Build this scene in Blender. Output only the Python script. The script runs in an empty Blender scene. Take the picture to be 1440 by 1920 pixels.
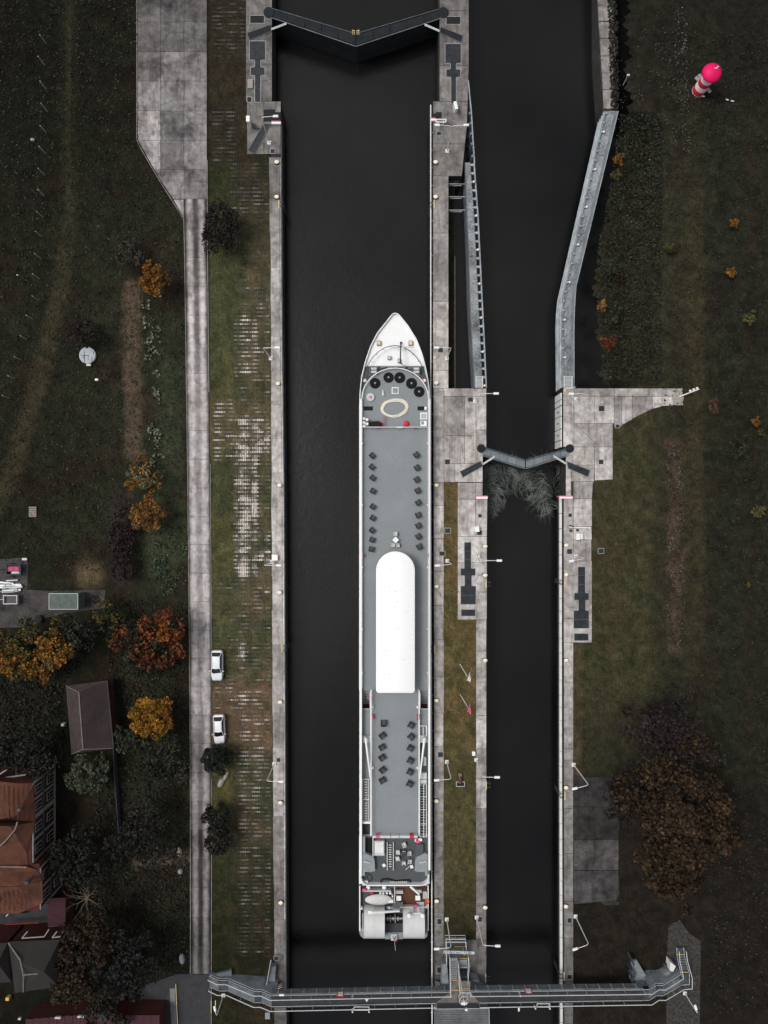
import bpy, math, random
import numpy as np
from mathutils import Vector, Matrix

# ------------------------------------------------------------------ camera, sky, sun, exposure
H = 107.0          # camera height above the lock walls (z = 0)
S = 0.08           # metres per photograph pixel at z = 0
scn = bpy.context.scene
col = scn.collection
R = math.radians
cam_d = bpy.data.cameras.new("camera"); cam = bpy.data.objects.new("camera", cam_d); col.objects.link(cam)
cam.location = (0, 0, H); cam.rotation_euler = (0, 0, 0)
cam_d.sensor_fit = 'VERTICAL'; cam_d.sensor_height = 36
cam_d.lens = 18 / (960 * S / H)
cam_d.clip_start = 0.5; cam_d.clip_end = 12000
scn.camera = cam
W = bpy.data.worlds.new("World"); scn.world = W; W.use_nodes = True
nt = W.node_tree; nt.nodes.clear()
sky = nt.nodes.new('ShaderNodeTexSky'); sky.sky_type = 'NISHITA'; sky.sun_disc = False
SUN_EL, SUN_AZ = R(62), R(285)      # high, from the west-north-west
sky.sun_elevation = SUN_EL; sky.sun_rotation = SUN_AZ
sky.air_density = 1.0; sky.dust_density = 4.0; sky.ozone_density = 1.0
hs = nt.nodes.new('ShaderNodeHueSaturation'); hs.inputs['Saturation'].default_value = 0.22
bg = nt.nodes.new('ShaderNodeBackground'); bg.inputs['Strength'].default_value = 0.12
wo = nt.nodes.new('ShaderNodeOutputWorld')
nt.links.new(sky.outputs[0], hs.inputs['Color']); nt.links.new(hs.outputs[0], bg.inputs[0]); nt.links.new(bg.outputs[0], wo.inputs[0])
sd = bpy.data.lights.new("sun", 'SUN'); sd.energy = 1.5; sd.angle = R(20); sd.color = (1, 0.975, 0.94)
sun = bpy.data.objects.new("sun", sd); col.objects.link(sun)
dvec = Vector((math.sin(SUN_AZ) * math.cos(SUN_EL), math.cos(SUN_AZ) * math.cos(SUN_EL), math.sin(SUN_EL)))
sun.location = dvec * 200
sun.rotation_euler = dvec.to_track_quat('Z', 'Y').to_euler()
vs = scn.view_settings
vs.view_transform = 'Standard'; vs.look = 'None'; vs.gamma = 1; vs.use_curve_mapping = False
vs.exposure = 0.24
scn.render.engine = 'CYCLES'
scn.cycles.max_bounces = 5; scn.cycles.diffuse_bounces = 2; scn.cycles.glossy_bounces = 3
scn.cycles.transparent_max_bounces = 4

random.seed(7); rng = np.random.default_rng(7)
ORD = ['first', 'second', 'third', 'fourth', 'fifth', 'sixth', 'seventh', 'eighth', 'ninth', 'tenth', 'eleventh', 'twelfth',
       'thirteenth', 'fourteenth', 'fifteenth', 'sixteenth', 'seventeenth', 'eighteenth', 'nineteenth', 'twentieth', 'twenty-first']

# ------------------------------------------------------------------ helpers
def P(px, py, z=0.0):
    s = S * (H - z) / H
    return ((px - 720) * s, (960 - py) * s, z)

class MB:
    def __init__(s): s.v = []; s.f = []; s.uv = None
    def add(s, vs_, fs):
        n = len(s.v); s.v += [tuple(p) for p in vs_]; s.f += [tuple(i + n for i in f) for f in fs]; return s
    def box(s, cx, cy, z0, z1, wx, wy, rot=0.0, tilt=None):
        c, si = math.cos(rot), math.sin(rot); vv = []
        for z in (z0, z1):
            for dx, dy in ((-1, -1), (1, -1), (1, 1), (-1, 1)):
                x, y = dx * wx / 2, dy * wy / 2
                vv.append((cx + x * c - y * si, cy + x * si + y * c, z))
        return s.add(vv, [(3, 2, 1, 0), (4, 5, 6, 7), (0, 1, 5, 4), (1, 2, 6, 5), (2, 3, 7, 6), (3, 0, 4, 7)])
    def bbox(s, cx, cy, z0, z1, wx, wy, rot=0.0, b=0.05):
        "box with chamfered top edges"
        c, si = math.cos(rot), math.sin(rot); vv = []
        for z, k in ((z0, 0), (z1 - b, 0), (z1, b)):
            for dx, dy in ((-1, -1), (1, -1), (1, 1), (-1, 1)):
                x, y = dx * (wx / 2 - k), dy * (wy / 2 - k)
                vv.append((cx + x * c - y * si, cy + x * si + y * c, z))
        fs = [(3, 2, 1, 0), (8, 9, 10, 11)]
        for a in (0, 4):
            for i in range(4): j = (i + 1) % 4; fs.append((a + i, a + j, a + 4 + j, a + 4 + i))
        return s.add(vv, fs)
    def pbox(s, x0, y0, x1, y1, z0, z1, b=0):
        a = P(x0, y0, z1); c = P(x1, y1, z1)
        f = s.bbox if b else s.box
        kw = dict(b=b) if b else {}
        return f((a[0] + c[0]) / 2, (a[1] + c[1]) / 2, z0, z1, abs(c[0] - a[0]), abs(a[1] - c[1]), **kw)
    def prism(s, pts, z0, z1, top=True, bottom=True, inset0=None):
        area = sum(pts[i][0] * pts[(i + 1) % len(pts)][1] - pts[(i + 1) % len(pts)][0] * pts[i][1] for i in range(len(pts)))
        if area < 0: pts = pts[::-1]
        n = len(pts); lo = inset0 or pts
        if inset0 and area < 0: lo = inset0[::-1]
        vv = [(p[0], p[1], z0) for p in lo] + [(p[0], p[1], z1) for p in pts]
        fs = [(i, (i + 1) % n, n + (i + 1) % n, n + i) for i in range(n)]
        if top: fs.append(tuple(range(n, 2 * n)))
        if bottom: fs.append(tuple(range(n - 1, -1, -1)))
        return s.add(vv, fs)
    def pprism(s, pp, z0, z1, **k):
        return s.prism([P(x, y, z1)[:2] for x, y in pp], z0, z1, **k)
    def tube(s, a, b, r, n=6, r2=None):
        a = Vector(a); b = Vector(b); d = b - a
        if d.length < 1e-6: return s
        d.normalize(); u = d.orthogonal().normalized(); w = d.cross(u); r2 = r if r2 is None else r2
        vv = []
        for q, rr in ((a, r), (b, r2)):
            for i in range(n):
                t = 2 * math.pi * i / n; vv.append(q + u * math.cos(t) * rr + w * math.sin(t) * rr)
        fs = [(i, (i + 1) % n, n + (i + 1) % n, n + i) for i in range(n)] + [tuple(range(n - 1, -1, -1)), tuple(range(n, 2 * n))]
        return s.add(vv, fs)
    def path(s, pts, r, n=6, closed=False):
        m = len(pts)
        for i in range(m - (0 if closed else 1)): s.tube(pts[i], pts[(i + 1) % m], r, n)
        return s
    def cyl(s, cx, cy, z0, z1, r, n=16, r2=None):
        return s.tube((cx, cy, z0), (cx, cy, z1), r, n, r2)
    def lathe(s, cx, cy, prof, n=20, sx=1, sy=1):
        m = len(prof); vv = []
        for r, z in prof:
            for i in range(n):
                t = 2 * math.pi * i / n; vv.append((cx + r * sx * math.cos(t), cy + r * sy * math.sin(t), z))
        fs = []
        for k in range(m - 1):
            for i in range(n):
                j = (i + 1) % n; fs.append((k * n + i, k * n + j, (k + 1) * n + j, (k + 1) * n + i))
        fs.append(tuple(range(n - 1, -1, -1))); fs.append(tuple(range((m - 1) * n, m * n)))
        return s.add(vv, fs)
    def torus(s, cx, cy, cz, rx, ry, r, n=24, m=8, sq=1.0):
        vv = []
        for i in range(n):
            t = 2 * math.pi * i / n
            for j in range(m):
                a = 2 * math.pi * j / m; k = r * math.cos(a)
                vv.append((cx + (rx + k) * math.cos(t), cy + (ry + k) * math.sin(t), cz + r * sq * math.sin(a)))
        fs = [(i * m + j, ((i + 1) % n) * m + j, ((i + 1) % n) * m + (j + 1) % m, i * m + (j + 1) % m) for i in range(n) for j in range(m)]
        return s.add(vv, fs)
    def poly(s, pts): return s.add(pts, [tuple(range(len(pts)))])
    def build(s, name, mat, parent=None, smooth=False, local=False, uv=None):
        me = bpy.data.meshes.new(name); V = np.array(s.v, dtype=float)
        if parent is not None:
            off = np.zeros(3) if local else np.array(wloc(parent)); loc = (0, 0, 0)
        else:
            mn, mx = V.min(0), V.max(0); off = np.array([(mn[0] + mx[0]) / 2, (mn[1] + mx[1]) / 2, mn[2]]); loc = tuple(off)
        me.from_pydata((V - off).tolist(), [], s.f); me.materials.append(mat)
        if smooth:
            me.polygons.foreach_set('use_smooth', [True] * len(me.polygons))
            try: me.set_sharp_from_angle(angle=R(40))
            except Exception: pass
        me.update()
        o = bpy.data.objects.new(name, me); col.objects.link(o); o.location = loc
        if parent is not None: o.parent = parent
        return o

def wloc(o):
    l = Vector(o.location)
    while o.parent: o = o.parent; l += Vector(o.location)
    return l
def tag(o, label=None, cat=None, group=None, kind=None):
    if label: o['label'] = label
    if cat: o['category'] = cat
    if group: o['group'] = group
    if kind: o['kind'] = kind
    return o
def T(name, label, cat, loc, group=None, rz=0.0):
    o = bpy.data.objects.new(name, None); col.objects.link(o); o.location = loc; o.rotation_euler = (0, 0, rz)
    o.empty_display_size = 0.3
    return tag(o, label, cat, group)
def dup(src, loc, rz=0.0, label=None, scale=None):
    def cp(o, par):
        c = o.copy(); col.objects.link(c); c.parent = par
        for ch in [k for k in o.children if k is not c]: cp(ch, c)
        return c
    r = cp(src, None); r.location = loc; r.rotation_euler = (0, 0, rz)
    if label: r['label'] = label
    if scale: r.scale = scale
    return r

# ------------------------------------------------------------------ materials
def nodes_of(name):
    m = bpy.data.materials.new(name); m.use_nodes = True; n = m.node_tree; n.nodes.clear()
    out = n.nodes.new('ShaderNodeOutputMaterial'); b = n.nodes.new('ShaderNodeBsdfPrincipled')
    n.links.new(b.outputs[0], out.inputs[0]); return m, n, b
def coord(n, obj=False):
    if obj:
        return n.nodes.new('ShaderNodeTexCoord').outputs['Object']
    return n.nodes.new('ShaderNodeNewGeometry').outputs['Position']
def noi(n, vec, scale, detail=4, rough=0.6, dist=0.0, stretch=None):
    if stretch:
        mp = n.nodes.new('ShaderNodeMapping'); mp.inputs['Scale'].default_value = stretch; n.links.new(vec, mp.inputs['Vector']); vec = mp.outputs[0]
    t = n.nodes.new('ShaderNodeTexNoise'); t.inputs['Scale'].default_value = scale; t.inputs['Detail'].default_value = detail
    t.inputs['Roughness'].default_value = rough; t.inputs['Distortion'].default_value = dist
    n.links.new(vec, t.inputs['Vector']); return t.outputs['Fac']
def ramp(n, fac, a, b, lo=0.0, hi=1.0):
    r = n.nodes.new('ShaderNodeMapRange'); r.inputs['From Min'].default_value = a; r.inputs['From Max'].default_value = b
    r.inputs['To Min'].default_value = lo; r.inputs['To Max'].default_value = hi; n.links.new(fac, r.inputs['Value']); return r.outputs[0]
def mixc(n, fac, a, b, mode='MIX'):
    x = n.nodes.new('ShaderNodeMix'); x.data_type = 'RGBA'; x.blend_type = mode
    for sck, val in ((x.inputs[0], fac), (x.inputs[6], a), (x.inputs[7], b)):
        if isinstance(val, (int, float)): sck.default_value = val
        elif isinstance(val, tuple): sck.default_value = (*val, 1) if len(val) == 3 else val
        else: n.links.new(val, sck)
    return x.outputs[2]
def mth(n, op, a, b=None):
    x = n.nodes.new('ShaderNodeMath'); x.operation = op
    for sck, val in ((x.inputs[0], a), (x.inputs[1], b)):
        if val is None: continue
        if isinstance(val, (int, float)): sck.default_value = val
        else: n.links.new(val, sck)
    return x.outputs[0]
def bump(n, b, h, strength=0.3, dist=0.05):
    x = n.nodes.new('ShaderNodeBump'); x.inputs['Strength'].default_value = strength; x.inputs['Distance'].default_value = dist
    n.links.new(h, x.inputs['Height']); n.links.new(x.outputs[0], b.inputs['Normal'])
def plain(name, c, rough=0.6, metal=0.0, var=0.18, scale=1.5, bmp=0.05, obj=False, dirt=0.0):
    m, n, b = nodes_of(name); v = coord(n, obj)
    f = noi(n, v, scale, 5); g = noi(n, v, scale * 9, 3)
    f2 = mth(n, 'ADD', mth(n, 'MULTIPLY', f, 0.6), mth(n, 'MULTIPLY', g, 0.4))
    d = tuple(x * (1 - var * 1.6) for x in c); l = tuple(min(1, x * (1 + var)) for x in c)
    cc = mixc(n, ramp(n, f2, 0.3, 0.7), d, l)
    if dirt:
        cc = mixc(n, ramp(n, noi(n, v, scale * 2.7, 6, 0.7), 0.55, 0.72, 0, dirt), cc, tuple(x * 0.35 for x in c))
    n.links.new(cc, b.inputs['Base Color']); b.inputs['Roughness'].default_value = rough; b.inputs['Metallic'].default_value = metal
    if rough > 0.45: b.inputs['Specular IOR Level'].default_value = 0.18
    if bmp: bump(n, b, g, 0.4, bmp * 0.3)
    return m

def concrete(name, light, dark, pits=0.5, tracks=False, road=False):
    m, n, b = nodes_of(name); v = coord(n)
    oi = n.nodes.new('ShaderNodeObjectInfo')
    big = noi(n, v, 0.20, 7, 0.70, 0.0); mid = noi(n, v, 0.9, 8, 0.80, 0.0); fine = noi(n, v, 3.6, 4, 0.9)
    cc = mixc(n, ramp(n, big, 0.36, 0.56), dark, light)
    mm = mixc(n, ramp(n, mid, 0.42, 0.7), (1.10, 1.10, 1.10), (0.38, 0.36, 0.35)); cc = mixc(n, 1.0, cc, mm, 'MULTIPLY')
    ff = mixc(n, ramp(n, fine, 0.3, 0.7), (0.42, 0.41, 0.40), (1.45, 1.44, 1.43)); cc = mixc(n, 0.9, cc, ff, 'MULTIPLY')
    # pale lichen / spilled-mortar specks and dark pits
    sp = noi(n, v, 3.3, 2, 0.5); cc = mixc(n, ramp(n, sp, 0.72, 0.76, 0, 0.55), cc, (0.62, 0.60, 0.57))
    pt = noi(n, v, 2.3, 8, 0.85, 0.2); cc = mixc(n, ramp(n, pt, 0.36, 0.30, 0, pits), cc, (0.03, 0.028, 0.025))
    if tracks:
        uvn = n.nodes.new('ShaderNodeUVMap'); sx = n.nodes.new('ShaderNodeSeparateXYZ'); n.links.new(uvn.outputs[0], sx.inputs[0])
        w = noi(n, v, 0.5, 3, 0.5)
        u = mth(n, 'ADD', sx.outputs[0], mth(n, 'MULTIPLY', mth(n, 'SUBTRACT', w, 0.5), 0.16))
        d1 = mth(n, 'ABSOLUTE', mth(n, 'SUBTRACT', mth(n, 'ABSOLUTE', mth(n, 'SUBTRACT', u, 0.5)), 0.26))
        k = ramp(n, d1, 0.05, 0.19, 1.0, 0.0)
        st = mixc(n, k, (0.24, 0.23, 0.24), (1.65, 1.63, 1.60)); fac = mth(n, 'MULTIPLY', ramp(n, noi(n, v, 0.13, 2), 0.35, 0.6, 0.75, 1.0), oi.outputs['Alpha'])
        cc = mixc(n, fac, cc, mixc(n, 1.0, cc, st, 'MULTIPLY'))
        e = ramp(n, mth(n, 'ABSOLUTE', mth(n, 'SUBTRACT', u, 0.5)), 0.41, 0.49, 0, 0.75)
        cc = mixc(n, e, cc, (0.05, 0.045, 0.04))
    sx2 = n.nodes.new('ShaderNodeSeparateXYZ'); n.links.new(v, sx2.inputs[0])
    dr = noi(n, v, 0.9, 4, 0.7, 0.0, (1.4, 0.16, 1)); cc = mixc(n, ramp(n, dr, 0.50, 0.64, 0, 0.7), cc, mixc(n, 1.0, cc, (0.55, 0.53, 0.52), 'MULTIPLY'))
    ck = n.nodes.new('ShaderNodeTexVoronoi'); ck.feature = 'DISTANCE_TO_EDGE'; ck.inputs['Scale'].default_value = 0.20; ck.inputs['Randomness'].default_value = 1.0
    wv = n.nodes.new('ShaderNodeVectorMath'); wv.operation = 'ADD'; nz = n.nodes.new('ShaderNodeTexNoise'); nz.inputs['Scale'].default_value = 0.8; nz.inputs['Detail'].default_value = 5; n.links.new(v, nz.inputs['Vector'])
    n.links.new(v, wv.inputs[0]); n.links.new(nz.outputs['Color'], wv.inputs[1]); n.links.new(wv.outputs[0], ck.inputs['Vector'])
    ckf = mth(n, 'MULTIPLY', ramp(n, ck.outputs['Distance'], 0.012, 0.002, 0, 0.5), ramp(n, big, 0.48, 0.54)); cc = mixc(n, ckf, cc, (0.04, 0.036, 0.034))
    cc = mixc(n, 1.0, cc, oi.outputs['Color'], 'MULTIPLY')
    n.links.new(cc, b.inputs['Base Color']); b.inputs['Roughness'].default_value = 0.9; b.inputs['Specular IOR Level'].default_value = 0.15
    bump(n, b, mth(n, 'ADD', fine, pt), 0.35, 0.02)
    return m

M = {}
M['conc'] = concrete('quay_concrete', (0.50, 0.475, 0.46), (0.27, 0.25, 0.24))
M['road'] = concrete('road_concrete', (0.50, 0.475, 0.475), (0.34, 0.32, 0.32), pits=0.15, tracks=True)
M['apron'] = concrete('apron_concrete', (0.38, 0.36, 0.36), (0.11, 0.10, 0.104), pits=0.35)
M['wallc'] = plain('lock_wall_face', (0.035, 0.034, 0.032), 0.9, var=0.5, scale=0.6)
M['asph'] = plain('asphalt', (0.035, 0.036, 0.039), 0.9, var=0.3, scale=0.8)
M['plate'] = plain('steel_cover', (0.028, 0.031, 0.036), 0.55, 0.2, var=0.45, scale=1.2)
M['plateblack'] = plain('tarred_plate', (0.014, 0.014, 0.015), 0.7, 0, var=0.3)
M['frame'] = plain('galvanised_frame', (0.30, 0.31, 0.32), 0.5, 0.3)
M['steel'] = plain('blue_grey_steel', (0.15, 0.17, 0.185), 0.65, 0.0, var=0.35, scale=0.5, dirt=0.5)
M['steelL'] = plain('light_steel', (0.30, 0.33, 0.35), 0.55, 0.1, var=0.35, scale=0.7, dirt=0.5)
M['gate'] = plain('gate_steel', (0.050, 0.060, 0.070), 0.7, 0.0, var=0.4, scale=0.8, dirt=0.4)
M['gateD'] = plain('gate_steel_dark', (0.014, 0.017, 0.020), 0.75, 0.0, var=0.4, scale=0.8)
M['white'] = plain('white_paint', (0.70, 0.70, 0.695), 0.45, var=0.05, scale=0.8)
M['lampw'] = plain('pale_lamp_paint', (0.60, 0.60, 0.58), 0.5, var=0.1)
M['rail'] = plain('rail_paint', (0.46, 0.47, 0.48), 0.5, 0.0, var=0.12)
M['bsteel'] = plain('bridge_steel', (0.115, 0.13, 0.14), 0.7, 0.0, var=0.4, scale=0.9, dirt=0.6)
M['bpanel'] = plain('bridge_panel', (0.19, 0.21, 0.225), 0.7, 0.0, var=0.35, scale=0.9, dirt=0.5)
M['hous'] = plain('off_white_cover', (0.50, 0.50, 0.49), 0.5, 0.0, var=0.08, scale=0.6)
M['ivory'] = plain('bollard_paint', (0.72, 0.66, 0.52), 0.6, var=0.12, scale=4)
M['yellow'] = plain('yellow_paint', (0.60, 0.42, 0.10), 0.6, var=0.2)
M['yrail'] = plain('faded_yellow_rail', (0.62, 0.50, 0.26), 0.6, var=0.2)
M['black'] = plain('black_rubber', (0.008, 0.008, 0.009), 0.7, var=0.3, scale=6)
M['glass'] = plain('dark_glass', (0.010, 0.012, 0.014), 0.06, 0, var=0.1, bmp=0)
M['red'] = plain('signal_red', (0.55, 0.02, 0.05), 0.5, var=0.12)
M['magenta'] = plain('magenta_red_roof', (0.62, 0.006, 0.10), 0.5, var=0.12, scale=2.2)
M['pink'] = plain('pink_paint', (0.62, 0.10, 0.22), 0.6, var=0.2)
M['orange'] = plain('orange_plastic', (0.62, 0.10, 0.02), 0.5, var=0.1)
M['lightgrey'] = plain('light_grey_gelcoat', (0.46, 0.47, 0.48), 0.5, var=0.12)
M['midgrey'] = plain('mid_grey_paint', (0.22, 0.24, 0.25), 0.6, var=0.15)
M['darkgrey'] = plain('dark_grey_paint', (0.045, 0.05, 0.055), 0.6, var=0.25)
M['wicker'] = plain('charcoal_chair', (0.030, 0.034, 0.038), 0.7, var=0.25, scale=9, obj=True)
M['cush'] = plain('charcoal_cushion', (0.062, 0.068, 0.074), 0.8, var=0.2, scale=9, obj=True)
M['rope'] = plain('cream_rope', (0.72, 0.66, 0.54), 0.85, var=0.2, scale=10)
M['carw'] = plain('white_car_paint', (0.62, 0.635, 0.65), 0.3, var=0.02)
M['wood'] = plain('teak_deck', (0.095, 0.045, 0.026), 0.7, var=0.35, scale=2.5)
M['bark'] = plain('bark', (0.05, 0.04, 0.032), 0.9, var=0.4, scale=4)
M['barkL'] = plain('pale_bare_bark', (0.11, 0.09, 0.065), 0.9, var=0.3, scale=4)
M['post'] = plain('weathered_post', (0.24, 0.24, 0.23), 0.8, var=0.2)
M['green'] = plain('pale_green_sheet', (0.10, 0.125, 0.11), 0.7, var=0.25, scale=1.3, dirt=0.3)
M['brick'] = plain('dark_red_wall', (0.055, 0.016, 0.014), 0.85, var=0.3, scale=3)
M['trim'] = plain('pale_trim', (0.22, 0.22, 0.21), 0.75, var=0.2)
M['bluetrim'] = plain('blue_grey_band', (0.055, 0.065, 0.075), 0.75, var=0.2)
M['rustm'] = plain('rust_brown', (0.12, 0.05, 0.035), 0.85, var=0.3)
M['straw'] = plain('dry_stone', (0.30, 0.27, 0.24), 0.9, var=0.4, scale=5)

# deck paint: fine speckle
def speckle(name, c, amt=0.35, rough=0.75):
    m, n, b = nodes_of(name); v = coord(n)
    f = noi(n, v, 5.5, 4, 0.9); g = noi(n, v, 0.25, 4, 0.6)
    cc = mixc(n, ramp(n, f, 0.33, 0.67), tuple(x * (1 - amt) for x in c), tuple(x * (1 + amt) for x in c))
    cc = mixc(n, ramp(n, g, 0.35, 0.65, 0, 0.35), cc, tuple(x * 0.72 for x in c))
    n.links.new(cc, b.inputs['Base Color']); b.inputs['Roughness'].default_value = rough; return m
M['deck'] = speckle('grey_deck_coating', (0.185, 0.203, 0.212), 0.16)
M['deckd'] = speckle('dark_deck_coating', (0.055, 0.062, 0.066), 0.3)
def roofm(name, c, amt=0.4, per=3.2, axis=0):
    m, n, b = nodes_of(name); v = coord(n)
    w = n.nodes.new('ShaderNodeTexWave'); w.inputs['Scale'].default_value = per; w.inputs['Distortion'].default_value = 0.25
    w.bands_direction = 'X' if axis == 0 else 'Y'; n.links.new(v, w.inputs['Vector'])
    f = noi(n, v, 0.6, 6, 0.7); g = noi(n, v, 5, 3, 0.7)
    cc = mixc(n, ramp(n, f, 0.35, 0.65), tuple(x * (1 - amt) for x in c), tuple(x * (1 + amt * .6) for x in c))
    cc = mixc(n, ramp(n, g, 0.45, 0.7, 0, 0.5), cc, tuple(x * 0.5 for x in c))
    n.links.new(cc, b.inputs['Base Color']); b.inputs['Roughness'].default_value = 0.85; bump(n, b, w.outputs['Fac'], 0.7, 0.06); return m
M['roofo'] = roofm('orange_clay_tiles', (0.105, 0.032, 0.014), .5)
M['roofb'] = roofm('brown_roof_tiles', (0.056, 0.038, 0.036), 0.3, 3.0, 1)
M['roofd'] = roofm('dark_roof_tiles', (0.014, 0.010, 0.010), 0.3, 3.0, 1)
M['roofm'] = roofm('maroon_sheet_roof', (0.040, 0.006, 0.012), 0.3, 1.6, 0)
M['roofg'] = roofm('grey_corrugated_roof', (0.095, 0.10, 0.105), 0.35, 0.9, 1)

def leafmat():
    m, n, b = nodes_of('foliage'); a = n.nodes.new('ShaderNodeAttribute'); a.attribute_name = 'Col'
    n.links.new(a.outputs['Color'], b.inputs['Base Color']); b.inputs['Roughness'].default_value = 0.75
    b.inputs['Specular IOR Level'].default_value = 0.2
    return m
M['leaf'] = leafmat()
def groundmat():
    m, n, b = nodes_of('ground_cover'); v = coord(n); a = n.nodes.new('ShaderNodeAttribute'); a.attribute_name = 'Col'
    f = noi(n, v, 4.5, 5, 0.85); g = noi(n, v, 0.5, 5, 0.7, 0.5); st = noi(n, v, 1.2, 4, 0.75, 0, (4, 0.5, 1))
    c1 = mixc(n, 1.0, a.outputs['Color'], mixc(n, ramp(n, f, 0.3, 0.7), (0.28, 0.28, 0.28), (1.85, 1.8, 1.7)), 'MULTIPLY')
    c2 = mixc(n, 1.0, c1, mixc(n, ramp(n, g, 0.35, 0.65), (0.62, 0.66, 0.6), (1.35, 1.25, 1.15)), 'MULTIPLY')
    c3 = mixc(n, 0.6, c2, mixc(n, 1.0, c2, mixc(n, ramp(n, st, 0.35, 0.65), (0.6, 0.6, 0.6), (1.4, 1.35, 1.3)), 'MULTIPLY'))
    n.links.new(c3, b.inputs['Base Color']); b.inputs['Roughness'].default_value = 0.95; b.inputs['Specular IOR Level'].default_value = 0.1
    bump(n, b, f, 0.5, 0.08); return m
M['ground'] = groundmat()
def watermat():
    m, n, b = nodes_of('dark_canal_water'); v = coord(n)
    g = noi(n, v, 0.03, 3, 0.5)
    cc = mixc(n, ramp(n, g, 0.35, 0.7), (0.0020, 0.0021, 0.0022), (0.010, 0.0098, 0.0098))
    sc_ = noi(n, v, 1.6, 6, 0.85); cc = mixc(n, ramp(n, sc_, 0.70, 0.80, 0, 0.5), cc, (0.03, 0.03, 0.026))
    n.links.new(cc, b.inputs['Base Color']); b.inputs['Roughness'].default_value = 0.12; b.inputs['IOR'].default_value = 1.33
    b.inputs['Specular IOR Level'].default_value = 0.5
    w1 = noi(n, v, 2.2, 4, 0.75, 0.3, (1, 1.7, 1)); w2 = noi(n, v, 0.5, 3, 0.6, 0.5)
    bump(n, b, mth(n, 'ADD', mth(n, 'MULTIPLY', w1, 0.8), w2), 0.22, 0.12); return m
M['water'] = watermat()

# ------------------------------------------------------------------ value noise on arrays (for ground colours)
_lat = rng.random((256, 256))
def vn(x, y):
    xi = np.floor(x).astype(int); yi = np.floor(y).astype(int); fx = x - xi; fy = y - yi
    fx = fx * fx * (3 - 2 * fx); fy = fy * fy * (3 - 2 * fy)
    g = lambda a, b: _lat[a % 256, b % 256]
    return (g(xi, yi) * (1 - fx) + g(xi + 1, yi) * fx) * (1 - fy) + (g(xi, yi + 1) * (1 - fx) + g(xi + 1, yi + 1) * fx) * fy
def fbm(x, y, o=4):
    s = 0; a = 0.5; t = 0
    for k in range(o): s = s + a * vn(x * 2 ** k + 17.3 * k, y * 2 ** k + 9.1 * k); t += a; a *= 0.55
    return s / t
def sstep(a, b, x): t = np.clip((x - a) / (b - a), 0, 1); return t * t * (3 - 2 * t)
def dpoly(px, py, pts):
    d = np.full(px.shape, 1e9)
    for (x0, y0), (x1, y1) in zip(pts[:-1], pts[1:]):
        dx, dy = x1 - x0, y1 - y0; t = np.clip(((px - x0) * dx + (py - y0) * dy) / (dx * dx + dy * dy + 1e-9), 0, 1)
        d = np.minimum(d, np.hypot(px - x0 - t * dx, py - y0 - t * dy))
    return d
def grid_obj(name, X, Y, Z, C, mat):
    ny, nx = X.shape; me = bpy.data.meshes.new(name)
    co = np.stack([X, Y, Z], -1).reshape(-1, 3).astype(np.float32)
    idx = np.arange(ny * nx).reshape(ny, nx)
    q = np.stack([idx[:-1, :-1], idx[:-1, 1:], idx[1:, 1:], idx[1:, :-1]], -1).reshape(-1, 4)
    mesh_fill(me, co, q); put_col(me, C.reshape(-1, 3)); me.materials.append(mat)
    o = bpy.data.objects.new(name, me); col.objects.link(o); return o
def mesh_fill(me, co, q):
    me.vertices.add(len(co)); me.vertices.foreach_set('co', co.astype(np.float32).ravel())
    me.loops.add(q.size); me.loops.foreach_set('vertex_index', q.astype(np.int32).ravel())
    me.polygons.add(len(q)); me.polygons.foreach_set('loop_start', (np.arange(len(q)) * q.shape[1]).astype(np.int32))
    me.update(calc_edges=True)
def put_col(me, C):
    at = me.color_attributes.new('Col', 'FLOAT_COLOR', 'POINT')
    at.data.foreach_set('color', np.concatenate([C, np.ones((len(C), 1))], 1).astype(np.float32).ravel())

def leaf_mesh(name, centres, size, cols, parent=None, off=(0, 0, 0), flat=0.0, aspect=1.0):
    "one small leaf clump (a bent quad) per centre"
    n = len(centres); nrm = rng.normal(size=(n, 3)); nrm[:, 2] = np.abs(nrm[:, 2]) + flat
    nrm /= np.linalg.norm(nrm, axis=1)[:, None]
    t = rng.normal(size=(n, 3)); u = np.cross(nrm, t); u /= np.linalg.norm(u, axis=1)[:, None]; w = np.cross(nrm, u)
    s = (size * rng.uniform(0.55, 1.35, n))[:, None]
    c = centres - np.array(off)
    V = np.stack([c - u * s - w * s * 0.25 * aspect, c - u * s * 0.1 - w * s * 0.8 * aspect, c + u * s + w * s * 0.1 * aspect, c + u * s * 0.05 + w * s * 0.8 * aspect], 1).reshape(-1, 3)
    me = bpy.data.meshes.new(name); mesh_fill(me, V, np.arange(4 * n).reshape(n, 4)); put_col(me, np.repeat(cols, 4, 0)); me.materials.append(M['leaf'])
    o = bpy.data.objects.new(name, me); col.objects.link(o)
    if parent is not None: o.parent = parent
    return o
def pick(palette, n):
    pal = np.array(palette); w = rng.random((n, len(pal))) ** 3; w /= w.sum(1)[:, None]
    return w @ pal * rng.uniform(0.65, 1.35, n)[:, None]

# ================================================================== THE SETTING
def lerp_at(y, pts):
    if y <= pts[0][0]: return pts[0][1]
    for (a, x0), (b, x1) in zip(pts[:-1], pts[1:]):
        if y <= b: return x0 + (x1 - x0) * (y - a) / (b - a)
    return pts[-1][1]
def yaxis(dense0, dense1, step):
    a = list(np.arange(dense0, dense1 + .1, step))
    return np.array([-38000, -15000, -6000, -2500, -1200, -600] + a + [2600, 3600, 6000, 15000, 38000], float)

# water
wm = MB(); wm.poly([(-40, -3040, -4), (60, -3040, -4), (60, 3040, -4), (-40, 3040, -4)])
tag(wm.build('water', M['water']), 'dark still canal water in the lock chambers', kind='structure')

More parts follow.
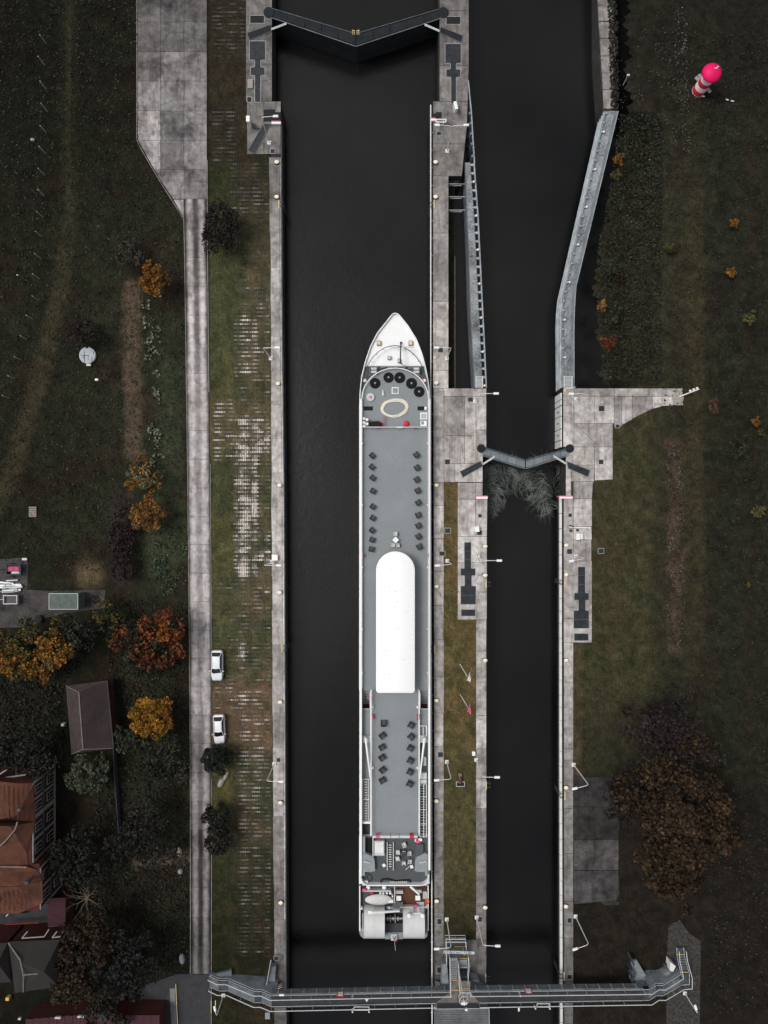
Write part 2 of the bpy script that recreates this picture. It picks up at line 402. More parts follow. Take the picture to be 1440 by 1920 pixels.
def mixa(c, k, d): return c * (1 - k[..., None]) + np.array(d) * k[..., None]
# --- west ground
py = yaxis(-260, 2180, 5.0); px = np.concatenate([[-38000, -15000, -5000, -2000, -900, -500], np.arange(-260, 500.1, 5.0), [506, 517]])
PX, PY = np.meshgrid(px, py); PX[:, -1] = np.where(PY[:, -1] < 300, 507.5, 517)
n1 = fbm(PX / 70, PY / 70); n2 = fbm(PX / 22 + 40, PY / 22, 4); n3 = fbm(PX / 9, PY / 9 + 50, 3)
C = np.zeros(PX.shape + (3,)) + np.array([0.021, 0.027, 0.017])
C = mixa(C, sstep(.45, .62, n1), (0.023, 0.020, 0.015))
C = mixa(C, sstep(.52, .7, n2) * .6, (0.034, 0.036, 0.023))
C *= (0.50 + 0.55 * sstep(100, 650, PY) * sstep(2000, 1350, PY))[..., None]  # painted vignette: meadow colour dims towards north and south
C *= (0.75 + 0.35 * sstep(60, 320, PX))[..., None]; C = C * np.array([.80, .74, .76]) * .78  # western side of the vignette, also put into the ground colour
trk = [(128, -300), (128, 150), (127, 400), (116, 520), (90, 640), (60, 760), (25, 880), (-30, 990), (-200, 1200)]
d = dpoly(PX, PY, trk); C = mixa(C, sstep(24, 8, d + 16 * (n3 - .5) + 10 * (n2 - .5)) * .55 * (0.25 + .75 * sstep(250, 650, PY)), (0.040, 0.034, 0.022))
C = mixa(C, sstep(5, 2, d) * .5, (0.024, 0.026, 0.015))
C = mixa(C, sstep(24, 8, dpoly(PX, PY, [(246, 540), (250, 850)]) + 14 * (n3 - .5) + 12 * (n2 - .5)) * .85, (0.070, 0.052, 0.040))
C = mixa(C, sstep(28, 15, dpoly(PX, PY, [(228, 940), (228, 1080)]) + 10 * (n3 - .5)) * .8, (0.022, 0.017, 0.017))
C = mixa(C, sstep(40, 10, np.hypot(PX - 168, PY - 1078)) * .9, (0.068, 0.056, 0.036))
C = mixa(C, sstep(60, 25, np.hypot(PX - 310, (PY - 1000) * .5)) * .5, (0.040, 0.052, 0.032))
C = mixa(C, sstep(36, 14, dpoly(PX, PY, [(318, 700), (318, 900)])) * .5, (0.030, 0.042, 0.026))
C = mixa(C, sstep(26, 16, np.abs(PX - 160)) * sstep(10, 20, PY - 1400) * 0.0, (0, 0, 0))
C = mixa(C, sstep(14, 8, dpoly(PX, PY, [(255, 1618), (352, 1606)]) + 6 * (n3 - .5)), (0.055, 0.045, 0.038))
L = sstep(388, 393, PX)                                      # verge east of the road
lawn = np.zeros_like(C) + np.array([0.046, 0.052, 0.026])
lawn = mixa(lawn, sstep(.4, .65, n1), (0.062, 0.060, 0.028)); lawn = mixa(lawn, sstep(432, 440, PX), (0.050, 0.049, 0.030))
lawn = mixa(lawn, sstep(.42, .62, fbm(PX / 30 + 5, PY / 30)) * .9, (0.036, 0.042, 0.022))
lawn = mixa(lawn, sstep(.52, .66, fbm(PX / 26 + 90, PY / 60 + 3)) * sstep(432, 445, PX) * .6, (0.078, 0.060, 0.040))
lawn = mixa(lawn, sstep(1270, 1290, PY) * sstep(1440, 1380, PY) * .8, (0.090, 0.062, 0.044))
lawn = mixa(lawn, sstep(740, 760, PY) * sstep(850, 830, PY) * .7, (0.080, 0.064, 0.040))
lawn *= (0.40 + 0.6 * sstep(260, 600, PY))[..., None]; lawn *= (0.28 + 0.72 * sstep(1800, 1380, PY))[..., None]  # verge fades darker at both ends, a vignette worked into its colour
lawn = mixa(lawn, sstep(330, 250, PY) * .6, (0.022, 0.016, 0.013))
C = C * (1 - L[..., None]) + lawn * L[..., None]
C *= (0.7 + 0.6 * fbm(PX / 4, PY / 4, 2))[..., None]
X = (PX - 720) * S; Y = (960 - PY) * S
Z = -0.05 + 0.10 * (n2 - .5) * sstep(330, 250, PX) * sstep(-3000, -260, PX)
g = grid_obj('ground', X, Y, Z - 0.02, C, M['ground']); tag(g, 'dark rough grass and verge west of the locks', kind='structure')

# --- east ground with the natural bank down to the water
shore = [(-40000, 1160), (150, 1160), (210, 1163), (260, 1158), (340, 1142), (440, 1118), (520, 1106), (600, 1112), (660, 1120), (700, 1126), (728, 1128)]
shoreJ = lambda y: lerp_at(y, shore) + 7 * math.sin(y * .11) * math.sin(y * .043) + 4 * math.sin(y * .37)
t = np.concatenate([np.linspace(0, 1, 90), [1.3, 1.8, 3, 8, 30, 100]])
X = []; Yr = []; Zr = []
py = np.sort(np.concatenate([yaxis(-260, 2180, 5.0), [727.9, 728.1]]))
PXl = []
for y in py:
    if y < 728:
        x0 = shoreJ(min(max(y, -250), 728)); x0 = (x0 - 720) * 111 / 107 + 720
    else: x0 = lerp_at(y, [(728, 1062), (1205, 1066), (2000, 1066)])
    PXl.append(x0 + t * (1700 - x0))
PX = np.array(PXl); PY = np.repeat(py[:, None], len(t), 1)
n1 = fbm(PX / 60 + 11, PY / 60); n2 = fbm(PX / 20 + 4, PY / 20 + 70, 4); n3 = fbm(PX / 9, PY / 9 + 20, 3)
Z = np.full(PX.shape, -0.06) + 0.12 * (n2 - .5) * sstep(1120, 1200, PX)
bk = PY < 728
xs = np.array([PXl[i][0] for i in range(len(py))])[:, None]
slope = -4.3 + 4.24 * sstep(0, 60, PX - xs) + 0.5 * (n2 - .5) * sstep(0, 20, PX - xs)
stone = (PY < 214) 
slope = np.where(stone, -0.08, slope)
Z = np.where(bk, slope, Z)
C = np.zeros(PX.shape + (3,)) + np.array([0.019, 0.022, 0.015])
C = mixa(C, sstep(.45, .62, n1), (0.019, 0.016, 0.013))
C = mixa(C, sstep(.5, .7, n2) * .6, (0.030, 0.032, 0.020))
near = sstep(1330, 1240, PX) * sstep(250, 420, PY)
C = mixa(C, near * .6, (0.034, 0.035, 0.022))
lawn = sstep(1245, 1200, PX) * sstep(720, 760, PY) * sstep(1430, 1230, PY)
C = mixa(C, lawn * .95, (0.038, 0.042, 0.022))
C = mixa(C, lawn * sstep(.45, .6, fbm(PX / 24, PY / 50)) * .5, (0.052, 0.045, 0.027))
C = mixa(C, sstep(24, 12, np.abs(PX - 1303)) * sstep(150, 500, PY) * sstep(1500, 1000, PY) * .75, (0.040, 0.037, 0.020))
C = mixa(C, sstep(22, 2, dpoly(PX, PY, [(1264, 830), (1268, 1210)]) + 40 * (n2 - .5) + 14 * (n3 - .5)) * .8, (0.066, 0.048, 0.040))
C = mixa(C, sstep(20, 6, np.abs(PX - 1410)) * .6, (0.026, 0.017, 0.014))
C = mixa(C, sstep(1330, 1355, PX) * .5, (0.014, 0.017, 0.012))
C = mixa(C, sstep(1420, 1560, PY) * .85, (0.013, 0.0105, 0.0095))  # dark brown south end, with the vignette painted in
C = mixa(C, sstep(12, 7, np.abs(PX - 1080)) * sstep(1205, 1215, PY) * sstep(1480, 1440, PY) * .7, (0.070, 0.056, 0.034))
C = mixa(C, sstep(300, 60, PY) * .6, (0.011, 0.011, 0.009))  # north end darkened in colour as part of the painted vignette
C *= (0.5 + 0.8 * fbm(PX / 6, PY / 6, 3))[..., None]; C = C * np.array([.84, .82, .84])
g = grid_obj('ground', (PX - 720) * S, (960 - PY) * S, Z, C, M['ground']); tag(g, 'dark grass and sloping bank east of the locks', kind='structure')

# --- island grass strip
def grass_patch(x0, y0, x1, y1, label):
    px = np.linspace(x0, x1, max(4, int((x1 - x0) / 3))); py = np.arange(y0, y1 + 1, 4.0); PX, PY = np.meshgrid(px, py)
    n1 = fbm(PX / 24 + 3, PY / 40); n3 = fbm(PX / 7, PY / 7, 3)
    C = np.zeros(PX.shape + (3,)) + np.array([0.080, 0.062, 0.032])
    C = mixa(C, sstep(.4, .62, n1) * .7, (0.062, 0.056, 0.026))
    C = mixa(C, sstep(1300, 1480, PY) * .85, (0.046, 0.044, 0.022)); C = mixa(C, sstep(1600, 1750, PY) * .8, (0.020, 0.019, 0.012))  # olive southwards; last stretch darkened as painted vignette
    C *= (0.55 + 0.9 * n3)[..., None]
    o = grid_obj('ground', (PX - 720) * S, (960 - PY) * S, np.full(PX.shape, -0.03) + .03 * (n3 - .5), C, M['ground']); tag(o, label, kind='structure')
grass_patch(831, 904, 860, 1162, 'dry golden grass strip between the two locks')
grass_patch(831, 1158, 895, 1766, 'olive grass lawn between the two locks')

# ------------------------------------------------------------------ quays and slabs
def vignette_tone(x, y):  # vignette painted into slab colour: darker towards the north and south ends
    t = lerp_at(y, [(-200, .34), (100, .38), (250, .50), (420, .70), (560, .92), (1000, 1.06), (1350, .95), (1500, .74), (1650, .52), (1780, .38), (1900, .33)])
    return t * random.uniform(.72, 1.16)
def slab(parent, quad, z1=0.0, th=0.12, mat=None, gap=0.03, tone=None, name='slab', uv=None, alpha=1.0):
    cs = [Vector(P(x, y, z1)[:2]) for x, y in quad]; c = sum(cs, Vector((0, 0))) / len(cs)
    n = len(cs); ins = []
    for i in range(n):
        p = cs[i]; a = (cs[i - 1] - p).normalized(); b = (cs[(i + 1) % n] - p).normalized(); ins.append(p + (a + b) * gap)
    m = MB(); m.prism([tuple(p) for p in ins], z1 - th, z1, bottom=False)
    o = m.build(name, mat or M['conc'], parent)
    cx = sum(q[0] for q in quad) / n; cy = sum(q[1] for q in quad) / n
    tn = (vignette_tone(cx, cy) if tone is None else tone); w = random.uniform(-.015, .015)
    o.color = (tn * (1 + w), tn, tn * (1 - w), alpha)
    if uv:
        me = o.data; ul = me.uv_layers.new(name='UVMap'); fx, fy = uv; loc = wloc(parent)
        for lp in me.loops:
            v = me.vertices[lp.vertex_index].co; ppx = (v.x + loc[0]) / S + 720; ppy = 960 - (v.y + loc[1]) / S
            l, r = fx(ppy), fy(ppy); ul.data[lp.index].uv = ((ppx - l) / (r - l), ppy / 100)
    return o
def quay(polys, label, ztop=-0.12):
    m = MB()
    for p in polys: m.pprism(p, -8.0, ztop)
    # the bodies are drawn with their top at ztop but positioned by their z = 0 outline
    o = m.build('quay', M['wallc']); return tag(o, label, kind='structure')

EW = lambda y: lerp_at(y, [(190, 526.5), (600, 528), (900, 532), (1300, 534), (1920, 536)])
IW = lambda y: lerp_at(y, [(300, 505), (560, 508), (900, 509), (1450, 512), (1920, 515)])
FAR0, FAR1 = -38000, 38000
jw = [295, 308, 437, 566, 695, 822, 951, 1080, 1209, 1337, 1466, 1595, 1724, 1853, 1982, 2400, FAR1]
qw = quay([[(461, FAR0), (510, FAR0), (510, 190), (461, 190)], [(463, 190), (526.5, 190), (526.5, 295), (463, 295)],
           [(505, 295), (526.5, 295), (528, 600), (532, 900), (534, 1300), (536, 1920), (540, FAR1), (515, FAR1), (515, 1920), (509, 900)]],
          'grey concrete quay along the west side of the main lock')
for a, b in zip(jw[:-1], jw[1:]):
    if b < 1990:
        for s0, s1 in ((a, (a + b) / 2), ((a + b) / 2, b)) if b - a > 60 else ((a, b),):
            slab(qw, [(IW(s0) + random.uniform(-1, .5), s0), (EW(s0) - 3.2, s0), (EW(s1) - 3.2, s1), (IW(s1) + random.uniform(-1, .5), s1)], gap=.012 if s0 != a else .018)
        slab(qw, [(EW(a) - 3.0, a), (EW(a), a), (EW(b), b), (EW(b) - 3.0, b)], z1=0.03, name='coping', tone=vignette_tone(0, a) * 1.25, gap=.01)
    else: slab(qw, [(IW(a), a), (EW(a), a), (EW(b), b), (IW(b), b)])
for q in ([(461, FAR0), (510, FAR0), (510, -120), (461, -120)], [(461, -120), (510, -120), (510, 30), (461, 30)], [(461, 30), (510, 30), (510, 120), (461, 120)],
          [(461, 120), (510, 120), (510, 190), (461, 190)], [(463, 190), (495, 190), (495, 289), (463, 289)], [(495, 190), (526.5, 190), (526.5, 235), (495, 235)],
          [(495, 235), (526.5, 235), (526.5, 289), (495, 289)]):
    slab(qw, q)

# middle island
qm = quay([[(824, FAR0), (879, FAR0), (879, 100), (877, 190), (824, 190)],
           [(812, 190), (877, 190), (875, 240), (866, 330), (812, 330)], [(812, 330), (841, 330), (841, 728), (812, 728)],
           [(812.5, 728), (912, 728), (912, 838), (905, 850), (905, 931), (914, 931), (913, 1000), (913, 1162), (892, 1162), (892, 1170), (858, 1162), (858, 905), (832, 905), (832, 1920), (814.5, 1920), (814, 1400)],
           [(892.5, 1162), (913, 1162), (912, 1400), (912, 1762), (892.5, 1762)], [(832, 1762), (912, 1762), (912, 1920), (914, FAR1), (814, FAR1), (832, 1920)]],
          'pale concrete island quay between the main lock and the side lock')
XM = lambda y: lerp_at(y, [(330, 812), (728, 812.5), (1400, 814), (1920, 814.5)])
for q in ([(824, FAR0), (879, FAR0), (879, -100), (824, -100)], [(824, -100), (879, -100), (879, 20), (824, 20)], [(824, 20), (879, 20), (879, 123), (824, 123)],
          [(824, 123), (879, 123), (877, 190), (824, 190)], [(812, 190), (877, 190), (875, 240), (872, 270), (812, 270)],
          [(812, 270), (872, 270), (866, 330), (812, 330)]): slab(qm, q)
jm = [330, 437, 565, 694]
for a, b in zip(jm[:-1], jm[1:]): slab(qm, [(812, a), (841, a), (841, b), (812, b)])
slab(qm, [(812, 694), (841, 694), (841, 728), (812, 728)])
xs_ = [812.5, 832.5, 871.5, 892.5, 912]
rows = {0: [728, 821, 905], 1: [743, 817, 869], 2: [743, 817, 869], 3: [743, 806, 838]}
slab(qm, [(832.5, 728), (912, 728), (912, 743), (832.5, 743)])
for k in range(4):
    r_ = rows[k]
    for a, b in zip(r_[:-1], r_[1:]): slab(qm, [(xs_[k], a), (xs_[k + 1], a), (xs_[k + 1], b), (xs_[k], b)])
slab(qm, [(832.5, 869), (853, 869), (853, 904), (832.5, 904)]); slab(qm, [(853, 869), (892.5, 869), (892.5, 904), (853, 904)])
slab(qm, [(892.5, 838), (912, 838), (905, 852), (905, 904), (892.5, 904)])
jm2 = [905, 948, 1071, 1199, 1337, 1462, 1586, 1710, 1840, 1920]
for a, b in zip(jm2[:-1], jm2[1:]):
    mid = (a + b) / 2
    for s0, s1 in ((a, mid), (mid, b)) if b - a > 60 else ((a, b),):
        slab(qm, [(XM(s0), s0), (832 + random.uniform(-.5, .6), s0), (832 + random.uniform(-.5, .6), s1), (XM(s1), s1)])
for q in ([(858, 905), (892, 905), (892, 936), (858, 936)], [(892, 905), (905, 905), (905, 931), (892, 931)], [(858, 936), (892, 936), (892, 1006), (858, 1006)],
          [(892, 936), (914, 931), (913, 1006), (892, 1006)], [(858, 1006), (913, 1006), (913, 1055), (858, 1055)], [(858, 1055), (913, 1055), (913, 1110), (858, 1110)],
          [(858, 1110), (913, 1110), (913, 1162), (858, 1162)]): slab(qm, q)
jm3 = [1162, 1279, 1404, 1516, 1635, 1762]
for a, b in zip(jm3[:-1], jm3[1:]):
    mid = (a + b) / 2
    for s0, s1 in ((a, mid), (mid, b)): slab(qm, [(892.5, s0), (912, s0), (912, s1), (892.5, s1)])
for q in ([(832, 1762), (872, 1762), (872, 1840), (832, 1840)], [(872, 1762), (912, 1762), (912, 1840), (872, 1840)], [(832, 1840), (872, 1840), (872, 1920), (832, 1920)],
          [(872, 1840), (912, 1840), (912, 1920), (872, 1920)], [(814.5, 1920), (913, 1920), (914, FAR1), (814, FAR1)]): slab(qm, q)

# east bank
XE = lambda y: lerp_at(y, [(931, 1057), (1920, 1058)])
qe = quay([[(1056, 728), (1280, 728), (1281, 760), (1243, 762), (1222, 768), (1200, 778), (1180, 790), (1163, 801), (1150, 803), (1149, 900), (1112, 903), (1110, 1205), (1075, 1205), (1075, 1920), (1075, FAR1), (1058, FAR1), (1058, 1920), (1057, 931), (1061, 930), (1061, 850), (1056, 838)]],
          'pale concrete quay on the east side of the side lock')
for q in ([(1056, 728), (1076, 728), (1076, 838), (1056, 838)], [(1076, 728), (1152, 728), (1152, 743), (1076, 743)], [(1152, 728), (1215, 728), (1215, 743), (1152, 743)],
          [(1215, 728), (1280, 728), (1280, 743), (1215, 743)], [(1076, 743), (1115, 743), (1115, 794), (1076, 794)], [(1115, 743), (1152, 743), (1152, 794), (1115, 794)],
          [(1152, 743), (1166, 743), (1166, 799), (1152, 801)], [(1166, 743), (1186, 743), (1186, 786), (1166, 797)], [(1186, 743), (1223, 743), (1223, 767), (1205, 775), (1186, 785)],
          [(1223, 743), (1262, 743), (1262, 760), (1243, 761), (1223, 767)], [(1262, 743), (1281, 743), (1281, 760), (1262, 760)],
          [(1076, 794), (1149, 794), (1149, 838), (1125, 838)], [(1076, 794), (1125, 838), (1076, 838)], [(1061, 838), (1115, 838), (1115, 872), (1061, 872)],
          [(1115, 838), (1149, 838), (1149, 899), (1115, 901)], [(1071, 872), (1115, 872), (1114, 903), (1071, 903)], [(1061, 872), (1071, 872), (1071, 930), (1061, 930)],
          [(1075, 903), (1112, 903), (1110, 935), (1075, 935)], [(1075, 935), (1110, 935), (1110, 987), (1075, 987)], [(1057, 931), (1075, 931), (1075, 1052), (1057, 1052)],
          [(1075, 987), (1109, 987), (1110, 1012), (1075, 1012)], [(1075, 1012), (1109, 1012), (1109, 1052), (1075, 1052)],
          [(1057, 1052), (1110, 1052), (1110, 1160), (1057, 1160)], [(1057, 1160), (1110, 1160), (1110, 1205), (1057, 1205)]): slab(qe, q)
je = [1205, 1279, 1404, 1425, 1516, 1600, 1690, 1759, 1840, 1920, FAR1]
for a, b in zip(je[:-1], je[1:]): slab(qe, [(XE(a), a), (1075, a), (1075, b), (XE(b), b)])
# pale coping line along the lock edges of the side lock
m = MB()
for (x0, y0), (x1, y1) in (((913.2, 933), (912.6, 1920)),):
    pass
qn = quay([[(1113, FAR0), (1150, FAR0), (1154, 100), (1156, 206), (1131, 212), (1123, 100)]], 'old broken stone quay on the north-east bank', -0.3)
for i, (a, b) in enumerate(zip([-600, -120, -30, 10, 40, 72, 105, 137, 168], [-120, -30, 10, 40, 72, 105, 137, 168, 204])):
    lx = lerp_at(a, [(-600, 1114), (0, 1117), (200, 1129)]); lx2 = lerp_at(b, [(-600, 1114), (0, 1117), (200, 1129)]); j = lambda: random.uniform(-2.5, 2.5)
    slab(qn, [(lx + 3, a), (1150 + j(), a + j()), (1151 + j(), (a + b) / 2), (1154 + j(), b + j() * .5), (lx2 + 3, b)], z1=-0.05 + random.uniform(-.06, .05), th=.3, tone=.55, gap=.06, name='stone')

# dark parking slabs by the big tree
m = MB(); m.pbox(1075.3, 1455, 1161, 1697, -0.3, -0.06); pk = tag(m.build('pavement', M['wallc']), 'stained concrete pavement beside the large brown tree', kind='structure')
for a, b, tn in ((1456, 1513, .12), (1513, 1575, .12), (1575, 1632, .24), (1632, 1696, .20)):
    slab(pk, [(1075.6, a), (1160, a + random.uniform(-1, 1)), (1160 - (3 if b > 1690 else 0), b - (8 if b > 1690 else 0)), (1075.6, b)], z1=-0.0, th=.08, tone=tn, mat=M['apron'], gap=.05)
# gravel path under the far stair
m = MB(); m.pprism([(1254, 1735), (1275, 1725), (1292, 1750), (1314, 1765), (1312, 1940), (1312, 3000), (1246, 3000), (1250, 1800)], -0.2, -0.01)
tag(m.build('path', plain('gravel', (0.040, 0.037, 0.034), 0.95, var=0.7, scale=2.2)), 'speckled gravel path under the eastern stair', kind='structure')

# ------------------------------------------------------------------ road
RL = lambda y: lerp_at(y, [(373, 344), (430, 346), (900, 353), (1200, 356), (1826, 358)])
RR = lambda y: lerp_at(y, [(0, 387.5), (430, 388), (900, 393), (1200, 396), (1826, 395)])
m = MB(); m.prism([P(x, y)[:2] for x, y in [(257, -6000), (388, -6000), (388, 430), (393, 900), (396, 1200), (395, 1826), (358, 1826), (356, 1200), (353, 900), (345, 420), (300, 335), (264, 275), (257, 250)]], -0.3, -0.03)
rd = tag(m.build('road', M['wallc']), 'long concrete slab road west of the locks', kind='structure')
jr = [373, 428, 483, 537, 591, 645, 700, 754, 807, 861, 915, 969, 1021, 1075, 1128, 1182, 1234, 1288, 1341, 1394, 1448, 1502, 1556, 1611, 1664, 1720, 1774, 1826]
def road_vignette(y): return lerp_at(y, [(373, .42), (480, .58), (700, .88), (1200, .86), (1400, .72), (1550, .44), (1700, .30), (1826, .22)]) * random.uniform(.86, 1.1)  # road slabs carry a painted vignette, dimmest at the south end
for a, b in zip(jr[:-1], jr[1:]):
    slab(rd, [(RL(a), a), (RR(a), a), (RR(b), b), (RL(b), b)], z1=0.02, th=.1, mat=M['road'], tone=road_vignette((a + b) / 2), uv=(RL, RR), gap=.02, alpha=lerp_at(a, [(373, 1.0), (650, .85), (760, .4), (1100, .35), (1300, .35), (1450, .6), (1560, 1.0), (1826, 1.0)]) * random.uniform(.8, 1.1))
jy = [-2200, -900, -420, -200, -69, -14, 41, 97, 152, 208, 263, 318, 373]; xc = [257.5, 301, 345, 387.8]
for a, b in zip(jy[:-1], jy[1:]):
    for k in range(3):
        x0, x1 = xc[k], xc[k + 1]
        e = lambda y: lerp_at(y, [(263, 258.5), (275, 264), (345, 305), (373, 325), (410, 345)])
        tn = random.uniform(.38, .74) * (1.0 if a > 80 else .75)  # northernmost apron slabs dimmed further by the painted vignette
        if k == 0:
            if a < 263: q = [(x0, a), (x1, a), (x1, b), (e(b) if b >= 263 else x0, b)]
            elif a == 263: q = [(e(a), a), (x1, a), (x1, b), (e(318), b)]
            elif a < 340: q = [(e(318) , a), (x1, a), (x1, 338)]
            else: continue
            if a in (208, 263): tn = 1.15
        elif k == 1 and a == 318: q = [(x0, a), (x1, a), (x1, b), (e(b), b), (x0, 338)]
        else: q = [(x0, a), (x1, a), (x1, b), (x0, b)]
        if a == 318: tn *= 1.2
        slab(rd, q, z1=0.02, th=.1, mat=M['apron'], tone=tn * 1.0, gap=.025)
slab(rd, [(325, 374), (344, 374), (345, 409)], z1=0.02, th=.1, mat=M['apron'], tone=1.0, gap=.02)
m = MB()     # kerbs, thin pale lines on both sides
for pts in ([(256.5, -2200), (256.5, 262), (263, 277), (304, 347), (344.5, 410), (346, 470), (352, 900), (355, 1200), (357, 1500), (357, 1826)],
            [(388.8, 300), (388.8, 430), (391.5, 700), (392, 735)], [(394.5, 870), (396.5, 1200), (397, 1240)], [(397, 1460), (396.3, 1826), (396.3, 2400)]):
    for (x0, y0), (x1, y1) in zip(pts[:-1], pts[1:]):
        a = P(x0, y0); b = P(x1, y1); L_ = math.hypot(b[0] - a[0], b[1] - a[1])
        m.box((a[0] + b[0]) / 2, (a[1] + b[1]) / 2, -0.1, 0.05, 0.09, L_, math.atan2(b[1] - a[1], b[0] - a[0]) - math.pi / 2)
tag(m.build('kerb', plain('kerb_stone', (0.22, 0.20, 0.175), .9, var=.4, scale=1)), 'thin pale kerb edging the slab road', kind='structure')
# asphalt at the south end
m = MB(); m.pprism([(332, 1826.6), (396, 1826.6), (396, 6000), (300, 6000), (262, 1870), (264, 1850)], -0.3, 0.012)
tag(m.build('road', M['asph']), 'dark asphalt road where the slab road ends', kind='structure')
m = MB(); m.pprism([(318, 1854), (328, 1853), (334, 1990), (324, 1990)], -0.1, 0.06); tag(m.build('pavement', plain('pale_paving', (.16, .16, .16), .9, var=.3)), 'narrow pale pavement beside the dark asphalt road', kind='structure')
m = MB(); m.tube(P(329.5, 1845, .3), P(336, 1990, .3), .05); 
for k in range(8): m.tube(P(329.7 + k * .85, 1848 + k * 19, 0), P(329.7 + k * .85, 1848 + k * 19, .3), .04)
tag(m.build('barrier_rail', M['yrail']), 'low yellowish guide rail beside the dark asphalt road', 'rail')
# yard behind the container
m = MB(); m.pprism([(-300, 1106), (60, 1106), (92, 1108), (198, 1106), (196, 1140), (120, 1150), (82, 1160), (60, 1176), (-300, 1182)], -0.2, -0.0)
tag(m.build('yard', plain('stained_yard_concrete', (0.055, 0.050, 0.049), .95, var=.6, scale=.5, dirt=.6)), 'stained concrete yard around the green container', kind='structure')
m = MB(); m.pprism([(-300, 1050), (10, 1048), (50, 1045), (53, 1062), (51, 1105.5), (-300, 1105.5)], -0.2, 0.0)
tag(m.build('yard', plain('dirt_yard', (0.060, 0.056, 0.054), .95, var=.6, scale=.8, dirt=.7)), 'dirty yard patch with trailers at the left edge', kind='structure')

# --- open-block grass paving: raised concrete crosses showing through the turf (too many to count)
cell_x, cell_y = 0.13, 0.30
gx = np.arange(P(397, 0)[0], P(509, 0)[0], cell_x); gy = np.arange(P(0, 1800)[1], P(0, -60)[1], cell_y)
GX, GY = np.meshgrid(gx, gy); qx = GX / S + 720; qy = 960 - GY / S
def bx_(x0, y0, x1, y1, s=6): return sstep(x0 - s, x0 + s, qx) * sstep(x1 + s, x1 - s, qx) * sstep(y0 - s * 1.5, y0 + s, qy) * sstep(y1 + s * 1.5, y1 - s, qy)
dens = np.zeros_like(GX)
for x0, y0, x1, y1, k in ((440, 785, 505, 860, .85), (440, 860, 484, 1080, .95), (484, 1000, 508, 1060, .75), (484, 900, 508, 1000, .12), (440, 595, 485, 705, .55), (480, 630, 500, 720, .3),
                          (397, 750, 440, 860, .42), (441, 1080, 462, 1215, .28), (443, 1200, 460, 1240, .75), (441, 1240, 490, 1290, .25), (400, 1270, 440, 1335, .3), (440, 1290, 500, 1460, .5),
                          (443, 1460, 508, 1640, .50), (446, 1590, 508, 1700, .55), (446, 1700, 508, 1790, .30), (393, 0, 460, 110, .45), (393, 200, 445, 305, .48), (432, 305, 505, 400, .38), (440, 400, 505, 590, .14)):
    dens = np.maximum(dens, k * bx_(x0, y0, x1, y1))
dens = np.maximum(dens, .24 * bx_(440, 560, 507, 1790)); dens = np.maximum(dens, .15 * bx_(397, 1090, 440, 1440))
rowi = np.round(GY / cell_y).astype(int); rowk = rowi % 2 == 0
pan = np.floor((GX - gx[0]) / 1.95).astype(int); inpan = ((GX - gx[0]) / 1.95) % 1.0
prnd = _lat[(pan * 37) % 256, (rowi // 2 * 11) % 256]; prnd2 = _lat[(pan * 53 + 9) % 256, (rowi // 2 * 29 + 5) % 256]
ctr = 1 - np.abs(inpan - .3 - .4 * prnd2) * 1.1
Iv = (dens ** .75) * (0.15 + 1.25 * fbm(GX / 1.4, GY / 0.8, 4)) * (.40 + .85 * prnd) * ctr.clip(.25, 1) * sstep(0, .08, inpan)
Iv = Iv * np.where(rowk, 1.45, np.where(dens > .6, .85, .34)) * rng.uniform(.7, 1.3, GX.shape); Iv = Iv.clip(0, 1.1)
keep = Iv > .13
kx = GX[keep]; ky = GY[keep]; kr = rowk[keep]; sI = Iv[keep]; n = len(kx); tick = (np.round(kx / cell_x).astype(int) % 2 == 0)
hx = np.where(kr & ~tick, .066, .034 + .02 * sI); hy = np.where(tick, .05 + .11 * sI, .016 + .026 * sI)
zt = rng.uniform(-0.035, 0.0, n); zb = np.full(n, -0.14)
V = np.stack([np.stack([kx + sx * hx, ky + sy * hy, z], -1) for z in (zb, zt) for sx, sy in ((-1, -1), (1, -1), (1, 1), (-1, 1))], 1)
F = np.array([(4, 5, 6, 7), (0, 1, 5, 4), (1, 2, 6, 5), (2, 3, 7, 6), (3, 0, 4, 7)])
me = bpy.data.meshes.new('grass_paving'); mesh_fill(me, V.reshape(-1, 3), (np.arange(n)[:, None, None] * 8 + F[None]).reshape(-1, 4))
yy_ = 960 - ky / S
bri = (0.14 + 1.05 * sstep(.15, .8, sI)) * rng.uniform(.8, 1.2, n) * (.16 + .84 * sstep(250, 640, yy_)) * (1 - .72 * sstep(1250, 1650, yy_))  # block brightness drops to north and south: vignette put into the colour
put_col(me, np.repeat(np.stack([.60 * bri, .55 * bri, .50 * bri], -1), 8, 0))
mm, nn_, bb = nodes_of('worn_concrete_blocks'); a_ = nn_.nodes.new('ShaderNodeAttribute'); a_.attribute_name = 'Col'; nn_.links.new(a_.outputs['Color'], bb.inputs['Base Color']); bb.inputs['Roughness'].default_value = .9
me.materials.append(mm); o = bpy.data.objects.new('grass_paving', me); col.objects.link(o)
tag(o, 'open concrete paving blocks showing through the turf', kind='stuff')

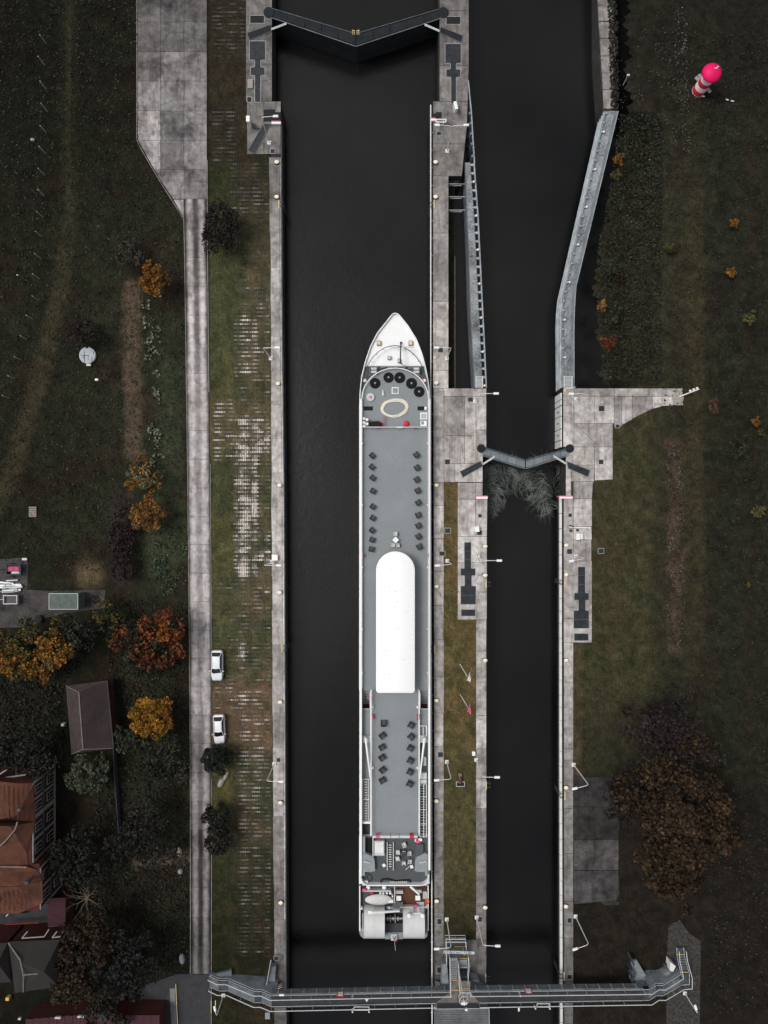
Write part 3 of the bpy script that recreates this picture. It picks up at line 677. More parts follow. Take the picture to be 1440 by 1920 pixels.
# ================================================================== LOCK GEAR
# --- fender rails along the lock walls
def seg_rail(name, label, pts, z, w, h, mat, seg, gap, cat='fender', child='fender_panel', group=None):
    "a rail made of segments that follow pts (px), each its own part"
    x0, y0 = pts[0]; t = T(name, label, cat, P(*pts[len(pts) // 2], z), group)
    ymin, ymax = pts[0][1], pts[-1][1]; f = lambda y: lerp_at(y, [(p[1], p[0]) for p in pts]); y = ymin
    while y < ymax - 1:
        y2 = min(ymax, y + seg * random.uniform(.85, 1.15)); a = P(f(y), y + gap, z); b = P(f(y2), y2, z)
        m = MB(); m.box((a[0] + b[0]) / 2, (a[1] + b[1]) / 2, z - h, z, w, abs(a[1] - b[1]), math.atan2(a[0] - b[0], -(a[1] - b[1])) * -1 if False else math.atan((a[0] - b[0]) / (b[1] - a[1])) * -1 * -1 if False else 0)
        m.build(child, mat, t)
        y = y2
    return t
seg_rail('fender_rail', 'pale steel rubbing rail along the west wall of the main lock', [(527.2, 236), (529, 600), (532.5, 900), (534.6, 1300), (536.6, 1925), (537, 2400)], -0.35, .14, .3, M['steelL'], 60, .8)
seg_rail('fender_rail', 'white rubbing rail along the east wall of the main lock beside the ship', [(807.6, 196), (807.8, 900), (809, 1400), (810.2, 1925), (811, 2400)], -0.35, .15, .3, M['lampw'], 90, .4)
t = T('wall_brackets', 'row of short brackets holding the white rubbing rail beside the ship', 'brackets', P(809, 900, -.6)); m = MB()
for y in range(215, 1910, 33): m.pbox(807.5, y, 812.5, y + .9, -.6, -.45)
tag(m.build('bracket', M['steelL'], t), kind='stuff')
seg_rail('fender_rail', 'white plank fender along the east wall of the side lock', [(1051.4, 932), (1051.6, 1400), (1053, 1925), (1053.5, 2400)], -1.0, .34, .5, M['lampw'], 27, 1.0)
# tall white wall panels just north of the small gate
t = T('tall_fender', 'tall white fender panels on the wall just north of the small gate', 'fender', P(1054, 780, -2))
for y0, y1 in ((736, 748), (749.5, 759), (761, 779), (780.5, 803), (804.5, 824), (825.5, 838)):
    m = MB(); m.box(P(1055, 0)[0] - .12, (P(0, y0)[1] + P(0, y1)[1]) / 2, -4.1, -.35, .16, abs(P(0, y0)[1] - P(0, y1)[1])); m.build('fender_panel', M['lampw'], t)
    if y1 - y0 > 15:
        m = MB(); m.box(P(1055, 0)[0] - .22, (P(0, y0)[1] + P(0, y1)[1]) / 2, -2.6, -1.4, .03, .12); m.build('slot', M['black'], t)

# --- long guide walls
def guide_wall(name, label, left, right, mat_deck, y0, y1, posts, fender):
    fl = lambda y: lerp_at(y, [(p[1], p[0]) for p in left]); fr = lambda y: lerp_at(y, [(p[1], p[0]) for p in right])
    t = T(name, label, 'guide wall', P(fl((y0 + y1) / 2), (y0 + y1) / 2, -4)); ys = list(np.linspace(y0, y1, 28)); inr = -8 if fender == 'R' else 0
    m = MB(); pl = [(fl(y), y) for y in ys] + [(fr(y) + inr, y) for y in ys[::-1]]; m.pprism(pl, -4.6, -.06); m.build('girder', M['steel'], t)
    # deck plates
    k = 0
    for a, b in zip(ys[:-1], ys[1:]):
        m = MB()
        if fender == 'R': q = [(fl(a) + 1, a), (fr(a) - 9, a), (fr(b) - 9, b), (fl(b) + 1, b)]
        else: q = [(fl(a) + 5, a), (fr(a) - 6.5, a), (fr(b) - 6.5, b), (fl(b) + 5, b)]
        cs = [Vector(P(x, y, 0)[:2]) for x, y in q]; c = sum(cs, Vector((0, 0))) / 4; cs = [c + (p - c) * .993 for p in cs]
        m.prism([tuple(p) for p in cs], -.055, .02, bottom=False); o = m.build('deck_plate', mat_deck, t)
    # edge beams
    m = MB()
    for a, b in zip(ys[:-1], ys[1:]):
        if fender == 'R': m.pprism([(fr(a) - 2.0, a), (fr(a), a), (fr(b), b), (fr(b) - 2.0, b)], -.5, .16)
        else: m.pprism([(fr(a) - 1.2, a), (fr(a), a), (fr(b), b), (fr(b) - 1.2, b)], -.5, .14); m.pprism([(fl(a), a), (fl(a) + 1.0, a), (fl(b) + 1.0, b), (fl(b), b)], -.5, .12)
    m.build('edge_beam', M['steelL'], t)
    n = int((y1 - y0) / posts)
    for i in range(n + 1):
        y = y0 + 4 + i * (y1 - y0 - 8) / n; m = MB()
        if fender == 'R': m.pprism([(fr(y) - 9.5, y - 1.3), (fr(y) - 1.5, y - 1.3), (fr(y) - 1.5, y + 1.3), (fr(y) - 9.5, y + 1.3)], -.5, .10); m.pprism([(fr(y) - 6.5, y - 2.2), (fr(y) - 1.8, y - 2.2), (fr(y) - 1.8, y + 2.2), (fr(y) - 6.5, y + 2.2)], .08, .18); m.build('cross_beam', M['steelL'], t)
        else: m.pprism([(fl(y) + .6, y - 1.4), (fl(y) + 4.5, y - 1.4), (fl(y) + 4.5, y + 1.4), (fl(y) + .6, y + 1.4)], -.05, .25); m.build('cleat_block', M['steelL'], t)
        if i % 4 == 2:
            m = MB(); c = P(fr(y) - 4 if fender == 'R' else fl(y) + 6, y, .3); m.lathe(c[0], c[1], [(.1, .15), (.1, .35), (.16, .4), (.05, .48)], 8); m.build('bollard_head', M['white'], t)
    if fender == 'L':
        for z in (-.25, -1.15, -2.0, -2.9):
            m = MB()
            for a, b in zip(ys[:-1], ys[1:]):
                pa = P(fl(a), a); pb = P(fl(b), b); m.tube((pa[0] - .12, pa[1], z), (pb[0] - .12, pb[1], z), .12, 5)
            m.build('rubbing_rail', M['steelL'], t)
    return t
M['deckmott'] = plain('mottled_grey_deck', (0.225, 0.24, 0.25), 0.8, var=0.6, scale=0.30, dirt=.5)
guide_wall('guide_wall', 'straight grey steel guide wall with ladder-like edge beside the island quay', [(872, 305), (876, 400), (879, 470), (881, 560), (885, 640), (890, 728)],
           [(890, 305), (897, 400), (901, 477), (905, 560), (909, 640), (913, 728)], M['deckmott'], 305, 727, 16, 'R')
guide_wall('guide_wall', 'long bent grey guide wall curving from the side lock to the broken stone quay', [(1135, 208), (1055, 560), (1053, 602), (1054, 728)],
           [(1160, 208), (1080, 540), (1077, 602), (1077, 728)], M['deckmott'], 208, 727, 17.5, 'L')
t = T('thin_guide_beam', 'thin curved beam on piles running up beside the northern island quay', 'beam', P(886, 240, -4)); m = MB()
bp = [(878, 150), (880, 170), (884, 210), (887, 260), (890, 305)]
for (a, b) in zip(bp[:-1], bp[1:]): m.pprism([(a[0] - .9, a[1]), (a[0] + .9, a[1]), (b[0] + .9, b[1]), (b[0] - .9, b[1])], -.6, .1)
m.build('beam', M['steelL'], t)
for y in (212, 231, 250, 269, 292):
    x = lerp_at(y, [(p[1], p[0]) for p in bp]) - 3; m = MB(); c = P(x, y); m.cyl(c[0], c[1], -4.5, 0, .2, 8); m.build('pile', M['steel'], t)
for y in (345, 369, 394):
    m = MB(); m.tube(P(841, y, -.4), P(872, y, -.4), .07); m.tube(P(843, y + 3, -1.6), P(866, y + 3, -1.6), .07)
    tag(m.build('strut', M['steelL']), '%s thin steel strut from the island quay to the straight guide wall' % {345: 'northern', 369: 'middle', 394: 'southern'}[y], 'strut', 'struts between quay and guide wall')
m = MB(); m.pprism([(841, 330), (853, 330), (853, 728), (841, 728)], -6, -2.6); tag(m.build('ledge', plain('mossy_ledge', (.022, .020, .012), .9, var=.6, scale=1.2)), 'mossy ledge below the island quay wall', kind='structure')
m = MB(); m.pbox(852.6, 480, 853.4, 728, -2.7, -2.5); tag(m.build('ledge_edge', M['straw']), 'pale edge strip of the mossy ledge', kind='structure')
m = MB(); m.pprism([(841, 330), (864, 330), (860, 344), (841, 344)], -6, -1.5); tag(m.build('footing', M['wallc']), 'dark concrete footing under the island quay corner', kind='structure')
def gridstair(x0, y0, x1, y1, label):
    t = T('steel_stair', label, 'stair', P((x0 + x1) / 2, y1, 0))
    for x in (x0, x1): m = MB(); m.pbox(x - .6, y0, x + .6, y1, .0, .32); m.build('stringer', M['lampw'], t)
    n = 9
    for i in range(n):
        y = y0 + (i + .5) * (y1 - y0) / n; m = MB(); m.pbox(x0 + .8, y - .7, x1 - .8, y + .7, .2, .26); m.build('step', M['rail'], t)
gridstair(893, 705, 905, 727, 'small light steel stair at the foot of the straight guide wall')
gridstair(1058, 705, 1073, 727, 'small light steel stair at the foot of the bent guide wall')

# --- mitre gates
def gate(label, hinge, apex, mat, mat2, z, width_note=None):
    hu, hl = hinge; au, al = apex; t = T('lock_gate', label, 'lock gate', P((hu[0] + au[0]) / 2, (hl[1] + al[1]) / 2, -6), 'mitre gate leaves')
    q = [hu, au, al, hl]; m = MB(); m.pprism(q, -7.5, z - .08); m.build('leaf', mat, t)
    # walkway plates
    n = 5
    for i in range(n):
        a, b = i / n + .004, (i + 1) / n - .004; L_ = lambda s, e, k: (s[0] + (e[0] - s[0]) * k, s[1] + (e[1] - s[1]) * k)
        u0, u1 = L_(hu, au, a), L_(hu, au, b); l0, l1 = L_(hl, al, a), L_(hl, al, b); k1 = .12
        qq = [L_(u0, l0, .13), L_(u1, l1, .13), L_(u1, l1, .87), L_(u0, l0, .87)]
        m = MB(); m.pprism(qq, z - .08, z + .02); m.build('walkway_plate', mat2, t)
    m = MB()
    for s, e in ((hu, au), (hl, al)): m.tube(P(*s, z + .05), P(*e, z + .05), .06)
    m.build('edge_pipe', M['steel'], t)
    m = MB(); m.tube(P(*hu, z + 1.05), P(*au, z + 1.05), .025)
    for i in range(9):
        k = i / 8; x = hu[0] + (au[0] - hu[0]) * k; y = hu[1] + (au[1] - hu[1]) * k; b_ = P(x, y, z); m.tube(b_, (b_[0], b_[1], z + 1.05), .02, 4)
    m.build('handrail', M['gate'], t)
    return t
gate('west leaf of the big dark mitre gate at the north end of the main lock', ((507, 15), (509, 33)), ((666, 63), (667, 87)), M['gateD'], M['gateD'], .0)
gate('east leaf of the big dark mitre gate at the north end of the main lock', ((828, 16), (827, 34)), ((668, 63), (668, 87)), M['gateD'], M['gateD'], .0)
gate('west leaf of the small grey mitre gate in the side lock', ((905, 838), (904, 854)), ((984.6, 862), (984.4, 879)), M['gate'], M['steel'], .0)
gate('east leaf of the small grey mitre gate in the side lock', ((1067.5, 840), (1067, 854)), ((986, 862), (985.6, 879)), M['gate'], M['steel'], .0)
for x, y, r, w in ((504, 24, 10, 'west end of the big gate'), (831, 24, 10, 'east end of the big gate'), (902, 841, 8, 'west end of the small gate'), (1068, 841, 8, 'east end of the small gate')):
    c = P(x, y); m = MB(); m.lathe(c[0], c[1], [(r * S, .01), (r * S, .12), (r * S * .8, .16)], 18); tag(m.build('hinge_cover', M['gateD']), 'dark round hinge cover at the ' + w, 'hinge cover', 'round covers over the gate hinges')
for (a, b, w) in (((508.5, 54), (537, 43), 'west leaf of the big gate'), ((824, 57), (796, 45), 'east leaf of the big gate'), ((905.6, 869), (928, 855), 'west leaf of the small gate'), ((1061, 868), (1038, 854), 'east leaf of the small gate')):
    t = T('gate_strut', 'pale double push rod driving the ' + w, 'push rod', P(*a), 'gate push rods')
    for o_ in (0, 2.2):
        m = MB(); m.tube(P(a[0], a[1] + o_, .25), P(b[0], b[1] + o_, .25), .06); m.build('rod', M['lampw'], t)
t = T('gate_railing', 'little yellow railing at the apex of the big dark gate', 'railing', P(667, 62, 0))
for sx in (-1, 1):
    m = MB()
    for yy in (58, 63): m.tube(P(667 + sx * 1.5, yy, 1.0), P(667 + sx * 7, yy - 1.5, 1.0), .05)
    for xx in (2.5, 6): m.tube(P(667 + sx * xx, 57, 1.0), P(667 + sx * xx, 65, 1.0), .04)
    m.build('rail', M['yrail'], t)

# --- steel covers let into the quays
def cover(label, rects, mat=M['plate'], z=.03, frame=True, name='steel_cover', group=None):
    xs = [r[0] for r in rects] + [r[2] for r in rects]; t = T(name, label, 'cover', P(sum(xs) / len(xs), rects[0][1], 0), group)
    if frame:
        m = MB()
        for x0, y0, x1, y1 in rects: m.pbox(x0 - .9, y0 - .9, x1 + .9, y1 + .9, -.08, .012)
        m.build('frame', M['frame'], t)
    for x0, y0, x1, y1 in rects:
        n = max(1, int(round((y1 - y0) / 16)))
        for i in range(n):
            a = y0 + (y1 - y0) * i / n; b = y0 + (y1 - y0) * (i + 1) / n; m = MB(); m.pbox(x0, a + .12, x1, b - .12, -.05, z + random.uniform(0, .008)); m.build('plate', mat, t)
    return t
cover('T-shaped dark steel cover on the island quay west of the side lock', [(871, 1017, 883, 1066), (864, 1066, 891, 1079), (871.5, 1079, 884, 1099), (864, 1099, 892, 1133)])
cover('small dark steel plate just south of the island cover', [(865, 1143, 891, 1155)])
cover('T-shaped dark steel cover on the east quay of the side lock', [(1084, 1063, 1097, 1112), (1077, 1112, 1104, 1125), (1085, 1125, 1097.5, 1145), (1076, 1145, 1104, 1178)])
cover('small dark steel plate just south of the east cover', [(1077, 1188, 1103, 1201)])
cover('dark steel cover with long stem on the north-west quay', [(468, 77, 497, 112), (478, 112, 488, 126), (470, 126, 496, 141), (478, 141, 488, 191)])
cover('small black plate at the far north-west quay beside the big gate', [(469, 29, 495, 43)], M['plateblack'])
cover('dark steel cover with long stem on the northern island quay', [(835, 82, 864, 118), (845, 118, 855, 130), (837, 130, 863, 144), (846, 144, 855, 194)])
cover('small black plate at the north end of the island quay', [(837, 31, 863, 45)], M['plateblack'])
cover('black recess plate beside the red strip on the north-west quay', [(494, 205, 516, 228), (516, 210, 526, 228)], M['plateblack'], frame=False)
cover('black recess plate beside the red strip on the northern island quay', [(817, 210, 828, 222), (808.5, 213, 817, 222)], M['plateblack'], frame=False)
def slant(label, pts, mat, name='channel_cover'):
    t = T(name, label, 'cover', P(*pts[0]), 'slanting covers over the gate rods'); m = MB(); m.pprism(pts, -.08, .09); m.build('plate', mat, t)
    m = MB()
    for a, b in zip(pts, pts[1:] + pts[:1]): m.tube(P(*a, .09), P(*b, .09), .035, 4)
    m.build('rim', M['steel'], t)
slant('slanting black cover from the west end of the big gate', [(463, 62), (508, 46), (509, 59), (468, 75)], M['plateblack'])
slant('slanting dark cover from the east end of the big gate', [(826, 50), (868, 67), (865, 80), (825, 62)], M['gateD'])
slant('slanting dark cover west of the small gate', [(862.5, 884), (901, 864.5), (905, 874), (868, 895)], M['plate'])
slant('slanting dark cover east of the small gate', [(1063, 865), (1106.5, 882), (1102, 894), (1065, 878)], M['plate'])
slant('slanting dark pit cover on the north-west quay', [(465, 282), (494, 232), (508, 232), (477.5, 289)], M['plate'])
slant('short dark pit cover crossing the slanting one on the north-west quay', [(474, 238), (490, 240), (488, 244), (474, 243)], M['plate'])
hatches = [(882, 749, 9, 8, 'by the lamp south of the straight guide wall'), (1128, 766, 10, 10, 'in the middle of the wide eastern quay'), (1158, 799, 7, 6, 'at the notch of the wide eastern quay'),
           (1127, 866, 8, 8, 'near the south edge of the wide eastern quay'), (839.5, 995, 10, 9, 'at the edge of the golden grass strip'), (839, 866, 9, 9, 'in the pale island quay west of the small gate'),
           (829, 1038, 10, 8, 'on the island quay beside the ship canopy front'), (899, 999, 9, 8, 'by the white cabinet on the island quay'), (1068, 1034, 9, 9, 'north of the east bollard pair'),
           (1127, 1033, 10, 9, 'alone in the green lawn east of the side lock'), (826, 1415, 9, 9, 'beside the island lamp near the two gangways'), (899, 1724, 9, 9, 'beside the southern lamp of the island'),
           (1068, 1726, 8, 9, 'beside the southern lamp of the east quay'), (824, 1728, 8, 10, 'at the south end of the island edge strip'), (518, 1797, 8, 7, 'at the south end of the west quay'),
           (824, 1819, 9, 11, 'black pit beside the bridge tower on the island'), (1068, 1832, 8, 8, 'black pit on the east quay near the footbridge'), (826, 656, 9, 9, 'by the island lamp abreast of the ship bow'),
           (511, 283, 8, 8, 'at the south corner of the north-west quay'), (823, 250, 8, 7, 'south of the white frame on the northern island quay'), (522, 1425, 7, 7, 'beside the west lamp near the gangways'), (900, 967, 6, 6, 'small one near the bar on the island quay'), (1069, 966, 6, 6, 'small one near the bar on the east quay')]
for x, y, w, h, d in hatches:
    bl = 'black pit' in d; cover(('open ' + d) if bl else 'square steel hatch ' + d, [(x - w / 2, y - h / 2, x + w / 2, y + h / 2)], M['plateblack'] if bl else M['plate'], name='hatch', group='square hatches in the quays')
m = MB(); m.pbox(464, 148, 474, 165, -.05, .25); tag(m.build('concrete_block', M['straw']), 'pale concrete block on the north-west quay', 'block')
cover('small dark vent on the north-west quay', [(463.5, 182, 471, 191)], M['plateblack'])

# --- bollards
def bollard_proto():
    t = T('bollard', 'x', 'bollard', (0, 0, 0), 'cream mooring bollards on the quays')
    m = MB(); m.bbox(0, 0, 0, .06, .62, .5, b=.02); m.build('base', M['plate'], t, local=True)
    m = MB(); m.lathe(0, 0, [(.17, .05), (.15, .30), (.26, .36), (.27, .44), (.18, .50)], 12, 1.25, 1); m.build('head', M['ivory'], t, local=True, smooth=True)
    return t
bp0 = bollard_proto(); first = True
rows_b = [('west quay', [(519.5, 306), (519.5, 371), (522, 720), (525, 910), (525, 1110), (526, 1315), (526.5, 1503), (527, 1690)]),
          ('island quay edge beside the main lock', [(816.5, 306), (816.5, 371), (817.5, 719), (818, 910), (818, 1099), (818, 1312), (818, 1500), (818.5, 1687)]),
          ('island quay edge beside the side lock', [(909, 1024), (909, 1078), (909, 1237), (909, 1699)]),
          ('east quay', [(1060.5, 1022), (1060.5, 1077), (1060.5, 1237), (1060.5, 1475), (1060, 1697), (1060, 1851)])]
for rn, pts in rows_b:
    for i, (x, y) in enumerate(pts):
        o = bp0 if first else dup(bp0, (0, 0, 0)); first = False
        o.location = P(x, y, .0); o['label'] = 'cream mooring bollard, %s from the north on the %s' % (ORD[i], rn)
# ladders / hand-holds
def ladder_proto():
    t = T('wall_ladder', 'x', 'ladder', (0, 0, 0), 'yellowish ladders down the lock walls')
    m = MB(); m.box(0, 0, 0.02, .1, .13, 1.25); m.build('top_rail', M['yrail'], t, local=True)
    for s in (-.3, .3): m = MB(); m.box(-.35, s, 0.0, .08, .7, .1); m.box(-.62, s, -4.2, .08, .06, .06); m.build('stile', M['gate'] if s > 0 else M['gate'], t, local=True)
    for k in range(5): m = MB(); m.box(-.62, 0, -.6 - .7 * k, -.55 - .7 * k, .05, .6); m.build('rung', M['gate'], t, local=True)
    return t
lp0 = ladder_proto(); first = True
for x, y, sx, d in ((523, 383, -1, 'on the west wall near the north end'), (814, 383, 1, 'on the island side of the main lock near the north end'), (529, 1215, -1, 'on the west wall abreast of the parked cars'), (815, 1217, 1, 'on the island wall beside the white canopy'),
                    (911.5, 1095, -1, 'on the island side of the side lock by the dark cover'), (1059, 1092, 1, 'on the east wall of the side lock by the dark cover'), (911.5, 1472, -1, 'on the island side of the side lock by the gangway lamp'), (1059, 1492, 1, 'on the east wall beside the dark parking slabs'),
                    (910.5, 1834, -1, 'on the island side of the side lock near the footbridge'), (1057.5, 1830, 1, 'on the east wall near the footbridge')):
    o = lp0 if first else dup(lp0, (0, 0, 0)); first = False
    o.location = P(x, y, .0); o.scale = (sx * 1.0, 1, 1); o['label'] = 'yellowish ladder ' + d

# --- street lamps
def lamp(base, dirs, label, h=7.0, arm=1.75, name='street_lamp', az=None):
    bx, by, _ = P(*base); t = T(name, label, 'street lamp', (bx, by, 0), 'pale arm lamps along the locks')
    m = MB(); m.bbox(0, 0, 0, .12, .55, .55, b=.03); m.build('base', M['lampw'], t, local=True)
    m = MB(); m.tube((0, 0, .1), (0, 0, h - .35), .085, 8, .06); m.build('pole', M['lampw'], t, local=True, smooth=True)
    for d in dirs:
        a = R(d); ca, sa = math.cos(a), math.sin(a)
        m = MB(); pts = [(0, 0, h - .35), (.12 * ca, .12 * sa, h - .12), (.4 * ca, .4 * sa, h), (arm * ca, arm * sa, h + .1)]; m.path(pts, .045); m.build('arm', M['lampw'], t, local=True)
        m = MB(); m.bbox((arm + .28) * ca, (arm + .28) * sa, h, h + .2, .75, .32, a, .06); m.build('lamp_head', M['white'], t, local=True)
    return t
def unproj(bend, h=7.0): k = (H - h) / H; return (720 + (bend[0] - 720) * k, 960 + (bend[1] - 960) * k)
lamp((505, 268), [2], 'pale single-arm lamp over the slanting pit cover on the north-west quay')
lamp(unproj((493, 652)), [0], 'pale single-arm lamp on the west quay abreast of the ship bow')
lamp(unproj((495.5, 1060)), [0], 'pale single-arm lamp on the west quay abreast of the canopy front')
lamp(unproj((500, 1465)), [0], 'pale single-arm lamp on the west quay south of the parked cars')
lamp(unproj((847, 236)), [178, 2], 'double-arm lamp on the northern island quay')
lamp(unproj((846, 652)), [180], 'pale single-arm lamp on the island quay abreast of the ship bow')
lamp(unproj((847, 1058)), [185], 'pale single-arm lamp at the golden grass strip beside the canopy')
lamp(unproj((846, 1461)), [183], 'pale single-arm lamp in the island lawn beside the ship gangways')
lamp(unproj((846, 1777)), [183], 'pale single-arm lamp leaning over the bridge tower railing')
lamp(unproj((903, 738)), [0], 'pale lamp at the island corner south of the straight guide wall')
lamp(unproj((909, 1051)), [0], 'pale lamp on the island quay beside the T-shaped cover')
lamp(unproj((905, 1457)), [0], 'pale lamp on the island reaching over the side lock near the lawn middle')
lamp(unproj((906, 1773)), [0], 'pale curved lamp on the island near the south end of the lawn')
lamp(unproj((1104, 1472), 8), [193], 'pale lamp on the east quay at the dark parking slabs', 8)
lamp((1079, 1718), [197], 'pale lamp on the east quay south of the dark parking slabs')
lamp((1080, 748), [182], 'pale lamp on the wide eastern quay near the bent guide wall', 5)
lamp((1080, 1043), [190], 'pale lamp lying low over the east quay above its T-shaped cover', 5)

# --- red/white stop bars, cabinets and other odds and ends
def bar(x0, y0, x1, y1, label):
    t = T('stop_bar', label, 'marker bar', P(x0, y0), 'red and white bars at the lock heads')
    m = MB(); m.pbox(x0, y0 + 1.2, x1, y1, 0, .35, .03); m.build('bar', M['white'], t)
    m = MB(); m.pbox(x0, y0 - .6, x1, y0 + 1.3, -1.2, .3); m.build('red_face', M['pink'], t)
bar(893, 930, 914.5, 935.5, 'white and red bar at the island end just south of the small gate')
bar(1049, 930, 1074, 935, 'white and red bar at the east end just south of the small gate')
bar(509, 227, 526.5, 232, 'white and red bar on the north-west quay')
bar(808.5, 221, 817, 226, 'short white and red bar on the northern island quay')
m = MB(); t = T('barrier_railing', 'small white railing frame on the northern island quay', 'frame', P(826, 228))
m.path([P(817, 224, .8), P(837, 224, .8), P(836, 229, .8), P(818, 229, .8)], .08, 5, True)
for x in (818, 836): m.tube(P(x, 227, 0), P(x, 227, .8), .05)
m.build('rail', M['white'], t); 
for x in (820.5, 832): m = MB(); m.pbox(x - 1, 226, x + 1, 229.5, .0, .6); m.build('foot', M['white'], t)
def cabinet(x, y, w, d, h, label, rot=0.0, name='cabinet', mat=None):
    c = P(x, y); t = T(name, label, 'cabinet', c, None, rot); m = MB(); m.bbox(0, 0, 0, h, w, d, b=.03); m.build('body', mat or M['lampw'], t, local=True)
    m = MB(); m.box(0, d / 2 + .012, .12, h - .15, w * .8, .02); m.build('door', M['lightgrey'], t, local=True)
    m = MB(); m.box(0, 0, h + .005, h + .04, w + .06, d + .06); m.build('lid', M['white'], t, local=True)
cabinet(469, 235, .45, .8, 1.8, 'tall white control cabinet on the north-west quay')
cabinet(893, 992, .6, .75, .9, 'white control cabinet beside the hatch on the island quay', .1)
cabinet(1081, 1006, .5, .9, .9, 'tall half of the white cabinet pair on the east quay')
cabinet(1087, 1006, .5, .75, .6, 'low half of the white cabinet pair on the east quay')
cabinet(516, 1045, .8, .8, .5, 'white box beside the lamp on the west quay abreast of the canopy')
cabinet(887.5, 1411, .4, .55, .5, 'small white box at the edge of the island lawn north of a lamp')
cabinet(853, 206, .4, 1.1, 1.2, 'white post-like cabinet on the northern island quay', .25)
m = MB(); t = T('signal_post', 'toppled-looking white and black signal rod lying across the east quay', 'signal', P(1078, 988)); m.tube(P(1067, 988, .5), P(1108, 990, .3), .09); m.build('rod', M['white'], t)
m = MB(); m.tube(P(1067, 985.5, .6), P(1076, 987, .6), .10); m.build('grip', M['black'], t)
for x, y in ((1070.5, 995), (1083, 994)): m = MB(); m.pbox(x - 2, y - 2, x + 2, y + 2, .0, .25); m.build('foot', M['plate'], t)
m = MB(); t = T('road_barrier', 'grey slanted barrier arm on the east quay above the cover', 'barrier', P(1087, 1045)); m.tube(P(1078, 1043, .9), P(1096, 1049, .9), .09); m.tube(P(1096, 1049, 0), P(1096, 1049, .95), .09); m.build('arm', M['midgrey'], t)
# wind sock pole on the wide eastern quay
t = T('signal_mast', 'white leaning signal mast with three lamps at the east tip of the wide quay', 'mast', P(1273, 744))
m = MB(); m.tube(P(1273, 744, 0), P(1311, 729.5, 2.6), .10, 8, .07); m.build('pole', M['white'], t)
for k in (.55, .72, .88): a = Vector(P(1273, 744, 0)).lerp(Vector(P(1311, 729.5, 2.6)), k); m = MB(); m.bbox(a.x, a.y + .22, a.z, a.z + .25, .28, .35, b=.04); m.build('lamp', M['lampw'], t)
m = MB(); m.lathe(*P(1271, 746)[:2], [(.9, .0), (.85, .12), (.3, .16)], 14); m.build('footing', M['straw'], t)
m = MB(); t = T('rail_corner', 'pale yellow corner railing at the north end of the wide eastern quay', 'railing', P(1058, 729)); m.path([P(1077, 727, 1.0), P(1059, 728.5, 1.0), P(1059, 734, 1.0)], .06)
for x, y in ((1076, 727.3), (1068, 728), (1059.3, 729)): m.tube(P(x, y), (*P(x, y)[:2], 1.0), .04)
m.build('rail', M['ivory'], t)
# name / kilometre boards and flags on the island lawn
def flag_sign(x, y, top, colr, label, sc=1):
    t = T('flag', label, 'flag', P(x, y)); b = P(x, y); tp = P(*top, 5.5)
    m = MB(); m.tube((b[0], b[1], 0), (b[0] + (tp[0] - b[0]) * .0 + .02, b[1], 3.6), .05); m.build('pole', M['lampw'], t)
    m = MB(); n = 8; f0 = Vector((b[0], b[1], 3.5)); vv = []
    for i in range(n + 1):
        k = i / n; w = .06 * math.sin(k * 9)
        vv += [(b[0] + .05 + w, b[1] + k * 1.9 * sc, 3.5), (b[0] - .35 + .75 * k + w, b[1] + k * 1.75 * sc, 2.55 - .2 * k)]
    m.add(vv, [(2 * i, 2 * i + 1, 2 * i + 3, 2 * i + 2) for i in range(n)]); m.add([(a + .02, b_, c) for a, b_, c in vv], [(2 * i, 2 * i + 2, 2 * i + 3, 2 * i + 1) for i in range(n)])
    m.build('cloth', colr, t)
    m = MB(); m.tube(P(x, y, 3.3), P(x - 14, y - 23, 1.6), .035); m.tube(P(x - 14, y - 23, 0), P(x - 14, y - 23, 1.6), .03); m.build('stay', M['lampw'], t)
flag_sign(876, 1268, (872, 1245), M['lampw'], 'plain white pennant on a pole in the island lawn, northern of two')
flag_sign(876.5, 1325, (880, 1305), M['pink'], 'pink and pale pennant on a pole in the island lawn, southern of two')
t = T('winch', 'small rusty winch on a dark plate in the island lawn', 'winch', P(863, 1469)); m = MB(); m.pbox(855.5, 1466, 871, 1474, 0, .12); m.build('base', M['plateblack'], t)
m = MB(); m.path([P(855.5, 1466, .15), P(871, 1466, .15), P(871, 1474.5, .15), P(855.5, 1474.5, .15)], .05, 4, True); m.build('frame', M['rail'], t)
m = MB(); m.tube(P(863, 1453, .45), P(863, 1469, .45), .22, 10); m.build('drum', M['rustm'], t); m = MB(); m.pbox(860.5, 1452, 865.5, 1457, 0, .6); m.build('motor', M['straw'], t)
t = T('pulley_block', 'pale steel capstan with arms on the island quay beside the T-shaped cover', 'capstan', P(893, 1046))
for k in range(5): a = k * 1.256 + .3; c = P(893, 1046); m = MB(); m.box(c[0] + .3 * math.cos(a), c[1] + .3 * math.sin(a), .05, .3, .5, .14, a); m.build('arm', M['lampw'], t)

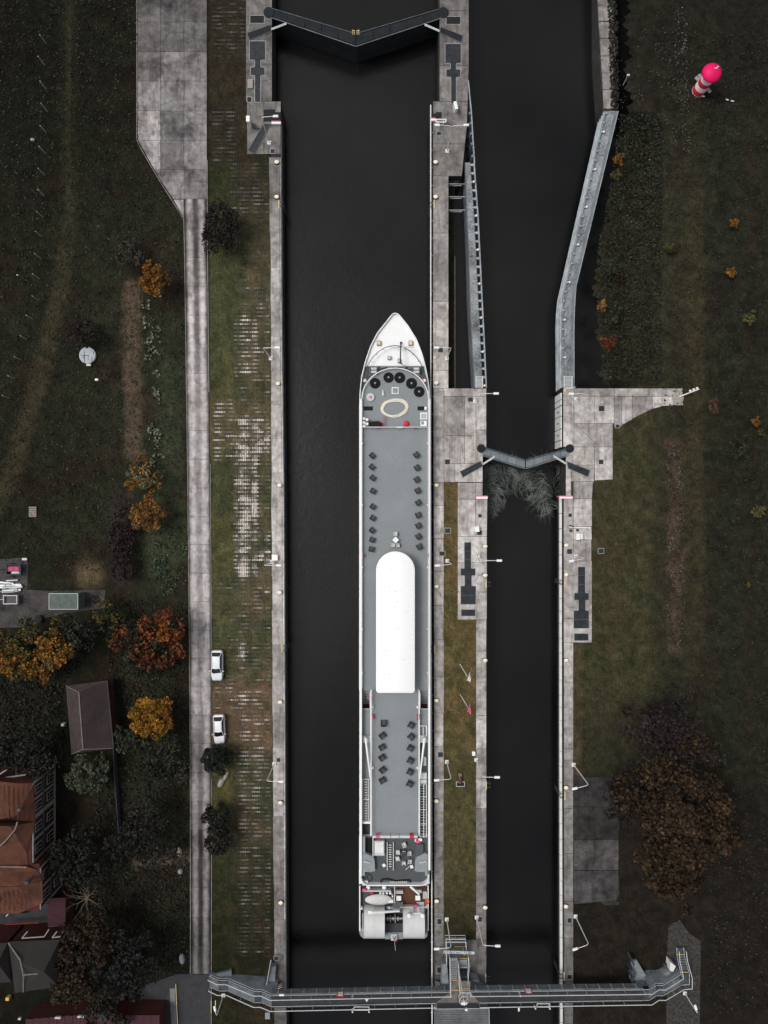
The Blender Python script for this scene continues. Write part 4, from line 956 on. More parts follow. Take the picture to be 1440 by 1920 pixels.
# hazard plates
for x, y, d in ((524.5, 1850, 'west'), (820.5, 1846, 'island')):
    t = T('hazard_plate', 'black and cream striped hazard plate at the %s end of the footbridge' % d, 'hazard plate', P(x, y), 'striped hazard plates'); sg = 1 if d == 'west' else -1
    m = MB(); m.pbox(x - 4.8, y - 7.2, x + 4.8, y + 7.2, .0, .05); m.build('board', M['black'], t)
    for k in range(-1, 4):
        yy = y - 5.6 + k * 3.6; pts = [(x - 4.6, yy + sg * 2.2), (x + 4.6, yy - sg * 2.2), (x + 4.6, yy - sg * 2.2 + 1.7), (x - 4.6, yy + sg * 2.2 + 1.7)]
        pts = [(a, min(max(b, y - 7), y + 7)) for a, b in pts]
        if pts[3][1] - pts[0][1] < .3 or pts[2][1] - pts[1][1] < .3: continue
        m = MB(); m.pprism(pts, .05, .06); m.build('stripe', M['ivory'], t)

# --- water weed and foam behind the small gate
def ribbons(name, label, fn, n, mat, L0, L1, w):
    V = []; F = []
    for i in range(n):
        x, y, a, cur = fn(); L_ = random.uniform(L0, L1); k = 5; base = len(V)
        for j in range(k + 1):
            s = j / k; c = math.cos(a); si = math.sin(a); ww = w * random.uniform(.6, 1) * math.sin(math.pi * (s * .9 + .05)); 
            V.append((x - si * ww, y + c * ww, -3.985 + i * 1e-6 * 4)); V.append((x + si * ww, y - c * ww, -3.985 + i * 1e-6 * 4)); x += c * L_ / k; y += si * L_ / k; a += cur / k
        F += [(base + 2 * j, base + 2 * j + 1, base + 2 * j + 3, base + 2 * j + 2) for j in range(k)]
    me = bpy.data.meshes.new(name); me.from_pydata(V, [], F); me.materials.append(mat); o = bpy.data.objects.new(name, me); col.objects.link(o); tag(o, label, kind='stuff'); return o
def mk_swirl(cut):
    def swirl():
        while True:
            x = random.uniform(906, 1056); y = random.uniform(866, 985); r = (x - 982) / 74
            yl = 962 + 12 * math.sin(x * .07) - 40 * math.exp(-((x - 990) / 30) ** 2)
            dn = fbm(np.array([x / 11.]), np.array([y / 7.]), 3)[0]
            if dn > cut + .22 * max(0, (y - yl + 30) / 40) and y < yl + 18: break
        X_, Y_, _ = P(x, y, -4); fl = fbm(np.array([x / 34. + 30]), np.array([y / 34. + 7]), 1)[0]
        a = math.atan2(-(y - 1000), (x - 985)) + math.pi / 2 + (fl - .5) * 6 + random.gauss(0, .45)
        return X_, Y_, a, random.gauss(0, .55)
    return swirl
wms = [plain('water_weed_green', (0.026, 0.036, 0.027), .7, var=.3, scale=1), plain('water_weed_pale', (0.11, 0.125, 0.11), .7, var=.4, scale=1), plain('water_foam', (0.27, 0.28, 0.27), .7, var=.4, scale=1)]
ribbons('water_weed', 'dark green weed churned up in the water south of the small gate', mk_swirl(.46), 150, wms[0], .8, 2.4, .04)
ribbons('water_weed', 'paler weed strands in the water south of the small gate', mk_swirl(.44), 700, wms[1], 1.0, 2.8, .014)
ribbons('foam_streaks', 'thin pale foam streaks on the water south of the small gate', mk_swirl(.47), 420, wms[2], .8, 2.6, .011)

# ================================================================== THE SHIP
ZD = 1.5       # sun deck
ZL = -1.1      # low stern deck
SH = T('river_cruise_ship', 'long white river cruise ship with grey sun deck lying in the main lock', 'ship', P(740, 1180, -4.6))
Lp = [(741.5, 586.5), (735, 589), (723, 604), (706.7, 624.6), (694, 649.6), (684.8, 676.7), (677.5, 705.8), (674.4, 737), (673.6, 768)]
Rp = [(741.5, 586.5), (748, 589.5), (765, 610), (781.7, 637), (792, 664), (799.4, 693), (804.6, 722.5), (806.8, 760)]
xl = lambda y: lerp_at(y, [(p[1], p[0]) for p in Lp] + [(1000, 673.6), (1760, 673.0)])
xr = lambda y: lerp_at(y, [(p[1], p[0]) for p in Rp] + [(1000, 806.8), (1632, 805.2)])
bow_out = Lp + [(673.6, 1000), (673.2, 1657)]
outl = bow_out + [(805.0, 1657), (806.8, 1000)] + Rp[::-1][:-1]
m = MB(); pts = [P(x, y, 1.2)[:2] for x, y in outl]; cx, cy = P(740, 1180)[:2]
lower = [((x - cx) * .93 + cx, y - (max(0, y - 20) * .03)) for x, y in pts]
m.prism(pts, -5.2, -1.2, inset0=lower); m.build('hull', M['white'], SH)
m = MB(); fw = [p for p in Lp] + [(673.6, 1000), (673.4, 1293.9), (806.5, 1293.9), (806.8, 1000)] + Rp[::-1][:-1]; m.pprism(fw, -1.19, 1.2); m.build('superstructure', M['white'], SH)
m = MB(); m.pprism([(694.5, 1294.1), (786.5, 1294.1), (786.5, 1567.5), (694.5, 1567.5)], -1.19, 1.19); m.build('superstructure', M['white'], SH)
m = MB(); m.pprism([(673.5, 1567.7), (805.6, 1567.7), (805.2, 1657), (673.2, 1657)], -1.19, 1.19); m.build('superstructure', M['white'], SH)
for xa, xb in ((674.0, 678.4), (803.2, 806.9)): part0 = MB(); part0.pbox(xa, 1294.2, xb, 1567.5, -1.19, .88); part0.build('side_wall', M['white'], SH)
stern = [(673.2, 1655), (673.2, 1748), (676, 1756), (682, 1761), (796, 1761), (801, 1757), (802.5, 1748), (804.5, 1655)]
m = MB(); sp_ = [P(x, y, ZL)[:2] for x, y in stern]; m.prism(sp_, -5.2, ZL - .15, inset0=[((x - cx) * .93 + cx, y + .3) for x, y in sp_]); m.build('stern_hull', M['midgrey'], SH)
# waterline band of windows on both sides
for side in (-1, 1):
    for k in range(34):
        y = 790 + k * 25; x = P(xl(y) if side < 0 else xr(y), y, 1.2)[0]; yy = P(0, y, 1.2)[1]
        m = MB(); m.box(x + side * .005, yy, -.6, .75, .03, 1.35); m.build('window', M['glass'], SH)
# white foredeck
m = MB(); fd = [p for p in Lp if p[1] < 686] + [(682.6, 686), (797, 686)] + [p for p in Rp[::-1] if p[1] < 686][:-1]
m.pprism([((x - 740) * .975 + 740, y + .8) for x, y in fd], 1.2, 1.30); m.build('foredeck', M['white'], SH)
def rim(pts, z, w, h, mat, name, inn=0):
    m = MB()
    for (x0, y0), (x1, y1) in zip(pts[:-1], pts[1:]):
        a = P(x0, y0, z); b = P(x1, y1, z); L_ = math.hypot(b[0] - a[0], b[1] - a[1]) + w * .3
        m.box((a[0] + b[0]) / 2, (a[1] + b[1]) / 2, z - h, z, w, L_, math.atan2(b[1] - a[1], b[0] - a[0]) - math.pi / 2)
    return m.build(name, mat, SH)
rim([(x + .6 if x < 740 else x, y) for x, y in Lp], 1.75, .12, .6, M['white'], 'bow_bulwark'); rim([(x - .6, y) for x, y in Rp], 1.75, .12, .6, M['white'], 'bow_bulwark')
arc = [(740 + 63.5 * math.sin(t), 742 - 94 * math.cos(t)) for t in np.linspace(-1.45, 1.45, 40)]
m = MB(); ap = [P(x, y, 2.3) for x, y in arc]; m.path(ap, .055, 5); 
for p in ap[::3]: m.tube((p[0], p[1], 1.2), p, .03, 4)
m.build('bow_railing', M['darkgrey'], SH)
# anchor windlass deck (dark) between foredeck and sun deck
mid = [(xl(y) + 3.2, y) for y in (687, 700, 715, 730, 750)]; mid2 = [(xr(y) - 3.2, y) for y in (750, 730, 715, 700, 687)]
m = MB(); m.pprism(mid + mid2, 1.2, 1.235); m.build('mooring_deck', M['deckd'], SH)
m = MB(); m.pbox(689, 685.2, 793, 686.8, 1.0, 1.75); m.build('breakwater', M['lightgrey'], SH)
for x in (700.5, 780.5):
    o = MB(); o.pbox(x - 8, 688, x + 8, 704, 1.2, 1.35); wb = o.build('winch_base', M['midgrey'], SH)
    for y in (691.5, 697.5): m = MB(); m.tube(P(x - 5.5, y, 1.75), P(x + 5.5, y, 1.75), .21, 10); m.build('drum', M['lightgrey'], SH)
    m = MB(); m.pbox(x - 7, 689, x - 5.5, 701, 1.3, 2.0); m.pbox(x + 5.5, 689, x + 7, 701, 1.3, 2.0); m.build('winch_frame', M['darkgrey'], SH)
for k in range(5):
    m = MB(); x = 713 + k * 13; m.tube(P(x, 690 + random.uniform(-1, 1.5), 1.45), P(x + 9, 689 + random.uniform(-1, 2), 1.45), .11, 6); m.build('chain', M['midgrey'], SH)
# sun deck
front = [(741 + 61.5 * math.sin(t), 748 - 57 * math.cos(t)) for t in np.linspace(-math.pi / 2, math.pi / 2, 33)]
m = MB(); m.pprism([(679, 1294)] + front + [(802.8, 1294)], 1.2, ZD); m.build('sun_deck', M['deck'], SH)
m = MB(); m.pprism([(696.5, 1294.3), (784.5, 1294.3), (784.5, 1568), (696.5, 1568)], 1.2, ZD); m.build('sun_deck', M['deck'], SH)
m = MB(); q = [P(x, y, ZD + .5) for x, y in [(741 + 62.3 * math.sin(t), 748 - 57.8 * math.cos(t)) for t in np.linspace(-math.pi / 2, math.pi / 2, 41)]]
m.path(q, .075, 6); m.build('deck_edge_rail', M['white'], SH)
for side, xa, xb in ((-1, 674.0, 678.4), (1, 803.2, 806.9)):
    for y0, y1 in ((748, 980), (980, 1213), (1213, 1446), (1446, 1632)):
        m = MB(); m.pbox(xa, y0 + .2, xb, y1 - .2, .9, 2.15); m.build('bulwark', M['white'], SH)
    for y in (831, 947, 1064, 1180, 1262):
        m = MB(); m.pbox(678.6 if side < 0 else 801.2, y - 1.5, 680.4 if side < 0 else 803, y + 1.5, ZD, 2.1); m.build('deck_light', M['white'], SH)
    m = MB(); m.tube(P(679.4 if side < 0 else 802.4, 752, 2.45), P(679.4 if side < 0 else 802.4, 1290, 2.45), .03, 5); m.build('handrail', M['rail'], SH)
for x in (679.8, 802.6): 
    c = P(x, 1041, 2.1); m = MB(); m.add([], []); m.box(c[0], c[1], 1.75, 2.25, .14, .62); m.build('life_ring', M['pink'], SH)
# deck fittings in the bow part
for x, y, r in ((703.3, 718.8, 9.6), (728.5, 708, 9.4), (749.4, 708.3, 10), (771.5, 719, 10), (785.8, 734.6, 9.8)):
    c = P(x, y, ZD); dsc = {703: 'leftmost of five', 728: 'second of five from the left', 749: 'middle of five', 771: 'fourth of five from the left', 785: 'rightmost of five'}[int(x)]
    t = T('hose_reel', 'big black coil on the bow deck, ' + dsc, 'coil', (c[0], c[1], ZD), 'black coils round the bow deck')
    for k in range(5):
        rr = (r * .94 - k * 1.55) * S * .985
        if rr > .12: m = MB(); m.torus(0, 0, .08 + .05 * (k % 2), rr, rr, .075, 22, 6); m.build('coil_turn', M['black'], t, local=True, smooth=True)
    m = MB(); m.lathe(0, 0, [(.16, .02), (.16, .3), (.1, .34)], 10); m.build('hub', M['midgrey'], t, local=True)
t = T('rope_coil', 'big cream mooring rope laid in a loose ring on the bow deck', 'rope', P(739, 765, ZD))
for k in range(6):
    m = MB(); n = 40; c = P(739.5 + random.uniform(-.5, .5), 765 + random.uniform(-.5, .5), ZD)
    rx = (25.3 - k * .95) * S; ry = (16.8 - k * .75) * S; ph = random.random() * 6
    pts = [(c[0] + rx * math.cos(a) * (1 + .03 * math.sin(2 * a + ph)), c[1] + ry * math.sin(a) * (1 + .05 * math.sin(3 * a + ph)) + .12 * math.cos(a), ZD + .05 + .04 * (k % 2)) for a in np.linspace(0, 2 * math.pi, n, endpoint=False)]
    m.path(pts, .065, 5, True); m.build('rope_turn', M['rope'], t, smooth=True)
def part(name, x0, y0, x1, y1, z0, z1, mat, b=0, par=None): m = MB(); m.pbox(x0, y0, x1, y1, z0, z1, b); return m.build(name, mat, par or SH)
part('hatch', 734.5, 726, 747.5, 738.5, ZD, ZD + .12, M['white']); part('hatch_lid', 736, 727.5, 746, 737, ZD + .12, ZD + .17, M['midgrey'])
m = MB(); m.tube(P(718, 731, ZD + .4), P(718, 741, ZD + .4), .05, 6, .12); m.lathe(*P(719, 740, ZD)[:2], [(.2, ZD), (.2, ZD + .2), (.1, ZD + .4)], 10); m.build('horn', M['white'], SH)
m = MB(); c = P(694.8, 745, ZD); m.lathe(c[0], c[1], [(.6, ZD), (.6, ZD + .25), (.5, ZD + .3)], 20); m.build('round_vent', M['lightgrey'], SH)
m = MB(); m.lathe(c[0], c[1], [(.2, ZD + .3), (.2, ZD + .36)], 12); m.build('vent_cap', M['pink'], SH)
part('hatch_opening', 682, 762, 699, 769.5, ZD, ZD + .05, M['black'], 0); part('hatch_opening', 783, 762, 795, 769.5, ZD, ZD + .05, M['black'])
part('hatch_flap', 796, 763, 800, 768, ZD, ZD + .3, M['white'])
part('light_box', 788, 773.5, 801, 786.5, ZD, ZD + .3, M['white']); part('light_box_lid', 789.8, 775.5, 799.3, 785, ZD + .3, ZD + .34, plain('pale_blue_lid', (.33, .40, .44), .6))
part('bin', 788.5, 789, 800, 799, ZD, ZD + .25, M['white']); part('bin_opening', 790, 790, 795, 796, ZD + .25, ZD + .28, M['midgrey'])
for x, y in ((683, 785), (688.5, 787), (683, 792.5), (688.5, 795), (683.2, 799)):
    c = P(x, y, ZD + .3); m = MB(); m.lathe(c[0], c[1], [(.05, ZD + .05), (.2, ZD + .15), (.25, ZD + .3), (.2, ZD + .45), (.05, ZD + .53)], 12); m.build('white_buoy', M['white'], SH, smooth=True)
part('engine_box', 691, 792.5, 717, 798.5, ZD, ZD + .5, M['black'], .04); m = MB(); m.tube(P(691, 790.5, ZD + .3), P(712, 790.5, ZD + .3), .13, 8); m.build('engine_pipe', M['darkgrey'], SH)
t_ = MB(); [t_.tube(P(x, 781, ZD + .5), P(x, 800, ZD + .5), .035) for x in (718, 722.5)]; [t_.tube(P(718, y, ZD + .5), P(722.5, y, ZD + .5), .03) for y in range(782, 800, 4)]; t_.build('red_ladder', M['red'], SH)
m = MB(); c = P(762, 794.5, ZD); m.lathe(c[0], c[1], [(.44, ZD), (.42, ZD + .2), (.25, ZD + .38), (.03, ZD + .45)], 18); m.build('red_dome', M['red'], SH, smooth=True)
m = MB(); m.path([P(679, 800.8, ZD + 1), P(802.5, 800.8, ZD + 1)], .045); m.path([P(679, 800.8, ZD + .5), P(802.5, 800.8, ZD + .5)], .03)
for x in np.linspace(680, 802, 14): m.tube(P(x, 800.8, ZD), P(x, 800.8, ZD + 1), .025, 4)
m.build('deck_barrier', M['white'], SH)
for x0, x1, mt in ((703, 710, 'pink'), (744, 755, 'white'), (774, 780, 'red')): part('sign_plate', x0, 800, x1, 802.2, ZD + .4, ZD + .95, M[mt])
m = MB(); b_ = P(752, 681, 1.3); m.tube(P(751.5, 645, 2.6), P(750.5, 681, 3.4), .09, 8); m.tube((P(750.5, 681, 3.4)), b_, .10, 8); m.tube(P(751.5, 645, 2.6), P(751.5, 645, 1.3), .07); m.build('bow_mast', M['darkgrey'], SH)
m = MB(); m.path([P(736, 650.5, 2.5), P(778, 651.5, 2.5)], .06); m.build('yard_arm', M['lightgrey'], SH)
for x, y, w, h, mt in ((710.3, 643, 8, 9, 'straw'), (770, 643, 8, 9, 'straw'), (730, 670.8, 7, 6.5, 'midgrey'), (748.5, 676, 6, 8, 'midgrey'), (751.7, 642, 3, 3, 'black')):
    part('deck_box', x - w / 2, y - h / 2, x + w / 2, y + h / 2, 1.3, 1.3 + .35, M[mt]); 
    if mt != 'black': part('deck_box_lid', x - w / 3, y - h / 3, x + w / 3, y + h / 3, 1.65, 1.72, M['lightgrey'] if mt == 'midgrey' else M['yrail'])
for x, mt in ((684.5, 'white'), (796, 'white'), (792, 'pink')):
    c = P(x, 713.5, 1.5); m = MB(); m.lathe(c[0], c[1], [(.08, 1.2), (.25, 1.35), (.25, 1.55), (.06, 1.68)], 12); m.build('fender_ball', M[mt], SH, smooth=True)
m = MB(); m.tube(P(803, 700, 2.0), P(812, 716, .3), .025, 4); m.build('mooring_line', M['darkgrey'], SH)

# canopy
arc2 = [(741.5 + 36.3 * math.sin(t), 1070.5 - 36.5 * math.cos(t)) for t in np.linspace(-math.pi / 2, math.pi / 2, 29)]
cr = 6
botr = [(777.8 - cr + cr * math.cos(t), 1299.5 - cr + cr * math.sin(t)) for t in np.linspace(0, math.pi / 2, 6)] + [(705.2 + cr - cr * math.sin(t), 1299.5 - cr + cr * math.cos(t)) for t in np.linspace(0, math.pi / 2, 6)]
cp_ = arc2 + botr
CN = T('canopy', 'x', None, (0, 0, 0)) if False else None
M['canvas'] = (lambda: (lambda m, n, b: (n.links.new(mixc(n, ramp(n, noi(n, coord(n), .75, 4, .6, 0, (1, 1.8, 1)), .60, .78, 0, .8), (0.75, 0.75, 0.75), (0.56, 0.57, 0.57)), b.inputs['Base Color']), b.inputs.__getitem__('Roughness').__setattr__('default_value', .7), m)[2])(*nodes_of('white_canvas')))()
m = MB(); n_ = len(cp_); base = [P(x, y, 4.0) for x, y in cp_]; c0 = P(741.5, 1165, 4.0)
rings = [(1.0, 3.75), (1.0, 3.95), (.955, 4.02)]
vv = []
for k, z in rings:
    for p in base:
        dx = p[0] - c0[0]; x = c0[0] + dx * k; y = p[1] + (-(1 - k) * 3 if p[1] > 0 and False else 0); y = c0[1] + (p[1] - c0[1]) * (1 - (1 - k) * .15); vv.append((x, y, z))
fs = []
for r_ in range(len(rings) - 1):
    for i in range(n_): j = (i + 1) % n_; fs.append((r_ * n_ + i, r_ * n_ + j, (r_ + 1) * n_ + j, (r_ + 1) * n_ + i)[::-1])
fs.append(tuple(range((len(rings) - 1) * n_, len(rings) * n_))[::-1]); m.add(vv, fs); m.build('canopy', M['canvas'], SH, smooth=True)
m = MB()
for y in np.arange(1052, 1292, 9.2):
    for x, p_ in ((709, .75), (774.5, .7), (721, .5)):
        if random.random() < p_: w_ = random.uniform(.5, 1.2); yy = y + random.uniform(-.5, .5); m.pbox(x - w_, yy - .35, x + w_, yy + .35, 4.0, 4.024)
for k in range(9): x, y = random.uniform(718, 768), random.uniform(1060, 1285); m.pbox(x - random.uniform(1, 3), y - .4, x + 2, y + .5, 4.0, 4.023)
o = m.build('canopy_eyelets', plain('grey_smudge', (.42, .43, .43), .8, var=.3), SH); o['kind'] = 'stuff'
for y in range(1110, 1290, 36): m = MB(); m.pbox(706, y, 777, y + .35, 3.99, 4.026); m.build('canopy_seam', M['canvas'], SH)
for y in range(1075, 1295, 24):
    for x in (708.5, 774.5): c = P(x, y, 3.8); m = MB(); m.cyl(c[0], c[1], ZD, 3.8, .05, 6); m.build('canopy_post', M['white'], SH)
# stair wells, side platforms, gangways
for side in (-1, 1):
    X = (lambda x: x) if side < 0 else (lambda x: 1481.5 - x)
    def pr(name, x0, y0, x1, y1, z0, z1, mat, b=0): 
        a, c = sorted((X(x0), X(x1))); return part(name, a, y0, c, y1, z0, z1, mat, b)
    pr('well_floor', 679.5, 1294.5, 694, 1330, -1.15, -1.05, M['rustm'] if side < 0 else M['wood'])
    for k in range(9): pr('step', 679.6, 1294.5 + k * 2.9, 693.6, 1296.6 + k * 2.9, 1.25 - k * .22, 1.3 - k * .22, M['midgrey'])
    pr('side_platform', 679, 1330, 695.5, 1380, .9, 1.05, M['deck']); pr('platform_edge', 679, 1329, 695, 1330, 1.0, 1.3, M['rail'])
    pr('side_box', 679, 1380, 695.5, 1393, .9, 1.4, M['lightgrey'], .05); pr('side_platform', 679, 1393, 695.5, 1461 if side < 0 else 1448, .6, .8, M['deckd'] if side > 0 else M['deck'])
    pr('well_wall', 694.2, 1294.5, 696.3, 1566, .4, 1.55, M['white'])
    z = ZD + 1.0; m = MB(); pts = [(X(696.3), 1294), (X(696.3), 1566)]; m.tube(P(*pts[0], z), P(*pts[1], z), .045); m.tube(P(*pts[0], z - .45), P(*pts[1], z - .45), .03)
    for y in range(1296, 1566, 15): m.tube(P(X(696.3), y, ZD), (*P(X(696.3), y, ZD)[:2], z), .03, 4)
    m.build('deck_railing', M['white'], SH)
    m = MB(); m.path([P(X(697.5), 1293, z), P(X(694), 1300, z), P(X(694), 1328, z)], .05)
    for y in (1300, 1314, 1328): m.tube(P(X(694), y, .9), P(X(694), y, z), .03, 4)
    m.build('stair_rail', M['white'], SH)
    # gangway boom
    m = MB(); a = P(X(685.5), 1385, 2.2); b = P(X(694.8), 1461, 2.4); m.tube(a, b, .17, 8, .1); m.build('gangway_boom', M['white'], SH)
    m = MB(); m.cyl(a[0], a[1], 1.3, 2.3, .22, 10); m.build('boom_pivot', M['lightgrey'], SH)
    for y in (1326, 1440): pr('deck_lamp', 697.6, y - 2, 700.2, y + 2, ZD, ZD + .3, M['white'])
    if side < 0:
        pr('ladder_recess', 679, 1461, 696, 1567, .35, .5, M['darkgrey']); pr('ladder_panel', 680.2, 1461.5, 691, 1539, .8, .95, M['deck'])
        m = MB(); m.path([P(680, 1461, 1.25), P(691.8, 1461, 1.25), P(691.8, 1540, 1.25), P(680, 1540, 1.25)], .05, 5, True); m.tube(P(680, 1499, 1.25), P(691.8, 1499, 1.25), .05); m.build('ladder_frame', M['white'], SH)
        for k in range(15):
            if k != 7: pr('rung', 683.3, 1466 + k * 4.9, 688, 1467.2 + k * 4.9, 1.0, 1.1, M['white'])
        pr('end_box', 678.5, 1541, 697, 1544.5, .9, 1.5, M['white'])
    else:
        pr('ladder_recess', 679, 1448, 696, 1567, .35, .5, M['darkgrey']); pr('side_box', 681, 1449.5, 695.5, 1461, .9, 1.5, M['lightgrey'], .04); pr('side_box', 681, 1462, 695, 1469, .9, 1.4, M['lightgrey'], .04)
        pr('rolled_raft', 682, 1420, 687, 1436, .8, 1.2, M['lightgrey'], .05)
        m = MB(); m.path([P(794.5, 1470, 1.3), P(794.5, 1570, 1.3)], .05); m.path([P(799.5, 1470, 1.3), P(799.5, 1570, 1.3)], .05); m.path([P(787.5, 1470, 1.3), P(787.5, 1570, 1.3)], .05)
        for y in (1470, 1494, 1518, 1545, 1569): m.path([P(787.5, y, 1.3), P(799.5, y, 1.3)], .04)
        m.build('ladder_frame', M['white'], SH)
        for k in range(19): pr('rung', 684, 1473 + k * 5, 692, 1474 + k * 5, 1.0, 1.1, M['rail'])
        m = MB(); m.path([P(787, 1361, 1.5), P(800, 1361, 1.5), P(800, 1380, 1.5), P(787, 1380, 1.5)], .06, 5, True); m.path([P(793.5, 1363, 1.5), P(793.5, 1378, 1.5)], .05); m.build('ladder_frame', M['white'], SH)
part('life_ring_case', 697.3, 1341, 699, 1351, ZD + .2, ZD + .9, M['pink']); part('life_ring_case', 781.8, 1341, 784, 1351, ZD + .2, ZD + .9, M['red'])
m = MB(); c = P(691.5, 1308.5, 2.2); m.torus(c[0], c[1], 2.2, .17, .17, .06, 14, 6); tag(m.build('lifebuoy', M['pink'], smooth=True), 'small pink lifebuoy on the rail of the left stairwell by the canopy end', 'lifebuoy')
# screen between sun deck and aft deck
for x0, x1 in ((700, 708), (711, 732), (733, 748), (749, 768), (776, 783)): part('screen_panel', x0, 1567, x1, 1571.5, ZD, ZD + .9, M['lightgrey'])
for x in (708, 771.5): part('life_ring_case', x - 3.5, 1566.3, x + 3.5, 1572, ZD + .3, ZD + 1.0, M['pink'] if x < 740 else M['red'], .05)
# aft deck (dark)
ad = [(678.5, 1568), (803, 1568), (803, 1645)] + [(789 + 14 * math.cos(t), 1645 + 14 * math.sin(t)) for t in np.linspace(0, math.pi / 2, 7)] + [(692 - 14 * math.sin(t), 1645 + 14 * math.cos(t)) for t in np.linspace(0, math.pi / 2, 7)] + [(678.5, 1645)]
m = MB(); m.pprism(ad, 1.2, 1.24); m.build('aft_deck', M['deckd'], SH)
rw = [(677, 1560), (677, 1645)] + [(692 - 15.3 * math.cos(t), 1645 + 15.3 * math.sin(t)) for t in np.linspace(0, math.pi / 2, 9)] + [(788.5 + 15.3 * math.sin(t), 1645 + 15.3 * math.cos(t)) for t in np.linspace(0, math.pi / 2, 9)] + [(803.8, 1640)]
rim(rw, 2.1, .16, .9, M['white'], 'aft_bulwark')
for side, X in ((-1, lambda x: x), (1, lambda x: 1481 - x)):
    pp = [(678.8, 1602), (685, 1600), (700, 1607.5), (702, 1612), (703.5, 1633), (699, 1634.5), (684, 1635), (684, 1642), (679, 1642)]
    m = MB(); m.pprism([(X(x), y) for x, y in pp], 1.24, 2.0); m.build('corner_locker', M['midgrey'], SH)
    m = MB(); m.path([P(X(682), 1615, 2.3), P(X(694), 1618, 2.3)], .06); m.build('locker_handle', M['lampw'], SH)
part('stairwell_opening', 685.5, 1571, 698.5, 1606, 1.2, 1.28, M['black']); part('stairwell_side', 679, 1568, 684.5, 1601, 1.2, 1.9, M['midgrey']); part('stairwell_rail', 698.7, 1568, 700, 1606, 1.2, 2.1, M['white'])
part('dark_locker', 779, 1583, 794, 1603, 1.24, 1.8, M['deckd'], .04)
part('white_locker', 701.5, 1577, 721, 1605, 1.24, 1.9, M['lightgrey'], .08); part('locker_lid', 703, 1579.5, 719.5, 1599.5, 1.9, 1.96, M['lampw'], .03)
for x in (726, 737.6): part('ladder_beam', x - .7, 1579, x + .7, 1632, 1.5, 1.65, M['lightgrey'])
for k in range(10): part('rung', 729, 1584 + k * 4.45, 734, 1585.2 + k * 4.45, 1.5, 1.6, M['lampw'])
t = T('cushion_stack', 'pile of red and white cushions by the right ladder on the aft deck', 'cushions', P(784, 1577, 1.24))
for k, (dx, dy, mt) in enumerate(((-3, -1, 'white'), (2, 1, 'pink'), (0, -3, 'red'), (4, -2, 'white'), (-1, 2, 'pink'))): m = MB(); m.pbox(784 + dx - 3.5, 1577 + dy - 2.5, 784 + dx + 3.5, 1577 + dy + 2.5, 1.24 + .12 * k, 1.36 + .12 * k, .03); m.build('cushion', M[mt], t)
t = T('black_hose', 'black hose laid in a long flat loop at the stern rail of the aft deck', 'hose', P(741, 1652, 1.3)); m = MB()
m.path([P(x, y, 1.36) for x, y in ((742, 1652), (728, 1648), (716, 1649), (713.5, 1655), (718, 1659), (726, 1659), (740, 1658), (762, 1658), (770, 1656), (768, 1650), (755, 1650.5), (742, 1652))], .11, 6); m.build('loop', M['black'], t, smooth=True)
for k in range(9): part('grating_bar', 732 + k * 3.6, 1652.5, 734.2 + k * 3.6, 1657, 1.28, 1.45, M['rail'])
t = T('cable_loop', 'thin black cable loop with a white box at the left stern corner', 'cable', P(690, 1645, 1.3)); m = MB()
m.path([P(x, y, 1.3) for x, y in ((686, 1653), (694, 1652), (698, 1647), (696, 1641), (691, 1639), (688, 1643), (689.5, 1648))], .045, 5); m.build('loop', M['black'], t); m = MB(); m.pbox(682, 1652, 690, 1657, 1.24, 1.6, .04); m.build('box', M['white'], t)
# low stern deck
part('wood_deck', 739.5, 1662, 800.5, 1699.5, ZL, ZL + .05, M['wood']); part('stern_deck', 675.5, 1662, 738.8, 1712, ZL, ZL + .04, M['deckd']); part('stern_deck', 739, 1700, 801, 1712, ZL, ZL + .04, M['deckd'])
part('aft_bulkhead', 679, 1657.5, 801, 1660.5, ZL, 1.2, M['lightgrey'])
m = MB(); m.path([P(740, 1700.8, ZL + 1), P(798, 1700.8, ZL + 1)], .05); m.path([P(740, 1697, ZL + 1), P(740, 1662, ZL + 1)], .05)
for x in range(741, 800, 8): m.tube(P(x, 1700.8, ZL), (*P(x, 1700.8, ZL)[:2], ZL + 1), .03, 4)
m.build('stern_railing', M['white'], SH)
part('side_bulwark', 673.6, 1661, 675.6, 1745, ZL - .3, ZL + .9, M['white']); part('side_bulwark', 802, 1661, 803.6, 1745, ZL - .3, ZL + .9, M['white'])
part('life_ring_case', 776, 1697.5, 783, 1702, ZL + .6, ZL + 1.1, M['pink'], .04); part('life_ring_case', 679.5, 1667, 687, 1671.5, ZL + .6, ZL + 1.1, M['pink'], .04)
part('red_bin', 694, 1672.5, 700, 1677, ZL, ZL + .6, M['red'], .05); part('stern_bench', 680, 1669.5, 733, 1672, ZL + .1, ZL + .8, M['lightgrey']); part('stern_console', 724, 1699.5, 738, 1705, ZL, ZL + .7, M['midgrey'])
part('white_lamp', 728, 1700.5, 731, 1703.5, ZL + .7, ZL + .9, M['white'])
